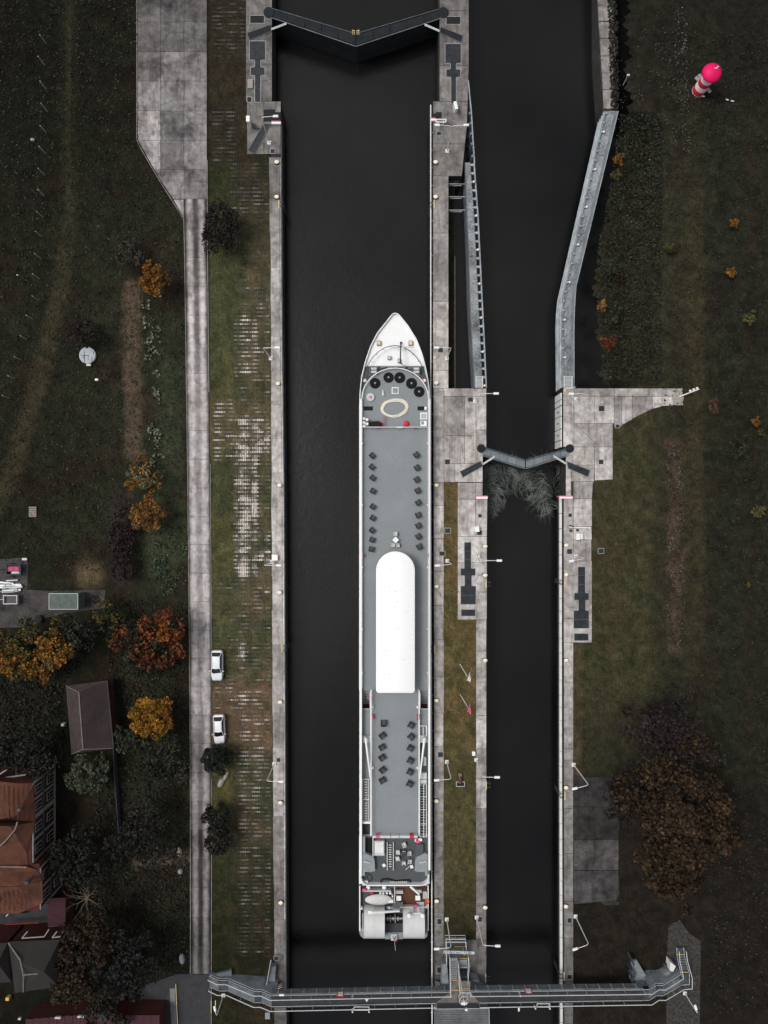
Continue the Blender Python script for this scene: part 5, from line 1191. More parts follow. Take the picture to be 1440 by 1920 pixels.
for i, (x, y, r) in enumerate(((690.5, 1664, 4), (720.5, 1664, 4), (713.5, 1674.5, 2.4), (719, 1675, 2.2), (725.5, 1674.5, 2.4), (732, 1674.5, 2.6), (736, 1680, 2.0), (736, 1686, 2.0), (677.8, 1703, 2.7), (684.3, 1706.5, 2.5), (793, 1705.5, 2.5), (799.8, 1701, 2.5), (767, 1715.5, 3.8), (792.5, 1715.5, 3.9))):
    c = P(x, y, ZL + .6); zz = ZL + (2.7 if y > 1710 else .35); rr = r * S * 1.02; m = MB(); m.lathe(c[0] if y < 1710 else P(x, y, zz)[0], c[1] if y < 1710 else P(x, y, zz)[1], [(rr * .8, zz - .35), (rr, zz), (rr, zz + .3), (rr * .6, zz + .42)], 14); m.build('round_cap', M['white'], SH, smooth=True)
part('red_cover', 786, 1704.5, 790.5, 1709.5, ZL, ZL + .8, M['red'], .05)
m = MB(); c = P(801, 1689.5, ZL + .8); m.torus(c[0], c[1], ZL + .9, .22, .38, .10, 18, 7); tag(m.build('lifebuoy', M['orange'], smooth=True), 'orange lifebuoy hanging at the right side of the low stern deck', 'lifebuoy')
# dinghy
t = T('dinghy', 'small covered pale dinghy on the low stern deck', 'dinghy', P(711, 1688, ZL)); m = MB(); n = 26; c = P(711, 1688, ZL + 1)
secs = [(0.55, ZL + .25), (.92, ZL + .55), (1.0, ZL + .85), (.9, ZL + 1.0), (.5, ZL + 1.14), (.02, ZL + 1.2)]; vv = []
for k, z in secs:
    for i in range(n):
        a = 2 * math.pi * i / n; ex = math.cos(a); L_ = 26.5 if ex < 0 else 24; vv.append((c[0] + k * L_ * S * math.copysign(abs(ex) ** 1.25, ex), c[1] + k * 10.4 * S * math.copysign(abs(math.sin(a)) ** .9, math.sin(a)), z))
m.add(vv, [(k * n + i, k * n + (i + 1) % n, (k + 1) * n + (i + 1) % n, (k + 1) * n + i) for k in range(len(secs) - 1) for i in range(n)] + [tuple(range(n - 1, -1, -1))]); m.build('cover', M['hous'], t, smooth=True)
m = MB(); m.pbox(728, 1688, 738, 1694, ZL + .4, ZL + 1.1, .1); m.build('outboard_motor', M['white'], t)
# cranes
m = MB(); m.tube(P(749, 1708, 1.6), P(694, 1711.5, 1.9), .13, 8, .25); m.build('crane_boom', M['lampw'], SH); part('crane_head', 690, 1708.5, 698, 1714.5, 1.5, 2.1, M['white'], .06); part('crane_base', 737, 1704, 750, 1711, ZL, 1.5, M['midgrey'], .06)
m = MB(); m.tube(P(769.5, 1662, 1.3), P(786, 1677, 1.3), .19, 8, .13); m.build('davit_boom', M['white'], SH)
m = MB(); m.path([P(772, 1702, .4), P(775, 1713, 1.2), P(790, 1713, 1.2)], .06); m.path([P(783, 1702, .4), P(786, 1713, 1.2)], .06); m.build('frame_pipe', M['white'], SH)
# paddle wheel housings: quarter-round white covers
for x0, x1, d in ((681.8, 721.5, 'left'), (756, 796.8, 'right')):
    z1 = 1.35; y0, y1 = 1711.5, 1769.5; a = P(x0, y0, z1); b = P(x1, y1, z1); yc = (a[1] + b[1]) / 2; ry = abs(a[1] - b[1]) / 2; m = MB(); vv = []
    n = 22
    for xx in (a[0], b[0]):
        for i in range(n + 1):
            t_ = math.pi * i / n; vv.append((xx, yc + ry * math.cos(t_) * 1.0, -.9 + 2.3 * math.sin(t_) ** .75 if 0 < i < n else -.9))
    N = n + 1; m.add(vv, [(i, i + 1, N + i + 1, N + i) for i in range(n)] + [tuple(range(n, -1, -1)), tuple(range(N, 2 * N))] + [(0, N, 2 * N - 1, N - 1)])
    o = m.build('paddle_housing', M['hous'], SH, smooth=True)
    for xx in (a[0] + .05, (a[0] + b[0]) / 2, b[0] - .05):
        m = MB(); m.path([(xx, yc + (ry + .02) * math.cos(t_), -.9 + (2.32) * math.sin(t_) ** .75) for t_ in np.linspace(.12, math.pi - .12, 14)], .03, 4); m.build('housing_rib', M['lightgrey'], SH)
    for k in range(12):
        a_ = k * math.pi / 6; m = MB(); m.box((a[0] + b[0]) / 2, yc + 1.9 * math.cos(a_), -2.0 + 1.9 * math.sin(a_) - .2, -2.0 + 1.9 * math.sin(a_) + .2, abs(b[0] - a[0]) * .9, .1)
        if -2 + 1.9 * math.sin(a_) < -.5: m.build('paddle_blade', M['rustm'], SH)
# machinery between the housings
part('machine_well', 722.2, 1711.5, 755.5, 1731.3, -1.3, -1.2, M['black'])
for k, x in enumerate((727, 732, 737, 741, 746, 751)): m = MB(); m.tube(P(x - .8, 1722, -.8), P(x + .8, 1722, -.8), (.3, .5, .25, .6, .3, .2)[k], 14); m.build('shaft_disc', M['midgrey'] if k % 2 else M['lightgrey'], SH)
m = MB(); m.tube(P(723, 1722, -.8), P(755, 1722, -.8), .10, 8); m.build('shaft', M['rail'], SH)
part('stern_platform', 722.5, 1731.5, 755, 1748, -1.4, -1.08, M['darkgrey']); part('stern_step', 722.5, 1748.5, 755, 1761, -1.4, -.9, M['midgrey']); part('stern_plate', 733, 1752, 745, 1764, -.9, -.6, M['lightgrey'], .05)
for x in (736, 742): m = MB(); m.tube(P(x, 1756, -.3), P(739, 1762, -.3), .05); m.build('towing_bracket', M['darkgrey'], SH)
t = T('stern_flag', 'small dark red flag on a pale staff at the very stern of the ship', 'flag', P(740, 1763, -.8)); m = MB(); m.tube(P(739.5, 1762, -.6), P(741.5, 1782, 1.2), .035); m.build('staff', M['lampw'], t)
m = MB(); n = 6; vv = []
for i in range(n + 1): k = i / n; vv += [(*P(738.5, 1764, .2)[:1], P(0, 1764, .2)[1] - k * .02, 0)] * 0
f0 = Vector(P(738.3, 1763.5, .2))
vv = [(f0.x + .45 * i / n, f0.y - .06 * math.sin(i * 1.3) - .02, .25) for i in range(n + 1)] + [(f0.x + .45 * i / n + .05, f0.y - .42 - .05 * math.sin(i), -.1) for i in range(n + 1)]
m.add(vv, [(i, i + n + 1, i + n + 2, i + 1) for i in range(n)]); m.build('cloth', M['red'], t)
m = MB(); 
for x in (675.6, 680): m.pbox(x - .5, 1713, x + .5, 1745, ZL, ZL + .5)
m.build('side_frame', M['lightgrey'], SH)

# --- deck furniture
def chair(seatm, framem, name, w=.62, d=.66, legs=True):
    t = T(name, 'x', 'chair', (0, 0, 0))
    m = MB(); m.bbox(0, .02, .30, .44, w * .80, d * .80, b=.04); m.build('seat', seatm, t, local=True)
    m = MB(); m.bbox(0, -d / 2 + .05, .30, .80, w, .10, b=.03); m.build('backrest', framem, t, local=True)
    for s in (-1, 1): m = MB(); m.bbox(s * (w / 2 - .04), .02, .28, .60, .09, d * .86, b=.02); m.build('armrest', framem, t, local=True)
    if legs:
        for sx in (-1, 1):
            for sy in (-1, 1): m = MB(); m.box(sx * (w / 2 - .05), sy * (d / 2 - .05), 0, .3, .06, .06); m.build('leg', framem, t, local=True)
    return t
ch = chair(M['cush'], M['wicker'], 'deck_chair', .74, .78); ch['group'] = 'dark chairs in rows on the sun deck'; first = True
def put(src, x, y, z, a, label, s=1):
    global first
    o = src if first else dup(src, (0, 0, 0)); first = False
    o.location = P(x, y, z); o.rotation_euler = (0, 0, R(a)); o['label'] = label; o.scale = (s, s, s)
for i, (x, y) in enumerate(((418, 103), (413, 255), (423, 403), (427, 580), (423, 790), (423, 942), (415, 1108), (415, 1236), (405, 1362))):
    put(ch, x / 7.2 + 640, y / 7.2 + 840, ZD, -38 + random.uniform(-14, 14) + (12 if i > 3 else 0), 'dark deck chair forward of the canopy, %s from the bow in the left row' % ORD[i])
for i, (x, y) in enumerate(((1007, 93), (1017, 265), (1013, 425), (1025, 573), (1033, 735), (1033, 903), (1035, 1045), (1035, 1190), (1048, 1328))):
    put(ch, x / 7.2 + 640, y / 7.2 + 840, ZD, 36 + random.uniform(-16, 12), 'dark deck chair forward of the canopy, %s from the bow in the right row' % ORD[i], 1.03)
for i, (x, y) in enumerate(((570, 535), (556, 707), (551, 863), (551, 1003), (560, 1168), (556, 1309))):
    put(ch, x / 7.2 + 640, y / 7.2 + 1280, ZD, 0 if i == 0 else 215 + random.uniform(-8, 8), ('dark deck chair set straight, first behind the canopy in the left row' if i == 0 else 'dark deck chair aft of the canopy, %s from it in the left row' % ORD[i]), 1.12)
for i, (x, y) in enumerate(((938, 566), (938, 722), (928, 875), (928, 1042), (923, 1195), (920, 1355))):
    put(ch, x / 7.2 + 640, y / 7.2 + 1280, ZD, 145 + random.uniform(-8, 8), 'dark deck chair aft of the canopy, %s from it in the right row' % ORD[i], 1.12)
wc = chair(M['hous'], M['hous'], 'white_chair', .55, .6); wc['group'] = 'white chairs on the ship decks'; first = True
put(wc, 741.5, 1000.5, ZD, 4, 'white chair on the bow side of the white table forward of the canopy')
put(wc, 736.8, 1022, ZD, 178, 'left white chair between the white table and the canopy front')
put(wc, 745.6, 1022.5, ZD, 186, 'right white chair between the white table and the canopy front')
for x, y, a, d in ((757.5, 1581, 20, 'nearest the screen in the aft seating ring'), (745.8, 1595, 95, 'upper left in the aft seating ring'), (768, 1597, -90, 'upper right in the aft seating ring'),
                   (745.2, 1607, 100, 'lower left in the aft seating ring'), (768.5, 1612.5, -100, 'lower right in the aft seating ring'), (757, 1615.5, 180, 'nearest the stern in the aft seating ring')):
    put(wc, x, y, 1.24, a, 'white chair ' + d, 1.02)
def table(x, y, z, w, a, mat, label, name='table', round_=False):
    t = T(name, label, 'table', P(x, y, z), None, R(a)); m = MB()
    if round_: m.lathe(0, 0, [(w / 2, .68), (w / 2, .72)], 18)
    else: m.bbox(0, 0, .68, .73, w, w, b=.01)
    m.build('table_top', mat, t, local=True); m = MB(); m.cyl(0, 0, .0, .68, .05, 8); m.build('pedestal', mat, t, local=True); m = MB(); m.cyl(0, 0, 0, .04, .25, 12); m.build('foot', mat, t, local=True)
table(741.8, 1012, ZD, .70, 45, M['white'], 'white square table turned as a diamond forward of the canopy')
table(757, 1597, 1.24, .95, 0, M['darkgrey'], 'dark round table in the middle of the aft seating ring', round_=True)
for x, y in ((755.8, 1596.5), (759.5, 1596)): 
    c = P(x, y, 2.0); m = MB(); m.lathe(c[0], c[1], [(.05, 1.97), (.06, 2.05)], 8); tag(m.build('cup', M['white']), '%s white cup on the dark round table of the aft deck' % ('left' if x < 757 else 'right'), 'cup')
for x, y, d in ((720, 1620, 'left of the deck ladder on the aft deck'), (771.8, 1622.5, 'below the seating ring on the aft deck')): 
    c = P(x, y, 1.24); t = T('stool', 'small white square stool ' + d, 'stool', c, None, R(40 if x < 740 else 10)); m = MB(); m.bbox(0, 0, .38, .45, .45, .45, b=.02); m.build('seat', M['white'], t, local=True)
    for sx in (-1, 1):
        for sy in (-1, 1): m = MB(); m.box(sx * .17, sy * .17, 0, .38, .05, .05); m.build('leg', M['white'], t, local=True)
m = MB(); m.tube(P(760.5, 1631, 1.35), P(769, 1623, 1.35), .05); tag(m.build('pole', M['lightgrey']), 'short grey pole lying beside a white stool on the aft deck', 'pole')
def bench(x, y, w, d, a, label):
    t = T('slatted_bench', label, 'bench', P(x, y, ZL), 'grey slatted benches on the wooden stern deck', R(a))
    for k in range(4): m = MB(); m.box(0, -d / 2 + (k + .5) * d / 4, .40, .46, w, d / 4 * .78); m.build('slat', M['lightgrey'], t, local=True)
    m = MB(); m.box(0, d / 2 - .03, .40, .85, w, .06); m.build('backrest', M['rail'], t, local=True)
    for s in (-1, 1): m = MB(); m.box(s * (w / 2 - .05), 0, 0, .4, .06, d * .9); m.build('leg', M['midgrey'], t, local=True)
bench(748.5, 1669, 1.15, .65, 0, 'grey slatted bench at the upper left of the wooden stern deck'); bench(748, 1692.5, 1.15, .65, 180, 'grey slatted bench at the lower left of the wooden stern deck')
bench(784.5, 1667.5, .9, .6, 0, 'grey slatted bench beside the white davit boom'); bench(788, 1692, 1.15, .65, 180, 'grey slatted bench at the lower right of the wooden stern deck'); bench(796.5, 1675.5, 1.1, .65, -90, 'grey slatted bench along the right side of the wooden stern deck')
table(747.5, 1679.5, ZL, .72, 0, M['white'], 'white square table at the left of the wooden stern deck'); table(783, 1679, ZL, .72, 2, M['white'], 'white square table at the right of the wooden stern deck')

# ================================================================== FOOTBRIDGE
ZB = 3.6
BR = T('footbridge', 'narrow grey steel footbridge with white handrails crossing both locks', 'footbridge', P(865, 1870, 0))
def rail_run(pts, h=1.1, r=.058, mid=True, post=1.9, bal=.0, name='handrail', par=BR, mat=None):
    "pts: world points on the deck edge"
    m = MB(); top = [(x, y, z + h) for x, y, z in pts]; m.path(top, r, 5)
    if mid: m.path([(x, y, z + .12) for x, y, z in pts], r * .7, 4)
    m.build(name, mat or M['rail'], par)
    mp = MB(); mb_ = MB()
    for a, b in zip(pts[:-1], pts[1:]):
        a = Vector(a); b = Vector(b); L_ = (b - a).length; n = max(1, int(L_ / post))
        for i in range(n + 1): p = a.lerp(b, i / n); mp.tube(p, p + Vector((0, 0, h)), .028, 4)
        if bal:
            n = int(L_ / bal)
            for i in range(n + 1): p = a.lerp(b, i / max(1, n)); mb_.tube(p + Vector((0, 0, .12)), p + Vector((0, 0, h - .05)), .010, 3)
    mp.build('rail_posts', M['rail'], par)['kind'] = 'stuff'
    if bal: mb_.build('balusters', M['gate'], par)['kind'] = 'stuff'
def span(nA, nB, sA, sB, z=ZB):
    a, b, c, d = P(*nA, z), P(*nB, z), P(*sB, z), P(*sA, z)
    m = MB(); m.prism([a[:2], b[:2], c[:2], d[:2]], z - .12, z); m.build('deck', M['asph'], BR)
    n = 14
    for p, q, s in ((a, b, 1), (d, c, -1)):
        m = MB(); L_ = math.hypot(q[0] - p[0], q[1] - p[1]); m.box((p[0] + q[0]) / 2, (p[1] + q[1]) / 2 + s * .12, z - 1.0, z + .05, L_, .22, math.atan2(q[1] - p[1], q[0] - p[0])); m.build('girder', M['bsteel'] if s > 0 else M['gate'], BR)
        m = MB()
        for i in range(n): x = p[0] + (q[0] - p[0]) * (i + .5) / n; y = p[1] + (q[1] - p[1]) * (i + .5) / n + s * .25; m.box(x, y, z - .95, z + .02, .06, .06)
        o = m.build('girder_stiffeners', M['rail'], BR); o['kind'] = 'stuff'
    rail_run([a, b], bal=.28, post=2.7); rail_run([d, c], bal=.28, post=2.7)
span((509, 1866), (846, 1859.5), (510, 1886.5), (818, 1880))
span((881, 1859), (1206, 1855), (898, 1879.5), (1206, 1874.5))
m = MB(); m.prism([P(x, y, ZB)[:2] for x, y in [(845, 1840), (882, 1840), (882, 1859.3), (899, 1859.3), (899, 1879.8), (817, 1880.2), (817, 1860.3), (845, 1859.6)]], ZB - .2, ZB - .004); m.build('landing', M['conc'], BR).color = (.36, .35, .34, 1)
# west stair: three short flights with two landings
def stair(nor, sou, nstep, side_wall=True):
    "nor / sou: lists of (px, py, z) for the two edges; flights where z changes"
    for (a, b), (c, d) in zip(zip(nor[:-1], nor[1:]), zip(sou[:-1], sou[1:])):
        A, B, C_, D = [Vector(P(*q)) for q in (a, b, c, d)]; dz = abs(B.z - A.z)
        n = max(1, int(round(dz / .19)))
        for i in range(n):
            k0, k1 = i / n + .02 / n, (i + 1) / n - .06 / n; z = A.z + (B.z - A.z) * (i + 1) / n if n > 1 else B.z
            pts = [A.lerp(B, k0), A.lerp(B, k1), C_.lerp(D, k1), C_.lerp(D, k0)]
            m = MB(); m.prism([tuple(p)[:2] for p in pts], z - .06, z); m.build('step' if n > 1 else 'landing', M['bsteel'] if i % 1 == 0 and n > 1 else M['gate'], BR)
    rail_run([P(*q) for q in nor], bal=.22, post=1.6); rail_run([P(*q) for q in sou], bal=.22, post=1.6)
wn = [(393, 1829, .5), (410, 1837, 1.0), (427, 1837, 1.0), (478, 1858, 3.0), (491, 1858, 3.0), (509, 1866, ZB)]
ws = [(394, 1849, .5), (411, 1857, 1.0), (428, 1857, 1.0), (478, 1879, 3.0), (491, 1879, 3.0), (510, 1887, ZB)]
stair(wn, ws, 16)
def wall_under(pts, mat=None, drop=0.0, name='side_panel', off=.12):
    mat = M['bpanel']
    for a, b in zip(pts[:-1], pts[1:]):
        A = Vector(P(*a)); B = Vector(P(*b)); m = MB(); t_ = Vector((0, off, 0))
        lo = lambda v: Vector((v.x, v.y, drop))
        q = [lo(A) + t_, lo(B) + t_, B + t_, A + t_]; r = [p + t_ for p in q]
        m.add(q + r, [(0, 1, 2, 3), (7, 6, 5, 4), (0, 4, 5, 1), (1, 5, 6, 2), (2, 6, 7, 3), (3, 7, 4, 0)]); m.build(name, mat or M['bsteel'], BR)
wall_under(wn)
m = MB(); m.pprism([(402, 1828), (434, 1819), (434.5, 1830), (415, 1832)], 0, .5); m.build('wing_wall', M['bsteel'], BR)
# ramp fin beside the lock
m = MB(); fin = [P(499.5, 1848, 1.6), P(506.5, 1811, 1.6), P(510, 1812, .9), P(517, 1812.5, .8), P(515.5, 1842, 1.0), P(520, 1843, 1.0), P(520, 1856, 1.0), P(499, 1856, 1.4)]
m.add([(x, y, 0) for x, y, z in fin] + fin, [(i, (i + 1) % 8, 8 + (i + 1) % 8, 8 + i) for i in range(8)] + [tuple(range(8, 16))]); m.build('ramp_wall', M['bpanel'], BR)
m = MB(); m.path([P(499.5, 1848, 2.0), P(508, 1800, 2.0)], .045); m.build('ramp_rail', M['rail'], BR)
# east stairs
en = [(1206, 1854.5, ZB), (1218, 1854.5, ZB), (1230, 1846.5, 3.0), (1243, 1846.5, 3.0), (1276, 1826, 1.6)]
es = [(1206, 1874.5, ZB), (1217, 1874.5, ZB), (1230, 1866, 3.0), (1243, 1866, 3.0), (1277, 1846, 1.6)]
stair(en, es, 10); wall_under(en[1:])
m = MB(); m.pprism([(1274, 1826), (1292, 1825), (1292, 1845), (1276, 1846)], 1.5, 1.6); m.build('landing', M['gate'], BR)
nn1 = [(1276, 1825, 1.6), (1269, 1793, .35), (1268, 1776, .35)]; ss1 = [(1292, 1825, 1.6), (1283, 1793, .35), (1281, 1776, .35)]
stair(nn1, ss1, 7); rail_run([P(1292, 1825, 1.6), P(1292, 1845, 1.6), P(1277, 1846, 1.6)], post=1.2)
for y, z, x0, x1 in ((1790, .45, 1270, 1282), (1823, 1.65, 1276, 1290)): m = MB(); m.tube(P(x0, y, z), P(x1, y, z), .05); m.build('edge_strip', M['yellow'], BR)
# big pale abutment wing
wing = [P(1184, 1800, .3), P(1194, 1800, .3), P(1215, 1836, 1.3), P(1229, 1836, 1.3), P(1256, 1818, 1.2), P(1269, 1826, 1.2), P(1243, 1846, 2.4), P(1196, 1850, 2.8), P(1187, 1846, 1.8)]
n = len(wing); m = MB(); m.add([(x, y, 0) for x, y, z in wing] + wing, [(i, (i + 1) % n, n + (i + 1) % n, n + i)[::-1] for i in range(n)] + [tuple(range(n, 2 * n))]); m.build('abutment', M['bpanel'], BR)
for a, b in (((1184, 1800), (1188, 1812)), ((1184, 1821), (1190, 1834)), ((1185, 1834), (1190, 1848))): m = MB(); m.pprism([a, (a[0] + 3, a[1] - 1), (b[0] + 3, b[1] - 2), b], 0, 1.9); m.build('buttress', M['gate'], BR)
m = MB(); m.pbox(1245, 1808, 1256, 1818, 0, .5); tag(m.build('block', M['gate']), 'dull grey block beside the abutment of the eastern stair', 'block')
m = MB(); m.pprism([(1257, 1804), (1267, 1812), (1262, 1822), (1256, 1820)], 0, 1.5); m.build('wing_wall', M['lampw'], BR)
# stair tower on the island
m = MB()
for i in range(10):
    y = 1837 - i * 4.1; s = MB(); s.pbox(844.5, y - 3.6, 857.5, y, ZB - .25 - i * .19 - .05, ZB - .2 - i * .19); s.build('step', M['midgrey'], BR)
for i in range(4):
    y = 1800 + i * 4; s = MB(); s.pbox(861.5, y, 876, y + 3.6, 1.5 - i * .19, 1.55 - i * .19); s.build('step', M['midgrey'], BR)
s = MB(); s.pbox(838, 1764, 878, 1797, 1.55, 1.65); s.build('landing', M['darkgrey'], BR)
for x0, x1, y in ((843, 857, 1799.5), (862, 876, 1797.5), (845, 859, 1838.5), (846, 881, 1856.5), (863, 876, 1814), (852, 874, 1775)): s = MB(); s.tube(P(x0, y, ZB if y > 1830 else 1.75), P(x1, y, ZB if y > 1830 else 1.75), .045); s.build('edge_strip', M['yellow'], BR)
rail_run([P(842.5, 1787, 1.65), P(843.5, 1838, ZB), P(844, 1859.5, ZB)], post=1.4, bal=.3); rail_run([P(877, 1787, 1.65), P(878, 1802, 1.65), P(876, 1835, 2.6)], post=1.4)
rail_run([P(858.5, 1799, 1.7), P(860, 1838, ZB), P(861, 1852, ZB), P(881, 1852, ZB), P(881, 1859, ZB)], post=1.4, bal=.3)
rail_run([P(835.5, 1758, 1.65), P(872, 1758, 1.65), P(873.5, 1778, 1.65)], post=1.2, bal=.25); rail_run([P(835.5, 1758, 1.65), P(836.5, 1800, 1.65)], post=1.2, bal=.25)
rail_run([P(834, 1753, 1.65), P(872, 1753, 1.65)], post=1.2)
s = MB(); s.pprism([(829, 1808), (838, 1808), (840, 1826), (842, 1857), (827, 1855), (829, 1830)], 0, 2.0); s.build('side_panel', M['bpanel'], BR)
s = MB(); s.pprism([(863, 1832), (872, 1830), (882, 1836), (862, 1838)], 0, 2.6); s.build('side_panel', M['gate'], BR)
s = MB(); s.pprism([(883, 1836), (897, 1838), (903, 1851), (884, 1857)], 0, 1.6); s.build('side_panel', M['bpanel'], BR)
# name board with writing
sb = T('name_board', 'long pale board with faint dark lettering over the island stair tower', 'sign', P(860, 1786, 3))
zb_ = 3.4; a = P(831, 1785, zb_); b = P(890, 1787, zb_)
m = MB(); cxb = (a[0] + b[0]) / 2; cyb = (a[1] + b[1]) / 2; tilt = R(35)
m.add([(a[0], a[1] - .25, zb_ - .1), (b[0], b[1] - .25, zb_ - .1), (b[0], b[1] + .25, zb_ + .1), (a[0], a[1] + .25, zb_ + .1), (a[0], a[1] - .25, zb_ - .16), (b[0], b[1] - .25, zb_ - .16), (b[0], b[1] + .25, zb_ + .04), (a[0], a[1] + .25, zb_ + .04)],
      [(0, 1, 2, 3), (7, 6, 5, 4), (0, 4, 5, 1), (1, 5, 6, 2), (2, 6, 7, 3), (3, 7, 4, 0)]); m.build('board', M['lightgrey'], sb)
cu = bpy.data.curves.new('lettering', 'FONT'); cu.body = 'N·V ELV km - 11,06'; cu.size = .52; cu.align_x = 'CENTER'; cu.align_y = 'CENTER'; cu.extrude = .004
to = bpy.data.objects.new('lettering_tmp', cu); col.objects.link(to); dg = bpy.context.evaluated_depsgraph_get(); me = bpy.data.meshes.new_from_object(to.evaluated_get(dg)); bpy.data.objects.remove(to)
lo = bpy.data.objects.new('lettering', me); col.objects.link(lo); me.materials.append(M['black']); lo.parent = sb; lo.location = Vector((cxb - .3, cyb, zb_ + .02)) - Vector(sb.location); lo.rotation_euler = (math.atan2(.2, .5), 0, math.atan2(b[1] - a[1], b[0] - a[0]))
m = MB(); m.tube((a[0] + .8, a[1] - .3, 0), (a[0] + .8, a[1] - .3, zb_ - .1), .07); m.tube((b[0] - 1.5, b[1] - .3, 0), (b[0] - 1.5, b[1] - .3, zb_ - .1), .07); m.build('posts', M['rail'], sb)['kind'] = 'stuff'
for x, y, d in ((638, 1866.5, 'main lock'), (991, 1860.5, 'side lock')):
    t = T('traffic_board', 'small red-edged white board on the north rail over the ' + d, 'sign', P(x, y, ZB)); c = P(x, y, ZB + .6)
    m = MB(); m.box(c[0], c[1] + .10, ZB - .1, ZB + 1.0, .98, .05); m.build('board', M['red'], t); m = MB(); m.box(c[0], c[1] + .14, ZB + .08, ZB + .85, .7, .04); m.build('panel', M['white'], t)
    m = MB(); m.box(c[0] - .1, c[1] + .165, ZB + .4, ZB + .5, .36, .012); m.build('mark', M['midgrey'], t)
for x, y, d in ((661.5, 1865.5, 'main lock'), (973.5, 1861, 'side lock')):
    m = MB(); c = P(x, y, ZB); m.box(c[0], c[1] + .1, ZB - .2, ZB + 1.0, .18, .12); tag(m.build('gauge_board', M['lampw']), 'white upright gauge strip on the north rail over the ' + d, 'gauge')
m = MB(); c = P(688, 1866, ZB); m.prism([(c[0] - .25, c[1] + .1), (c[0] + .25, c[1] + .1), (c[0], c[1] - .3)], ZB + .9, ZB + 1.0); tag(m.build('triangle_sign', M['lampw']), 'white triangular sign on the north rail over the main lock', 'sign')
for x0, x1, y, d in ((664, 692, 1894, 'main lock'), (1007, 1031, 1888, 'side lock')):
    t = T('sign_frame', 'white sign frame hung on the south rail over the ' + d, 'sign frame', P(x0, y, ZB)); m = MB(); m.path([P(x0, y - 6, ZB + .9), P(x1, y - 6, ZB + .9), P(x1, y, ZB + 1.0), P(x0, y, ZB + 1.0)], .05, 5, True); m.build('frame', M['lampw'], t)
    for x in (x0 - 3, x1): c = P(x, y + 3, ZB + 1.0); m = MB(); m.lathe(c[0], c[1], [(.12, ZB + .4), (.14, ZB + .8), (.1, ZB + 1.1)], 8); m.build('lamp', M['lampw'], t)
for x, y, z, d in ((528, 1866, ZB + 1.3, 'west end of the main span'), (973, 1893, ZB + .9, 'south rail over the side lock')):
    c = P(x, y, z); m = MB(); m.bbox(c[0], c[1], z - .15, z + .05, .7 if x < 600 else .22, .25 if x < 600 else .5, b=.04); tag(m.build('bridge_lamp', M['white']), 'small white lamp at the ' + d, 'lamp')
# roof and mast at the bottom
bh = T('lock_house', 'flat grey corrugated roof of the lock hut south of the footbridge', 'hut', P(865, 1950, 0))
m = MB(); m.pprism([(817, 1893), (916, 1891), (918, 2050), (817, 2050)], 0, 3.2); m.build('wall', M['midgrey'], bh)
m = MB(); m.pprism([(815, 1891.5), (918, 1890), (920, 2052), (815, 2052)], 3.2, 3.35); m.build('roof', M['roofg'], bh)
for k in range(10):
    y = 1893.5 + k * 4.6; m = MB(); m.pbox(816.5, y, 917, y + 3.9, 3.35, 3.41); m.build('roof_sheet', M['roofg'], bh)
m = MB(); m.path([P(816, 1893, 3.6), P(816, 1892, 3.6), P(917, 1891, 3.6), P(918, 1960, 3.6)], .04); m.build('roof_rail', M['rail'], bh)
mt = T('light_mast', 'tall leaning-looking pale mast with a cage of floodlights above the footbridge landing', 'mast', P(857, 1799, 0)); B = Vector(P(857, 1799, 0)); TP = 9.0
m = MB(); m.tube(B, (B.x, B.y, TP), .10, 8, .07); m.build('pole', M['lampw'], mt)
m = MB(); m.torus(B.x, B.y + .1, TP - .6, .62, .62, .04, 12, 5); m.torus(B.x, B.y + .1, TP + .2, .62, .62, .04, 12, 5); m.build('cage_ring', M['rail'], mt)
for k in range(6): a_ = k * 1.047; m = MB(); m.tube((B.x + .62 * math.cos(a_), B.y + .1 + .62 * math.sin(a_), TP - .6), (B.x + .62 * math.cos(a_), B.y + .1 + .62 * math.sin(a_), TP + .2), .025, 4); m.build('cage_bar', M['rail'], mt)
for k, (dx, dy, dz) in enumerate(((-.2, -.2, .6), (.25, .1, .9), (0, .3, 1.3), (.2, -.3, 1.7))): m = MB(); m.bbox(B.x + dx, B.y + dy, TP + dz - .5, TP + dz - .2, .34, .28, k, .05); m.build('floodlight', M['white'], mt)
for k, (x, y, w, h) in enumerate(((840, 1882, 16, 9), (853, 1884, 6, 9), (882, 1881, 14, 6))):
    m = MB(); m.pbox(x - w / 2, y - h / 2, x + w / 2, y + h / 2, 0, 1.2, .06); tag(m.build('equipment_box', M['lampw']), 'pale equipment box, %s of three between footbridge and hut roof' % ['leftmost', 'middle', 'rightmost'][k], 'box')
for x, d in ((396, 'yellowish'), (404, 'white')):
    m = MB(); m.path([P(x, 1876, .9), P(x, 1899, .9)], .05); m.tube(P(x, 1876, 0), P(x, 1876, .9), .04); m.tube(P(x, 1899, 0), P(x, 1899, .9), .04)
    tag(m.build('guard_rail', M['yrail'] if x < 400 else M['white']), 'short %s guard rail below the west stair' % d, 'rail')
lamp((419, 1866), [100], 'small pale lamp below the west stair of the footbridge', 4.5, .9)
lamp((1284, 1862), [110], 'small pale lamp south of the eastern stair', 4.5, .8)
m = MB(); m.pbox(497, 1899, 506, 1911, -.05, .3); tag(m.build('block', M['midgrey']), 'dark grey block south of the footbridge near the west quay', 'block')

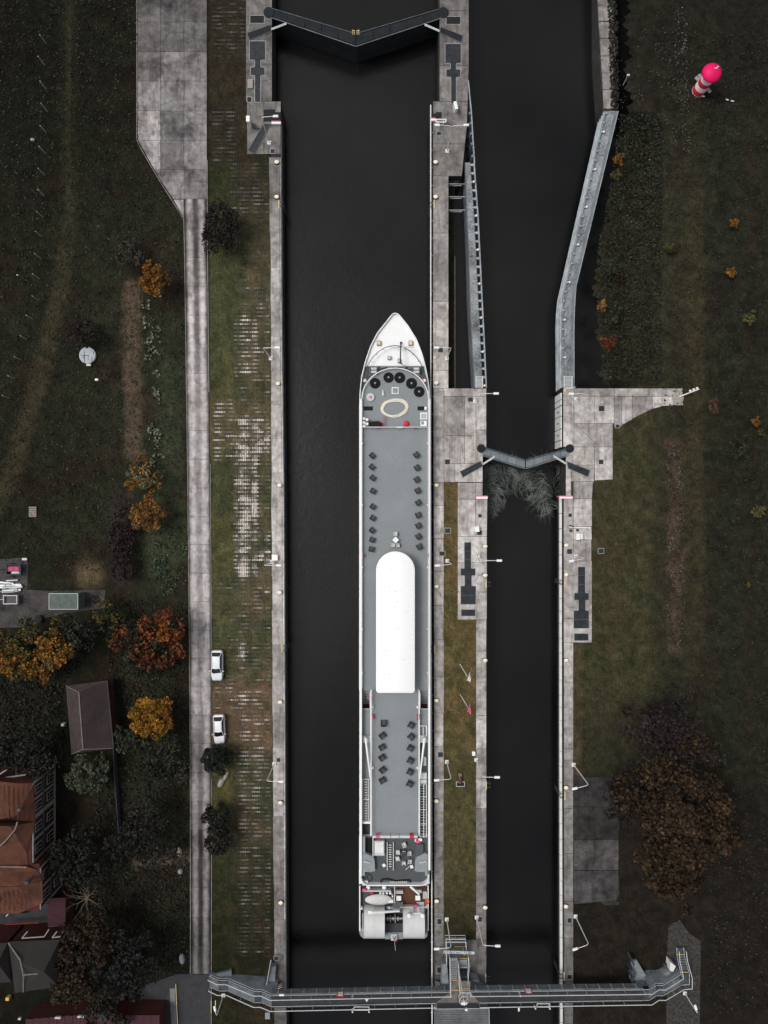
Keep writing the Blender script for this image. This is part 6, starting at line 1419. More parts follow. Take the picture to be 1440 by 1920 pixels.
# ================================================================== LIGHTHOUSE
lh = T('lighthouse', 'small red and white banded lighthouse with wide crimson dome', 'lighthouse', P(1310, 170, 0)); c = P(1310, 170); H5 = 4.6
bands = [(0, .12, 'white'), (.12, 1.0, 'red'), (1.0, 1.9, 'white'), (1.9, 2.75, 'red'), (2.75, 4.2, 'white')]
for z0, z1, mt_ in bands: m = MB(); m.lathe(c[0], c[1], [(1.0 - z0 * .035, z0), (1.0 - z1 * .035, z1)], 28); m.build('band', M[mt_], lh, smooth=True)
m = MB(); m.lathe(c[0], c[1], [(1.2, 4.05), (1.42, 4.2), (1.42, 4.3), (1.25, 4.65), (.8, 4.95), (.2, 5.1), (.03, 5.12)], 32); m.build('dome', M['magenta'], lh, smooth=True)
for k in range(12): a_ = k * math.pi / 6; m = MB(); m.tube((c[0] + 1.41 * math.cos(a_), c[1] + 1.41 * math.sin(a_), 4.32), (c[0] + .8 * math.cos(a_), c[1] + .8 * math.sin(a_), 4.955), .018, 4); m.build('dome_seam', M['magenta'], lh)
for dx, dy, r_ in ((.45, .35, .6), (.2, .2, -.1)): m = MB(); m.box(c[0] + dx, c[1] + dy, 5.0, 5.12, .42, .07, r_); m.build('vane', M['white'], lh)
m = MB(); m.tube((c[0] + .3, c[1] + .3, 5), (c[0] + .3, c[1] + .3, 5.6), .025); m.build('finial', M['white'], lh)
for a_, L_ in ((140, 1.0), (115, .9), (-50, .9)): m = MB(); aa = R(a_); m.box(c[0] + 1.25 * math.cos(aa), c[1] + 1.25 * math.sin(aa), 1.6, 1.7, .7, .45, aa); m.build('wing_panel', M['midgrey'], lh)
m = MB(); m.tube(P(1306, 178, .15), P(1321, 181, .15), .10); tag(m.build('kerb_bar', M['lampw']), 'pale bar on the ground just south of the lighthouse', 'bar')
for k, (x0, y0, x1, y1) in enumerate(((1361, 186, 1366, 188), (1370, 189, 1376, 190))): m = MB(); m.tube(P(x0, y0, .1), P(x1, y1, .1), .08); tag(m.build('marker_bar', M['lampw']), '%s pale marker bar in the dark grass east of the lighthouse' % ['left', 'right'][k], 'bar')
t = T('marker_post', 'small thin leaning marker post on the rough bank by the broken stone quay', 'post', P(1168, 160)); m = MB(); m.tube(P(1168, 160, 0), P(1177, 142, .8), .035, 5); m.build('pole', M['midgrey'], t); m = MB(); m.pbox(1176, 138.5, 1181, 141.5, .7, .85, .03); m.build('plate', M['lightgrey'], t)

# ================================================================== CARS
def car(x, y, a, label, roof_dark, L=4.55, Wd=1.78):
    t = T('parked_car', label, 'car', (*P(x, y)[:2], 0), 'cars parked beside the slab road', R(a)); w = Wd / 2; l = L / 2
    # body: stations along the length (front = -y)
    st = [(-l, .62, .42, .62), (-l + .12, .80, .28, .74), (-l + .5, .95, .22, .86), (-l + 1.05, 1.0, .22, .95), (l - 1.0, 1.0, .22, 1.0), (l - .25, .97, .25, .98), (l - .05, .86, .3, .88), (l, .7, .4, .7)]
    vv = []; n = len(st)
    for yy, k, z0, z1 in st:
        ww = w * k; vv += [(-ww * .94, yy, z0), (-ww, yy, z0 + .25), (-ww * .97, yy, z1 - .14), (-ww * .84, yy, z1), (ww * .84, yy, z1), (ww * .97, yy, z1 - .14), (ww, yy, z0 + .25), (ww * .94, yy, z0)]
    fs = [(i * 8 + j, i * 8 + (j + 1) % 8, (i + 1) * 8 + (j + 1) % 8, (i + 1) * 8 + j) for i in range(n - 1) for j in range(8)] + [tuple(range(7, -1, -1)), tuple(range((n - 1) * 8, n * 8))]
    m = MB(); m.add(vv, fs); m.build('body', M['carw'], t, local=True, smooth=True)
    # greenhouse (glass) then roof on top
    f0, f1, r0, r1 = -l + 1.10, -l + 1.98, l - .80, l - .24; zb, zt = .94, 1.42
    b4 = [(-.80 * w, f0 + .12), (.80 * w, f0 + .12), (.86 * w, r1), (-.86 * w, r1)]; t4 = [(-.66 * w, f1), (.66 * w, f1), (.68 * w, r0), (-.68 * w, r0)]
    def pan(name, q, mat): m = MB(); m.add(q, [tuple(range(len(q)))]); m.build(name, mat, t, local=True)
    pan('windscreen', [(-.82 * w, f0 + .14, zb), (-.45 * w, f0, zb), (.45 * w, f0, zb), (.82 * w, f0 + .14, zb), (.64 * w, f1 + .02, zt), (0, f1 - .06, zt + .02), (-.64 * w, f1 + .02, zt)], M['glass'])
    pan('rear_window', [(.84 * w, r1, zb), (-.84 * w, r1, zb), (-.66 * w, r0, zt), (.66 * w, r0, zt)], M['glass'])
    for s in (-1, 1):
        q = [(s * .87 * w, f0 + .25, zb), (s * .90 * w, r1 - .05, zb), (s * .69 * w, r0, zt - .02), (s * .67 * w, f1, zt - .02)]
        pan('side_window', q if s > 0 else q[::-1], M['glass'])
        for yy, q2 in ((f0 + .1, f1), (r1, r0)):
            m = MB(); m.tube((s * .86 * w, yy, zb), (s * .665 * w, q2, zt), .04, 5); m.build('pillar', M['carw'], t, local=True)
        m = MB(); m.tube((s * .60 * w, f1 + .2, zt + .07), (s * .62 * w, r0 - .1, zt + .07), .022, 5); m.build('roof_rail', M['midgrey'] if roof_dark else M['rail'], t, local=True)
        m = MB(); m.bbox(s * (w + .09), f0 + .38, .85, 1.0, .2, .14, b=.03); m.build('wing_mirror', M['carw'], t, local=True)
        m = MB(); m.bbox(s * w * .62, -l + .2, .60, .74, .34, .2, s * .3, b=.03); m.build('headlight', M['lightgrey'], t, local=True)
        m = MB(); m.box(s * w * .78, l - .06, .7, .88, .22, .08); m.build('tail_light', M['red'], t, local=True)
        for yy in (-l + .82, l - .82):
            m = MB(); m.tube((s * (w - .2), yy, .32), (s * (w + .01), yy, .32), .32, 16); wh = m.build('wheel', M['black'], t, local=True)
            m = MB(); m.tube((s * (w - .02), yy, .32), (s * (w + .02), yy, .32), .2, 12); m.build('rim', M['rail'], wh, local=True)
    m = MB(); rw_ = .67 * w; m.add([(-rw_, f1, zt), (0, f1 - .08, zt + .02), (rw_, f1, zt), (rw_ * 1.03, (f1 + r0) / 2, zt + .01), (rw_ * 1.02, r0, zt), (-rw_ * 1.02, r0, zt), (-rw_ * 1.03, (f1 + r0) / 2, zt + .01), (0, f1 + .2, zt + .07), (0, r0 - .15, zt + .07)],
        [(0, 1, 7), (1, 2, 7), (2, 3, 8, 7), (3, 4, 8), (4, 5, 8), (5, 6, 8), (6, 0, 7, 8)]); m.build('roof', M['carw'], t, local=True, smooth=True)
    m = MB(); m.box(0, -l - .01, .35, .5, .5, .03); m.build('number_plate', M['white'], t, local=True)
car(408.8, 1246, 0, 'white estate car parked at the road edge, northern of the two', False)
car(412.8, 1364.5, 2.0, 'white car with dark roof rails parked beside the round dark bush, southern of the two', True, 4.35, 1.72)

# ================================================================== WEST SIDE OBJECTS
# round cover
c = P(165.5, 667, 0); t = T('round_tank_cover', 'pale round slatted tank cover with small tab in the west meadow', 'tank cover', c); r = 15.5 * S
m = MB(); m.lathe(c[0], c[1], [(r * .97, -.05), (r, .3), (r * .96, .38)], 36); m.build('ring', M['rail'], t); m = MB(); m.lathe(c[0], c[1], [(r * .92, .3), (r * .92, .40)], 36); m.build('lid', plain('pale_blue_grey_sheet', (.33, .36, .38), .6, var=.15), t)
for x0, y0, x1, y1 in ((152, 666, 167, 667), (178, 667, 181.5, 667.6), (158, 659, 159, 680), (172, 668, 173, 680), (165, 667, 165.8, 675), (175, 659, 176, 666), (156, 668, 157, 672)): m = MB(); m.pbox(x0, y0, x1, y1, .40, .405); m.build('slot', M['black'], t)
m = MB(); m.pbox(161.5, 682, 170, 686, 0, .35, .04); m.build('tab', M['rail'], t)
for x, y, d, w in ((181.5, 712, 'small white lid just south of the round tank cover', .3), (61, 262, 'pale curled stone in the far north-west meadow', .35), (33, 516, 'tiny white marker in the west meadow beyond the fence', .14)):
    c = P(x, y); m = MB(); m.lathe(c[0], c[1], [(w, 0), (w * .9, .12), (w * .3, .2)], 9, 1, .7); tag(m.build('stone', M['straw'] if 'stone' in d else M['white']), d, 'stone' if 'stone' in d else 'lid')
# pallet
t = T('pallet', 'small square weathered pallet alone in the west meadow', 'pallet', P(61, 960)); 
for k in range(5): m = MB(); m.pbox(54, 950 + k * 4, 68, 953.2 + k * 4, .1, .16); m.build('slat', plain('worn_wood%d' % 0, (.24, .20, .18), .9, var=.4, scale=4), t)
# container
t = T('container', 'pale green storage container in the yard', 'container', P(118, 1127)); m = MB(); m.pbox(92, 1113, 146, 1142.5, 0, 2.4); m.build('body', M['green'], t)
for k in range(18): m = MB(); x = 93 + k * 3; m.pbox(x, 1113.8, x + 1.6, 1141.8, 2.4, 2.425); m.build('roof_rib', M['green'], t)
m = MB(); m.path([P(92, 1113, 2.43), P(146, 1113, 2.43), P(146, 1142.5, 2.43), P(92, 1142.5, 2.43)], .05, 4, True); m.build('edge', M['lightgrey'], t)
# trailers and junk
t = T('trailer', 'dark-framed trailer loaded with pinkish goods at the left edge', 'trailer', P(24, 1068)); m = MB(); m.pbox(11, 1059, 38, 1078, .45, .6); m.build('bed', M['plateblack'], t)
for x0, y0, x1, y1 in ((10.5, 1058.5, 38.5, 1060), (10.5, 1077, 38.5, 1078.5), (10.5, 1060, 12, 1077), (37, 1060, 38.5, 1077)): m = MB(); m.pbox(x0, y0, x1, y1, .45, 1.1); m.build('side_board', M['gate'], t)
m = MB(); m.pbox(13, 1062, 36, 1072, .6, .95, .12); m.build('tarpaulin', plain('pink_tarpaulin', (.42, .08, .16), .8, var=.5, scale=3), t); m = MB(); m.pbox(21, 1071, 36, 1076, .6, .85, .08); m.build('sack', M['lightgrey'], t)
m = MB(); m.tube(P(11, 1068, .5), P(-2, 1068, .5), .06); m.build('drawbar', M['plateblack'], t)
for y in (1057, 1080): m = MB(); m.tube(P(24, y - .8, .3), P(24, y + .8, .3), .3, 12); m.build('wheel', M['black'], t)
t = T('trailer', 'small brownish box trailer with light frame in the yard', 'trailer', P(19, 1124)); m = MB(); m.pbox(6, 1117, 31.5, 1132, .4, .5); m.build('bed', plain('dull_mauve', (.10, .085, .085), .9), t)
for x0, y0, x1, y1 in ((5.5, 1116, 32, 1117.5), (5.5, 1131.5, 32, 1133), (5.5, 1117.5, 6.8, 1131.5), (30.7, 1117.5, 32, 1131.5)): m = MB(); m.pbox(x0, y0, x1, y1, .4, .9); m.build('side_board', M['lightgrey'], t)
m = MB(); m.tube(P(6, 1124, .4), P(-6, 1124, .4), .05); m.build('drawbar', M['rail'], t)
for y in (1115, 1134): m = MB(); m.tube(P(19, y - .6, .25), P(19, y + .6, .25), .25, 12); m.build('wheel', M['black'], t)
t = T('timber_pile', 'heap of pale boards and poles beside the trailers at the left edge', 'pile', P(18, 1098))
for k in range(26):
    x = random.uniform(-6, 12); y = random.uniform(1088, 1110); L_ = random.uniform(14, 32); a_ = random.gauss(0, .08); z = .1 + .05 * (k % 9); m = MB()
    p0 = Vector(P(x, y, z)); p1 = Vector(P(x + L_, y + L_ * a_, z)); mid = (p0 + p1) / 2; m.box(mid.x, mid.y, z, z + .08, (p1 - p0).length, random.choice((.12, .2, .3)), -a_); m.build('board', random.choice((M['lightgrey'], M['white'], M['midgrey'], M['steelL'])), t)
m = MB(); m.pbox(41, 1046.5, 50, 1050.5, 0, .4); tag(m.build('slab', M['lightgrey']), 'pale flat slab at the corner of the dirty yard patch', 'slab')
m = MB(); c = P(75, 1160); m.lathe(c[0], c[1], [(.55, 0), (.6, .5), (.5, .55)], 14); tag(m.build('dark_tub', M['plateblack']), 'round black tub at the south edge of the yard', 'tub')
# fence posts
fp = [(87, 82), (84, 122), (87.5, 167.5), (89, 208.5), (87.5, 249.5), (85.5, 287.5), (84, 328), (83, 367), (81, 407.5), (79, 444), (77.5, 485), (74, 522.5), (73, 563), (62, 598.5), (51, 636), (40, 675), (28.5, 710), (18, 746), (6, 786)]
src = None
for i, (x, y) in enumerate(fp):
    if src is None:
        src = T('fence_post', 'x', 'post', P(x, y), 'row of fence posts in the west meadow'); m = MB(); m.box(0, 0, -.1, 1.75, .11, .11); m.build('shaft', M['post'], src, local=True); m = MB(); m.box(-.05, .05, 1.75, 1.95, .09, .22, .6); m.build('angled_top', M['post'], src, local=True); o = src
    else: o = dup(src, P(x, y))
    o['label'] = 'thin pale fence post, %s from the north in the west meadow row' % ORD[i]

# ================================================================== HOUSES
def gable(t, pts, ridge, ze, zr, wallm, roofmt, eave=.35, thick=.12):
    "pts: 4 eave corners (px at ze) NW NE SE SW; ridge: 2 px points at zr; hips where the ridge is short"
    e = [Vector(P(x, y, ze)) for x, y in pts]; r0 = Vector(P(*ridge[0], zr)); r1 = Vector(P(*ridge[1], zr))
    c = sum(e, Vector()) / 4; w = [c + (p - c) * .94 for p in e]; m = MB(); m.prism([tuple(p)[:2] for p in w], 0, ze - .02); m.build('wall', wallm, t)
    faces = [([e[0], r0, e[1]]), ([e[1], r0, r1, e[2]]), ([e[2], r1, e[3]]), ([e[3], r1, r0, e[0]])]
    for f in faces:
        nrm = (f[1] - f[0]).cross(f[2] - f[0]); f = f if nrm.z > 0 else f[::-1]; nrm = nrm if nrm.z > 0 else -nrm; nrm.normalize(); dn = Vector((0, 0, -thick)); n = len(f)
        m = MB(); m.add([*f, *[p + dn for p in f]], [tuple(range(n)), tuple(range(2 * n - 1, n - 1, -1))] + [(i, n + i, n + (i + 1) % n, (i + 1) % n) for i in range(n)]); m.build('roof', roofmt, t)
    return e, r0, r1
sh = T('cottage', 'small dark brown hipped roof cottage among the western trees', 'cottage', P(168, 1345))
e, r0, r1 = gable(sh, [(124, 1286), (200, 1276), (212, 1403), (134, 1414)], [(148, 1298), (156, 1405)], 3.0, 4.9, M['brick'], M['roofb'])
M['ridge'] = plain('pale_ridge_tiles', (.20, .165, .15), .9, var=.4, scale=3)
for k in range(26): a = r0.lerp(r1, k / 26 + .003); b = r0.lerp(r1, (k + 1) / 26 - .003); m = MB(); m.tube(a + Vector((0, 0, .03)), b + Vector((0, 0, .03)), .09, 6); m.build('ridge_tile', M['ridge'], sh)
for a, b in ((r0, e[0]), (r0, e[1]), (r1, e[2]), (r1, e[3])): m = MB(); m.tube(a + Vector((0, 0, .02)), b, .05, 5); m.build('hip_tiles', M['ridge'] if b in (e[2], e[3], e[0]) else M['roofb'], sh)
m = MB(); m.tube(P(125, 1290, 2.95), P(135, 1413, 2.95), .07); m.build('gutter', M['rustm'], sh); m = MB(); m.tube(P(201, 1277, 2.95), P(213, 1402, 2.95), .07); m.build('gutter', M['darkgrey'], sh)
# tile courses on the two big faces
for A, B, C_, D, nrow in ((e[1], e[2], r0, r1, 22), (e[0], e[3], r0, r1, 10)):
    for k in range(1, nrow):
        a = A.lerp(C_, k / nrow); b = B.lerp(D, k / nrow); m = MB(); m.tube(a + Vector((0, 0, .02)), b + Vector((0, 0, .02)), .03, 3); o = m.build('tile_course', M['roofb'], sh)
m = MB(); m.pbox(114, 1357, 120, 1362, 0, .8, .05); tag(m.build('garden_box', M['lampw']), 'small pale box by the left wall of the brown cottage', 'box')
# boundary wall / fence east of the cottage
m = MB()
for (x0, y0), (x1, y1) in (((207, 1275), (214, 1450)), ((214, 1450), (226, 1620))):
    a = P(x0, y0, 1.2); b = P(x1, y1, 1.2); L_ = math.hypot(b[0] - a[0], b[1] - a[1]); m.box((a[0] + b[0]) / 2, (a[1] + b[1]) / 2, -.05, 1.2, .08, L_, math.atan2(b[1] - a[1], b[0] - a[0]) - math.pi / 2)
tag(m.build('garden_fence', M['darkgrey']), 'thin dark garden fence running south from the brown cottage', 'fence')

# orange-roofed house with a timbered facade
oh = T('house', 'large house with orange clay roof and white-trimmed dark red facade at the left edge', 'house', P(20, 1580))
ZE = 7.3
def wallblock(x0, y0, x1, y1, z1, mat): m = MB(); m.pprism([(x0, y0), (x1, y0), (x1, y1), (x0, y1)], 0, z1); m.build('wall', mat, oh)
wallblock(-70, 1468, 60, 1620, ZE - .1, M['brick']); wallblock(-70, 1620, 74, 1708, ZE - .1, M['brick'])
def roofpoly(name, pts, mat):
    p = [Vector(P(*q)) for q in pts]; n = len(p); nrm = (p[1] - p[0]).cross(p[2] - p[0]); 
    if nrm.z < 0: p = p[::-1]
    dn = Vector((0, 0, -.15)); m = MB(); m.add([*p, *[q + dn for q in p]], [tuple(range(n)), tuple(range(2 * n - 1, n - 1, -1))] + [(i, n + i, n + (i + 1) % n, (i + 1) % n) for i in range(n)]); return m.build(name, mat, oh)
roofpoly('roof', [(-70, 1458, ZE), (62, 1472, ZE), (30, 1530, 9.6), (-20, 1540, 10.4), (-70, 1540, 10.4)], M['roofo'])
roofpoly('roof', [(62, 1472, ZE), (66, 1540, ZE), (30, 1538, 9.6), (30, 1530, 9.6)], M['roofo'])
roofpoly('roof', [(66, 1541, ZE), (50, 1600, ZE), (53, 1625, ZE), (0, 1625, 8.2), (-70, 1625, 8.2), (-70, 1545, 10.4), (20, 1550, 9.9)], M['roofo'])
roofpoly('roof', [(-70, 1626, 8.0), (50, 1625, ZE + .4), (72, 1632, ZE), (79, 1650, ZE), (30, 1662, 9.2), (-70, 1662, 9.4)], M['roofo'])
roofpoly('roof', [(79, 1651, ZE), (80, 1693, ZE), (34, 1713, ZE), (-70, 1713, ZE), (-70, 1663, 9.4), (30, 1663, 9.2)], M['roofo'])
for pts in ([(33, 1541, 9.9), (28, 1556, 9.8), (12, 1575, 9.0), (-4, 1590, 8.6)], [(-70, 1625.5, 8.5), (0, 1625, 8.5), (50, 1626, 7.9)]): m = MB(); m.path([P(*q) for q in pts], .10, 5); m.build('ridge_tiles', M['ridge'], oh)
for x, y in ((35, 1519), (49, 1656)): m = MB(); c = P(x, y, 9.5); m.bbox(c[0], c[1], 8.3, 9.5, .5, .4, b=.03); m.build('roof_light', M['bluetrim'], oh)
for k in range(16):
    x = -68 + k * 8.4
    for y0, y1, z0, z1 in ((1474, 1535, 7.7, 10.0), (1668, 1708, 8.8, 7.6)):
        if x < 52: m = MB(); m.tube(P(x, y0, z0), P(x + 1, y1, z1), .05, 3); m.build('tile_course', M['roofo'], oh)
# facade (east faces)
def facade(xpx, y0, y1, ncol, rows_, zt):
    X0 = P(xpx, 0, zt)[0] + .0; Y0 = P(0, y0, zt)[1]; Y1 = P(0, y1, zt)[1]; Lw = Y0 - Y1
    for z, h, mt_ in ((zt - .35, .3, 'trim'), (zt * .52, .45, 'bluetrim'), (.3, .35, 'trim')):
        m = MB(); m.box(X0 + .06, (Y0 + Y1) / 2, z, z + h, .12, Lw); m.build('band', M[mt_], oh)
    for k in range(ncol + 1):
        y = Y1 + Lw * k / ncol; m = MB(); m.box(X0 + .045, y, .3, zt - .3, .09, .32); m.build('pilaster', M['trim'], oh)
    for k in range(ncol):
        y = Y1 + Lw * (k + .5) / ncol
        for z0, z1 in rows_:
            f = MB(); f.box(X0 + .05, y, z0 - .12, z1 + .12, .10, 1.25); fr = f.build('window', M['trim'], oh)
            for s in (-1, 1):
                for zz in ((z0, z0 + (z1 - z0) * .62), (z0 + (z1 - z0) * .68, z1)): g = MB(); g.box(X0 + .085, y + s * .26, zz[0], zz[1], .045, .42); g.build('pane', M['glass'], fr)
facade(60.2, 1470, 1534, 2, ((1.1, 2.8), (4.7, 6.3)), ZE - .1); facade(60.4, 1538, 1618, 2, ((1.1, 2.8), (4.7, 6.3)), ZE - .1); facade(74.2, 1628, 1706, 2, ((1.1, 2.8), (4.7, 6.3)), ZE - .1)
for k, (x, y) in enumerate(((116, 1634), (95, 1651))): c = P(x, y); m = MB(); m.lathe(c[0], c[1], [(.3 - k * .1, 0), (.33 - k * .1, .5), (.2, .6)], 12); tag(m.build('garden_pot', M['midgrey'] if k == 0 else M['white']), ['round grey garden pot beside the house facade', 'small white pot by the house facade'][k], 'pot')
t = T('veranda', 'pale timber frame north of the orange-roofed house', 'veranda', P(15, 1455)); 
for a, b in (((0, 1460, 5), (36, 1454, 5)), ((-10, 1458, 5), (14, 1442, 5)), ((37, 1454, 5), (48, 1452.5, 5))): m = MB(); m.tube(P(*a), P(*b), .14, 4); m.tube((*P(*b)[:2], 0), P(*b), .1, 4); m.build('beam', M['trim'], t)
# lower courtyard, shed, dark house, maroon roofs
m = MB(); m.pprism([(-70, 1712), (50, 1712), (84, 1695), (120, 1700), (124, 1762), (-70, 1765)], -.02, .02); tag(m.build('courtyard', M['asph']), 'dark paved courtyard between the houses', kind='structure')
t = T('shed', 'small dark red slatted shed roof between the two houses', 'shed', P(108, 1712)); m = MB(); m.pprism([(90, 1686), (122, 1683), (124, 1736), (92, 1739)], 0, 2.8); m.build('wall', M['brick'], t)
for k in range(13): y = 1685 + k * 4.1; m = MB(); m.pprism([(89.5, y), (122.5, y - 2), (122.8, y + 1.6), (89.8, y + 3.6)], 2.8, 2.92); m.build('roof_board', M['roofm'], t)
m = MB(); m.path([P(10, 1733, 1.5), P(73, 1730, 1.5)], .12); tag(m.build('red_beam', plain('dull_red_beam', (.16, .02, .015), .8)), 'long thin dull red beam across the courtyard', 'beam')
m = MB(); m.path([P(11.5, 1718, .5), P(15.5, 1714, .5)], .06); tag(m.build('stick', M['white']), 'short white stick on the courtyard', 'stick')
dh = T('house', 'dark brown hipped house roof south of the courtyard at the left edge', 'house', P(60, 1820))
gable(dh, [(15, 1766), (112, 1762), (110, 1850), (28, 1862)], [(42, 1806), (82, 1822)], 5.0, 7.0, M['brick'], M['roofd'])
for pts in ([(16, 1768, 5.05), (38, 1800, 7), (44, 1830, 7), (44, 1860, 5.1)], [(44, 1828, 7.0), (88, 1824, 6.4)]): m = MB(); m.path([P(*q) for q in pts], .09, 5); m.build('ridge_tiles', M['ridge'], dh)
for pts in ([(52, 1746), (41, 1759), (83, 1756), (92, 1742)], [(107, 1746), (98, 1758), (113, 1756), (121, 1743)]): m = MB(); m.path([P(x, y, 4.5) for x, y in pts], .10, 4); m.build('dormer_trim', M['trim'], dh)
gable(T('house', 'dark roof at the far left edge beside the brown hipped house', 'house', P(-30, 1820)), [(-120, 1770), (14, 1768), (22, 1842), (-120, 1845)], [(-80, 1806), (-5, 1806)], 5.0, 6.5, M['brick'], M['roofd'])
rm = T('building', 'long maroon sheet roof at the bottom left edge', 'building', P(190, 1935)); m = MB(); m.pprism([(48, 1912), (130, 1905), (150, 1903), (298, 1904), (300, 2000), (48, 2000)], 0, 3.4); m.build('wall', M['brick'], rm)
for k in range(17): x = 48 + k * 14.8; m = MB(); yt = lerp_at(x, [(48, 1911), (130, 1904), (298, 1903.5)]); m.pbox(x, yt, x + 14.2, 2000, 3.4, 3.5); m.build('roof_sheet', M['roofm'], rm)
for x, y, w in ((108, 1909, 11), (151, 1907, 12), (36, 1911, 5)): m = MB(); m.pbox(x - w / 2, y - 1.5, x + w / 2, y + 1.5, 3.5, 3.8); m.build('roof_light', M['lightgrey'], rm)
m = MB(); m.pbox(180, 1903, 200, 1914, 3.4, 3.9, .1); m.build('roof_hatch', M['darkgrey'], rm)
m = MB(); m.pbox(10, 1871, 16.5, 1877, 0, .7, .06); tag(m.build('bin', M['yellow']), 'small orange-yellow bin at the lower left corner', 'bin')
m = MB(); c = P(101, 1902); m.lathe(c[0], c[1], [(.25, 0), (.3, .5), (.1, .9)], 10); tag(m.build('garden_figure', M['midgrey']), 'small grey figure-like garden stone above the maroon roof', 'stone')
# small things near the road
for k, (x, y, w, h, r_, d) in enumerate(((415, 1467, .45, .8, -.5, 'lower half of the pale stone pair south of the round bush'), (424, 1455, .3, .75, -.5, 'upper half of the pale stone pair south of the round bush'),
                                    (337, 1596, .4, .75, .2, 'pale pointed stone at the garden entrance west of the road'), (342, 1797, .45, .8, .1, 'grey leaning stone west of the road near the asphalt'), (339, 1633, .4, .4, 0, 'round dark stone just below the garden entrance'))):
    c = P(x, y); m = MB(); m.lathe(0, 0, [(1, 0), (.95, .25), (.6, .5), (.1, .62)], 9, w, h); o = m.build('boulder', M['straw'] if k < 3 else M['midgrey']); o.location = c; o.rotation_euler = (0, 0, r_); tag(o, d, 'boulder')
m = MB(); m.pbox(1333, 735, 1334, 736, 0, .1)
# ================================================================== VEGETATION
OR = [(.20, .085, .012), (.26, .12, .02), (.13, .055, .012), (.09, .045, .012)]
YG = [(.16, .09, .014), (.05, .05, .016), (.035, .042, .018), (.09, .065, .018)]
RD = [(.18, .035, .008), (.10, .022, .008), (.05, .02, .01), (.12, .055, .02)]
DG = [(.012, .014, .009), (.018, .020, .012), (.008, .009, .007)]
MG = [(.026, .032, .019), (.018, .022, .014), (.038, .040, .024)]
BR_ = [(.034, .020, .010), (.018, .011, .007), (.056, .031, .013), (.010, .007, .005)]
DB = [(.020, .014, .013), (.026, .017, .016), (.012, .010, .010)]
OL = [(.07, .065, .025), (.045, .045, .02), (.09, .075, .025)]
def tree(x, y, rp, h, pal, label, n=1500, ls=.17, rag=.35, lobes=9, name='tree', group=None, pal2=None, ry=None, cat='tree', trunk=True, gap=.5):
    b = P(x, y); k = (H - h * .6) / H; bx, by = (x - 720) * k + 720, (y - 960) * k + 960; c = P(bx, by); t = T(name, label, cat, c, group)
    r = rp * S * (H - h * .6) / H; ryy = (ry or rp) * S * (H - h * .6) / H; zc = h * .62; rz = h * .40
    cen = []; cl = []
    per = max(20, n // (lobes * 5)); 
    for i in range(lobes * 5):
        a = rng.uniform(0, 2 * math.pi); rr = math.sqrt(rng.uniform(.02, 1)) * .86; zz = math.sqrt(max(0, 1 - rr * rr)) * rng.uniform(.2, 1.0)
        q = 1 + rag * math.sin(a * 3 + lobes) * .4 + rng.normal() * rag * .25
        cc = np.array([rr * math.cos(a) * r * q, rr * math.sin(a) * ryy * q, zc + zz * rz]); s_ = rng.uniform(.16, .30) * (r + ryy) / 2
        pts = rng.normal(size=(per, 3)); pts /= np.linalg.norm(pts, axis=1)[:, None]; pts *= rng.uniform(.55, 1.0, (per, 1)) * s_; pts[:, 2] *= .75; pts[:, 2] = np.abs(pts[:, 2]) * .9 - s_ * .1
        cen.append(cc + pts); tone = rng.uniform(.55, 1.4); pl = pal if (pal2 is None or rng.random() > .45) else pal2; cl.append(pick(pl, per) * tone)
    cen = np.concatenate(cen) + np.array(c); cl = np.clip(np.concatenate(cl), .002, .6)
    leaf_mesh('crown', cen, ls, cl, t, off=np.array(c))
    if trunk:
        m = MB(); m.tube((0, 0, -.1), (0, 0, h * .55), .05 * r + .05, 7, .03 * r + .02)
        m.build('trunk', M['bark'], t, local=True)
        for i in range(6): a = i * 1.05 + .3; m = MB(); m.tube((0, 0, h * .35), (math.cos(a) * r * .6, math.sin(a) * ryy * .6, h * .68), .03 * r, 5, .012); m.build('limb', M['bark'], t, local=True)
    return t
tree(293, 526, 28, 4.5, OR, 'round orange tree beside the top of the brown soil strip', 2600, .15)
tree(267, 893, 33, 4.2, OR, 'loose orange and pale tree at the foot of the brown soil strip', 1300, .15, .8, pal2=[(.20, .16, .09), (.07, .07, .03)])
tree(278, 962, 35, 4.5, [(.17, .08, .02), (.20, .10, .03), (.10, .05, .015)], 'dense golden-brown tree just south of the loose orange one', 3200, .15)
tree(287, 1342, 43, 5.2, [(.24, .11, .012), (.30, .15, .02), (.15, .065, .01)], 'round golden-orange tree right of the brown cottage', 6500, .15, .12, 13)
tree(292, 1196, 60, 6.5, RD, 'large red and orange tree west of the road', 3600, .2, .8, 11, pal2=DG)
tree(318, 1185, 22, 7.2, [(.24, .06, .01), (.2, .08, .015)], 'small bright red-orange tree beside the large red one', 1100, .17)
tree(272, 1240, 40, 4.5, MG, 'ragged dark green tree south of the large red one', 1500, .2, .9, pal2=DG)
tree(10, 1225, 42, 6.5, YG, 'yellow-tinged tree at the left edge above the cottage', 2400, .19, .6, pal2=OR)
tree(48, 1245, 38, 6.8, YG, 'golden and green tree, right neighbour of the left-edge one', 2200, .19, .6, pal2=OR)
tree(108, 1222, 46, 6.8, YG, 'yellow-topped tree directly above the brown cottage', 2800, .19, .6, pal2=OR)
tree(150, 1190, 40, 5.5, MG, 'dark green tree right of the yellow-topped one', 2000, .19, .7, pal2=DG)
tree(60, 1195, 38, 5.0, [(.05, .05, .02), (.03, .036, .018)], 'dull green tree just south of the yard', 1700, .19, .7, pal2=YG)
tree(170, 1447, 40, 5.0, [(.050, .060, .036), (.034, .042, .028), (.065, .07, .045)], 'grey-green tree touching the south end of the brown cottage', 2600, .17, .4)
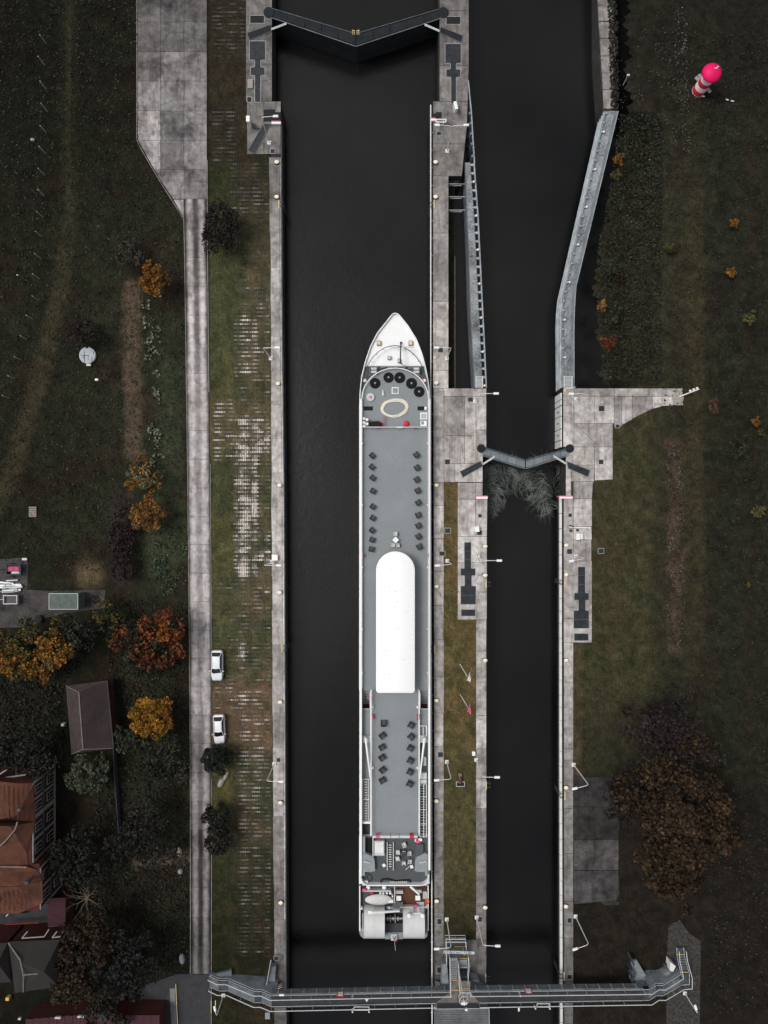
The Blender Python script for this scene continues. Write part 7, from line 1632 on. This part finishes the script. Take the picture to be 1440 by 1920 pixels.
tree(408, 1421, 30, 2.9, [(.012, .017, .011), (.017, .023, .014), (.008, .011, .008)], 'dense round dark evergreen bush in front of the southern white car', 6500, .12, .04, 12, name='bush', cat='bush')
tree(417, 430, 34, 3.4, DB, 'dark purple-brown bush between road and west quay', 4200, .15, .3, name='bush', ry=56, cat='bush')
tree(410, 1530, 30, 3.4, DG, 'long dark bush on the verge, northern of two', 1900, .16, .3, name='bush', ry=34, cat='bush')
tree(412, 1572, 28, 3.0, DB, 'long dark bush on the verge, southern of two', 1500, .16, .3, name='bush', ry=32, cat='bush')
tree(243, 478, 26, 3.5, [(.040, .036, .026), (.030, .030, .026), (.05, .045, .03)], 'thin greyish shrub north-west of the round orange tree', 1500, .15, .5, name='shrub', cat='shrub')
tree(228, 1000, 25, 2.6, DB, 'dark purple hedge bush west of the golden-brown tree', 1700, .16, .3, name='bush', ry=46, cat='bush')
tree(232, 1062, 22, 2.4, DB, 'lower dark purple hedge bush west of the road', 1300, .16, .4, name='bush', ry=32, cat='bush')
tree(160, 625, 28, 2.6, DB, 'faint dark bush just north of the round tank cover', 800, .16, .6, name='bush', cat='bush')
tree(1250, 1510, 92, 11, BR_, 'huge brown oak-like tree east of the dark parking slabs', 8000, .27, .9, 13)
tree(1255, 1600, 72, 11, BR_, 'rusty brown tree, southern neighbour of the huge one', 5600, .27, .5, 12)
tree(1325, 1540, 52, 10, BR_, 'rusty brown tree at the right flank of the huge one', 3200, .27, .5, 10)
tree(1175, 1490, 62, 8, DB, 'dark brown tree overhanging the parking slabs', 2600, .24, 1.0, 10, pal2=BR_)
tree(1225, 1360, 70, 8, DB, 'sparse near-black tree north of the huge brown one', 2600, .24, .9, 12)
tree(1290, 1400, 46, 8, BR_, 'thin reddish-brown tree north-east of the huge one', 1500, .24, .9, 9, pal2=DB)
tree(175, 1745, 55, 8, [(.020, .013, .008), (.014, .010, .007), (.032, .019, .009)], 'brown tree east of the dark hipped house', 3000, .22, .6, 10)
tree(150, 1830, 50, 7, [(.026, .018, .011), (.018, .014, .010), (.034, .020, .010)], 'dull brown tree at the corner of the dark hipped house', 2300, .22, .6, 10)
tree(250, 1800, 62, 8, [(.009, .010, .009), (.015, .016, .014), (.006, .006, .006)], 'dark blue-green tree near the asphalt junction', 3200, .21, .7, 10)
tree(205, 1880, 42, 5, [(.026, .020, .013), (.016, .013, .010)], 'ragged dark tree above the maroon roof', 1500, .2, .8, 9)
tree(300, 1420, 50, 5, DG, 'dark green tree south of the golden-orange one', 1900, .2, .8, 9, pal2=MG)
tree(240, 1390, 26, 3.5, MG, 'spiky grey-green shrub right of the brown cottage', 700, .2, .9, 7, name='shrub', cat='shrub')
tree(60, 1400, 58, 7, DG, 'near-black tree left of the brown cottage', 2600, .22, .7, 10)
tree(150, 1600, 55, 7, DG, 'near-black tree east of the timbered facade', 2400, .22, .7, 10)
tree(270, 1560, 62, 6, DG, 'dark ragged tree in the garden west of the road', 2200, .22, .9, 10, pal2=DB)
tree(205, 1165, 40, 4, DG, 'low dark tree between the yard and the large red tree', 1300, .2, .9, 8, pal2=YG)
# bare tree
c = P(160, 1690); t = T('bare_tree', 'bare tree with pale forked branches east of the orange-roofed house', 'tree', P((160 - 720) * .955 + 720, (1690 - 960) * .955 + 960)); m = MB(); L0 = wloc(t); c = (L0.x, L0.y, 0)
m.tube((c[0], c[1], 0), (c[0], c[1], 4), .18, 7, .12); m.build('trunk', M['bark'], t)
for i in range(11):
    a = rng.uniform(0, 6.28); m = MB(); p = Vector((c[0], c[1], 4)); dr = Vector((math.cos(a), math.sin(a), .35)); w = .10
    for j in range(5):
        q = p + dr * rng.uniform(.45, .75); m.tube(p, q, w, 5, w * .65); 
        if j > 0:
            s = dr.copy(); s.rotate(Matrix.Rotation(rng.choice([-.8, .8]), 3, 'Z')); m.tube(q, q + s * .8, w * .5, 4, .012)
        p = q; w *= .65; dr.rotate(Matrix.Rotation(rng.normal() * .3, 3, 'Z'))
    m.build('branch', M['barkL'], t)
# small shrubs on the east side
for x, y, r_, pal, d in ((1128, 574, 9, [(.26, .14, .035), (.16, .09, .03)], 'small bright yellow-orange shrub on the bank by the bent guide wall'), (1375, 420, 9, OR, 'small orange shrub in the upper right meadow'),
                         (1371, 511, 9, OR, 'small brownish-orange shrub below the upper right one'), (1403, 598, 13, OL, 'olive shrub at the right edge'), (1416, 791, 8, OR, 'tiny orange shrub at the right edge abreast of the wide quay'),
                         (1427, 812, 5, OL, 'tiny yellow-green shrub at the right edge'), (1382, 845, 25, MG, 'loose green shrub in the right meadow'), (1158, 300, 10, OR, 'straw-coloured tuft at the upper end of the bent guide wall'),
                         (1155, 330, 9, OL, 'second straw-coloured tuft below the upper one by the guide wall'), (1140, 500, 20, MG, 'bushy green reeds at the water edge'), (1160, 520, 10, BR_, 'rusty reed tuft right of the green reeds'),
                         (1140, 645, 16, RD, 'rust-red reed patch on the bank above the wide quay'), (1148, 590, 14, MG, 'green reed tuft above the rust-red patch'), (1135, 700, 14, MG, 'dark green tuft at the water just above the wide quay'), (1420, 960, 12, OL, 'faint olive shrub in the lower right meadow'),
                         (1255, 465, 9, OL, 'small olive tuft in the middle of the north-east meadow'), (1400, 1095, 4, OL, 'tiny yellow-green tuft on the right')):
    tree(x, y, r_, 1.6 if r_ < 12 else 2.2, pal, d, int(r_ * 22), .14, .8, 5, name='shrub', cat='shrub', trunk=False, group='small shrubs on the eastern bank')
t = tree(1335, 762, 10, 2.2, [(.10, .05, .03), (.07, .035, .025)], 'slender rust-brown conifer shrub right of the signal mast', 500, .12, .15, 5, name='shrub', ry=22, cat='shrub', trunk=False)

def scatter(name, label, poly, n, size, pal, zr=(.03, .25), flat=.4, clump=0, kind='stuff', dens=None):
    xs_ = [p[0] for p in poly]; ys_ = [p[1] for p in poly]; x = rng.uniform(min(xs_), max(xs_), n * 3); y = rng.uniform(min(ys_), max(ys_), n * 3)
    ins = np.zeros(len(x), bool); j = len(poly) - 1
    for i in range(len(poly)):
        xi, yi = poly[i]; xj, yj = poly[j]; ins ^= ((yi > y) != (yj > y)) & (x < (xj - xi) * (y - yi) / (yj - yi + 1e-9) + xi); j = i
    f = fbm(x / 14 + 3, y / 14 + 8, 3); ins &= f > .5 - clump * 0 + (clump - .5) * .2 if clump else ins
    x = x[ins][:n]; y = y[ins][:n]; z = rng.uniform(*zr, len(x)); c = np.stack([(x - 720) * S, (960 - y) * S, z], -1)
    o = leaf_mesh(name, c, size, np.clip(pick(pal, len(x)), .002, .7)); tag(o, label, kind=kind); return o
PALE = [(.13, .15, .10), (.08, .10, .06), (.18, .18, .12)]
scatter('weeds', 'pale leafy weeds along the brown soil strip', [(266, 560), (305, 555), (300, 700), (300, 800), (312, 862), (282, 870), (272, 700)], 620, .22, PALE, clump=.75)
scatter('weeds', 'green weeds between the orange trees and the road', [(290, 1000), (350, 980), (352, 1110), (290, 1120)], 900, .16, [(.04, .06, .035), (.03, .04, .025), (.07, .09, .055)], clump=.6)
scatter('tall_grass', 'dark tufty grass of the west meadow', [(-60, -60), (255, -60), (262, 270), (340, 400), (350, 1100), (-60, 1040)], 15000, .14, [(.022, .030, .018), (.032, .036, .022), (.012, .015, .010), (.045, .046, .028)], (.0, .12))
scatter('tall_grass', 'dark garden undergrowth west of the road', [(200, 1120), (352, 1130), (354, 1820), (240, 1840), (130, 1640), (210, 1420)], 9000, .17, [(.014, .018, .012), (.022, .024, .016), (.030, .022, .016), (.008, .009, .007)], (.0, .3))
scatter('tall_grass', 'dark undergrowth between the trees at the left edge', [(-60, 1190), (200, 1190), (120, 1280), (120, 1440), (-60, 1440)], 4500, .2, [(.012, .015, .011), (.02, .02, .014)], (.0, .4))
scatter('tall_grass', 'rough tufty grass on the north-east bank', [(1160, 215), (1240, 215), (1240, 720), (1135, 722), (1120, 600), (1118, 480), (1150, 320)], 9000, .17, [(.014, .019, .012), (.026, .030, .018), (.009, .011, .008), (.034, .024, .016)], (.0, .3))
scatter('tall_grass', 'dark grass tufts of the eastern meadow', [(1240, 60), (1500, 60), (1500, 1900), (1330, 1900), (1330, 1440), (1245, 1200)], 13000, .15, [(.016, .020, .014), (.028, .030, .020), (.010, .011, .009), (.032, .022, .018)], (.0, .15))
scatter('fallen_leaves', 'pale fallen leaves and rubble on the north-east bank', [(1160, 120), (1230, 10), (1285, 10), (1295, 290), (1230, 330), (1165, 300)], 620, .085, [(.10, .095, .085), (.06, .055, .05), (.16, .15, .14)], (.02, .08), .8, .65)
scatter('rubble', 'pale rubble strip north of the lighthouse', [(1263, 20), (1288, 20), (1294, 285), (1282, 285), (1266, 120)], 420, .10, [(.09, .088, .085), (.06, .055, .05), (.14, .135, .13)], (.02, .08), .9)
scatter('fallen_leaves', 'pale specks of fallen leaves in the north-east grass', [(1170, 300), (1240, 320), (1230, 480), (1160, 420)], 260, .09, [(.16, .14, .11), (.10, .085, .06)], (.02, .1), .8, .7)
scatter('fallen_leaves', 'reddish fallen leaves around the parked cars', [(396, 1272), (470, 1272), (470, 1440), (398, 1400)], 900, .06, [(.17, .09, .06), (.12, .07, .045), (.22, .16, .12)], (.0, .03), 1.0)
scatter('moss', 'ragged moss creeping over the broken stone quay', [(1138, -40), (1156, -40), (1160, 206), (1146, 206)], 900, .2, [(.016, .016, .012), (.026, .024, .016)], (.0, .1), 1.0)
scatter('path_pebbles', 'pale pebbles on the path under the eastern stair', [(1250, 1740), (1276, 1730), (1312, 1770), (1310, 1920), (1248, 1920)], 900, .05, [(.12, .115, .11), (.07, .068, .065), (.2, .19, .18)], (.0, .03), 1.0)
scatter('lawn_litter', 'fallen leaves on the brown path in the east lawn', [(1250, 830), (1282, 830), (1284, 1220), (1250, 1220)], 700, .08, [(.14, .10, .08), (.08, .055, .04), (.24, .22, .20)], (.0, .03), 1.0, .6)
scatter('fallen_leaves', 'white specks scattered over the garden and meadow', [(150, 400), (345, 420), (350, 1300), (200, 1300)], 240, .055, [(.3, .3, .28), (.16, .16, .13)], (.05, .1), 1.0)
# trampled grass edges along the quays
m = None
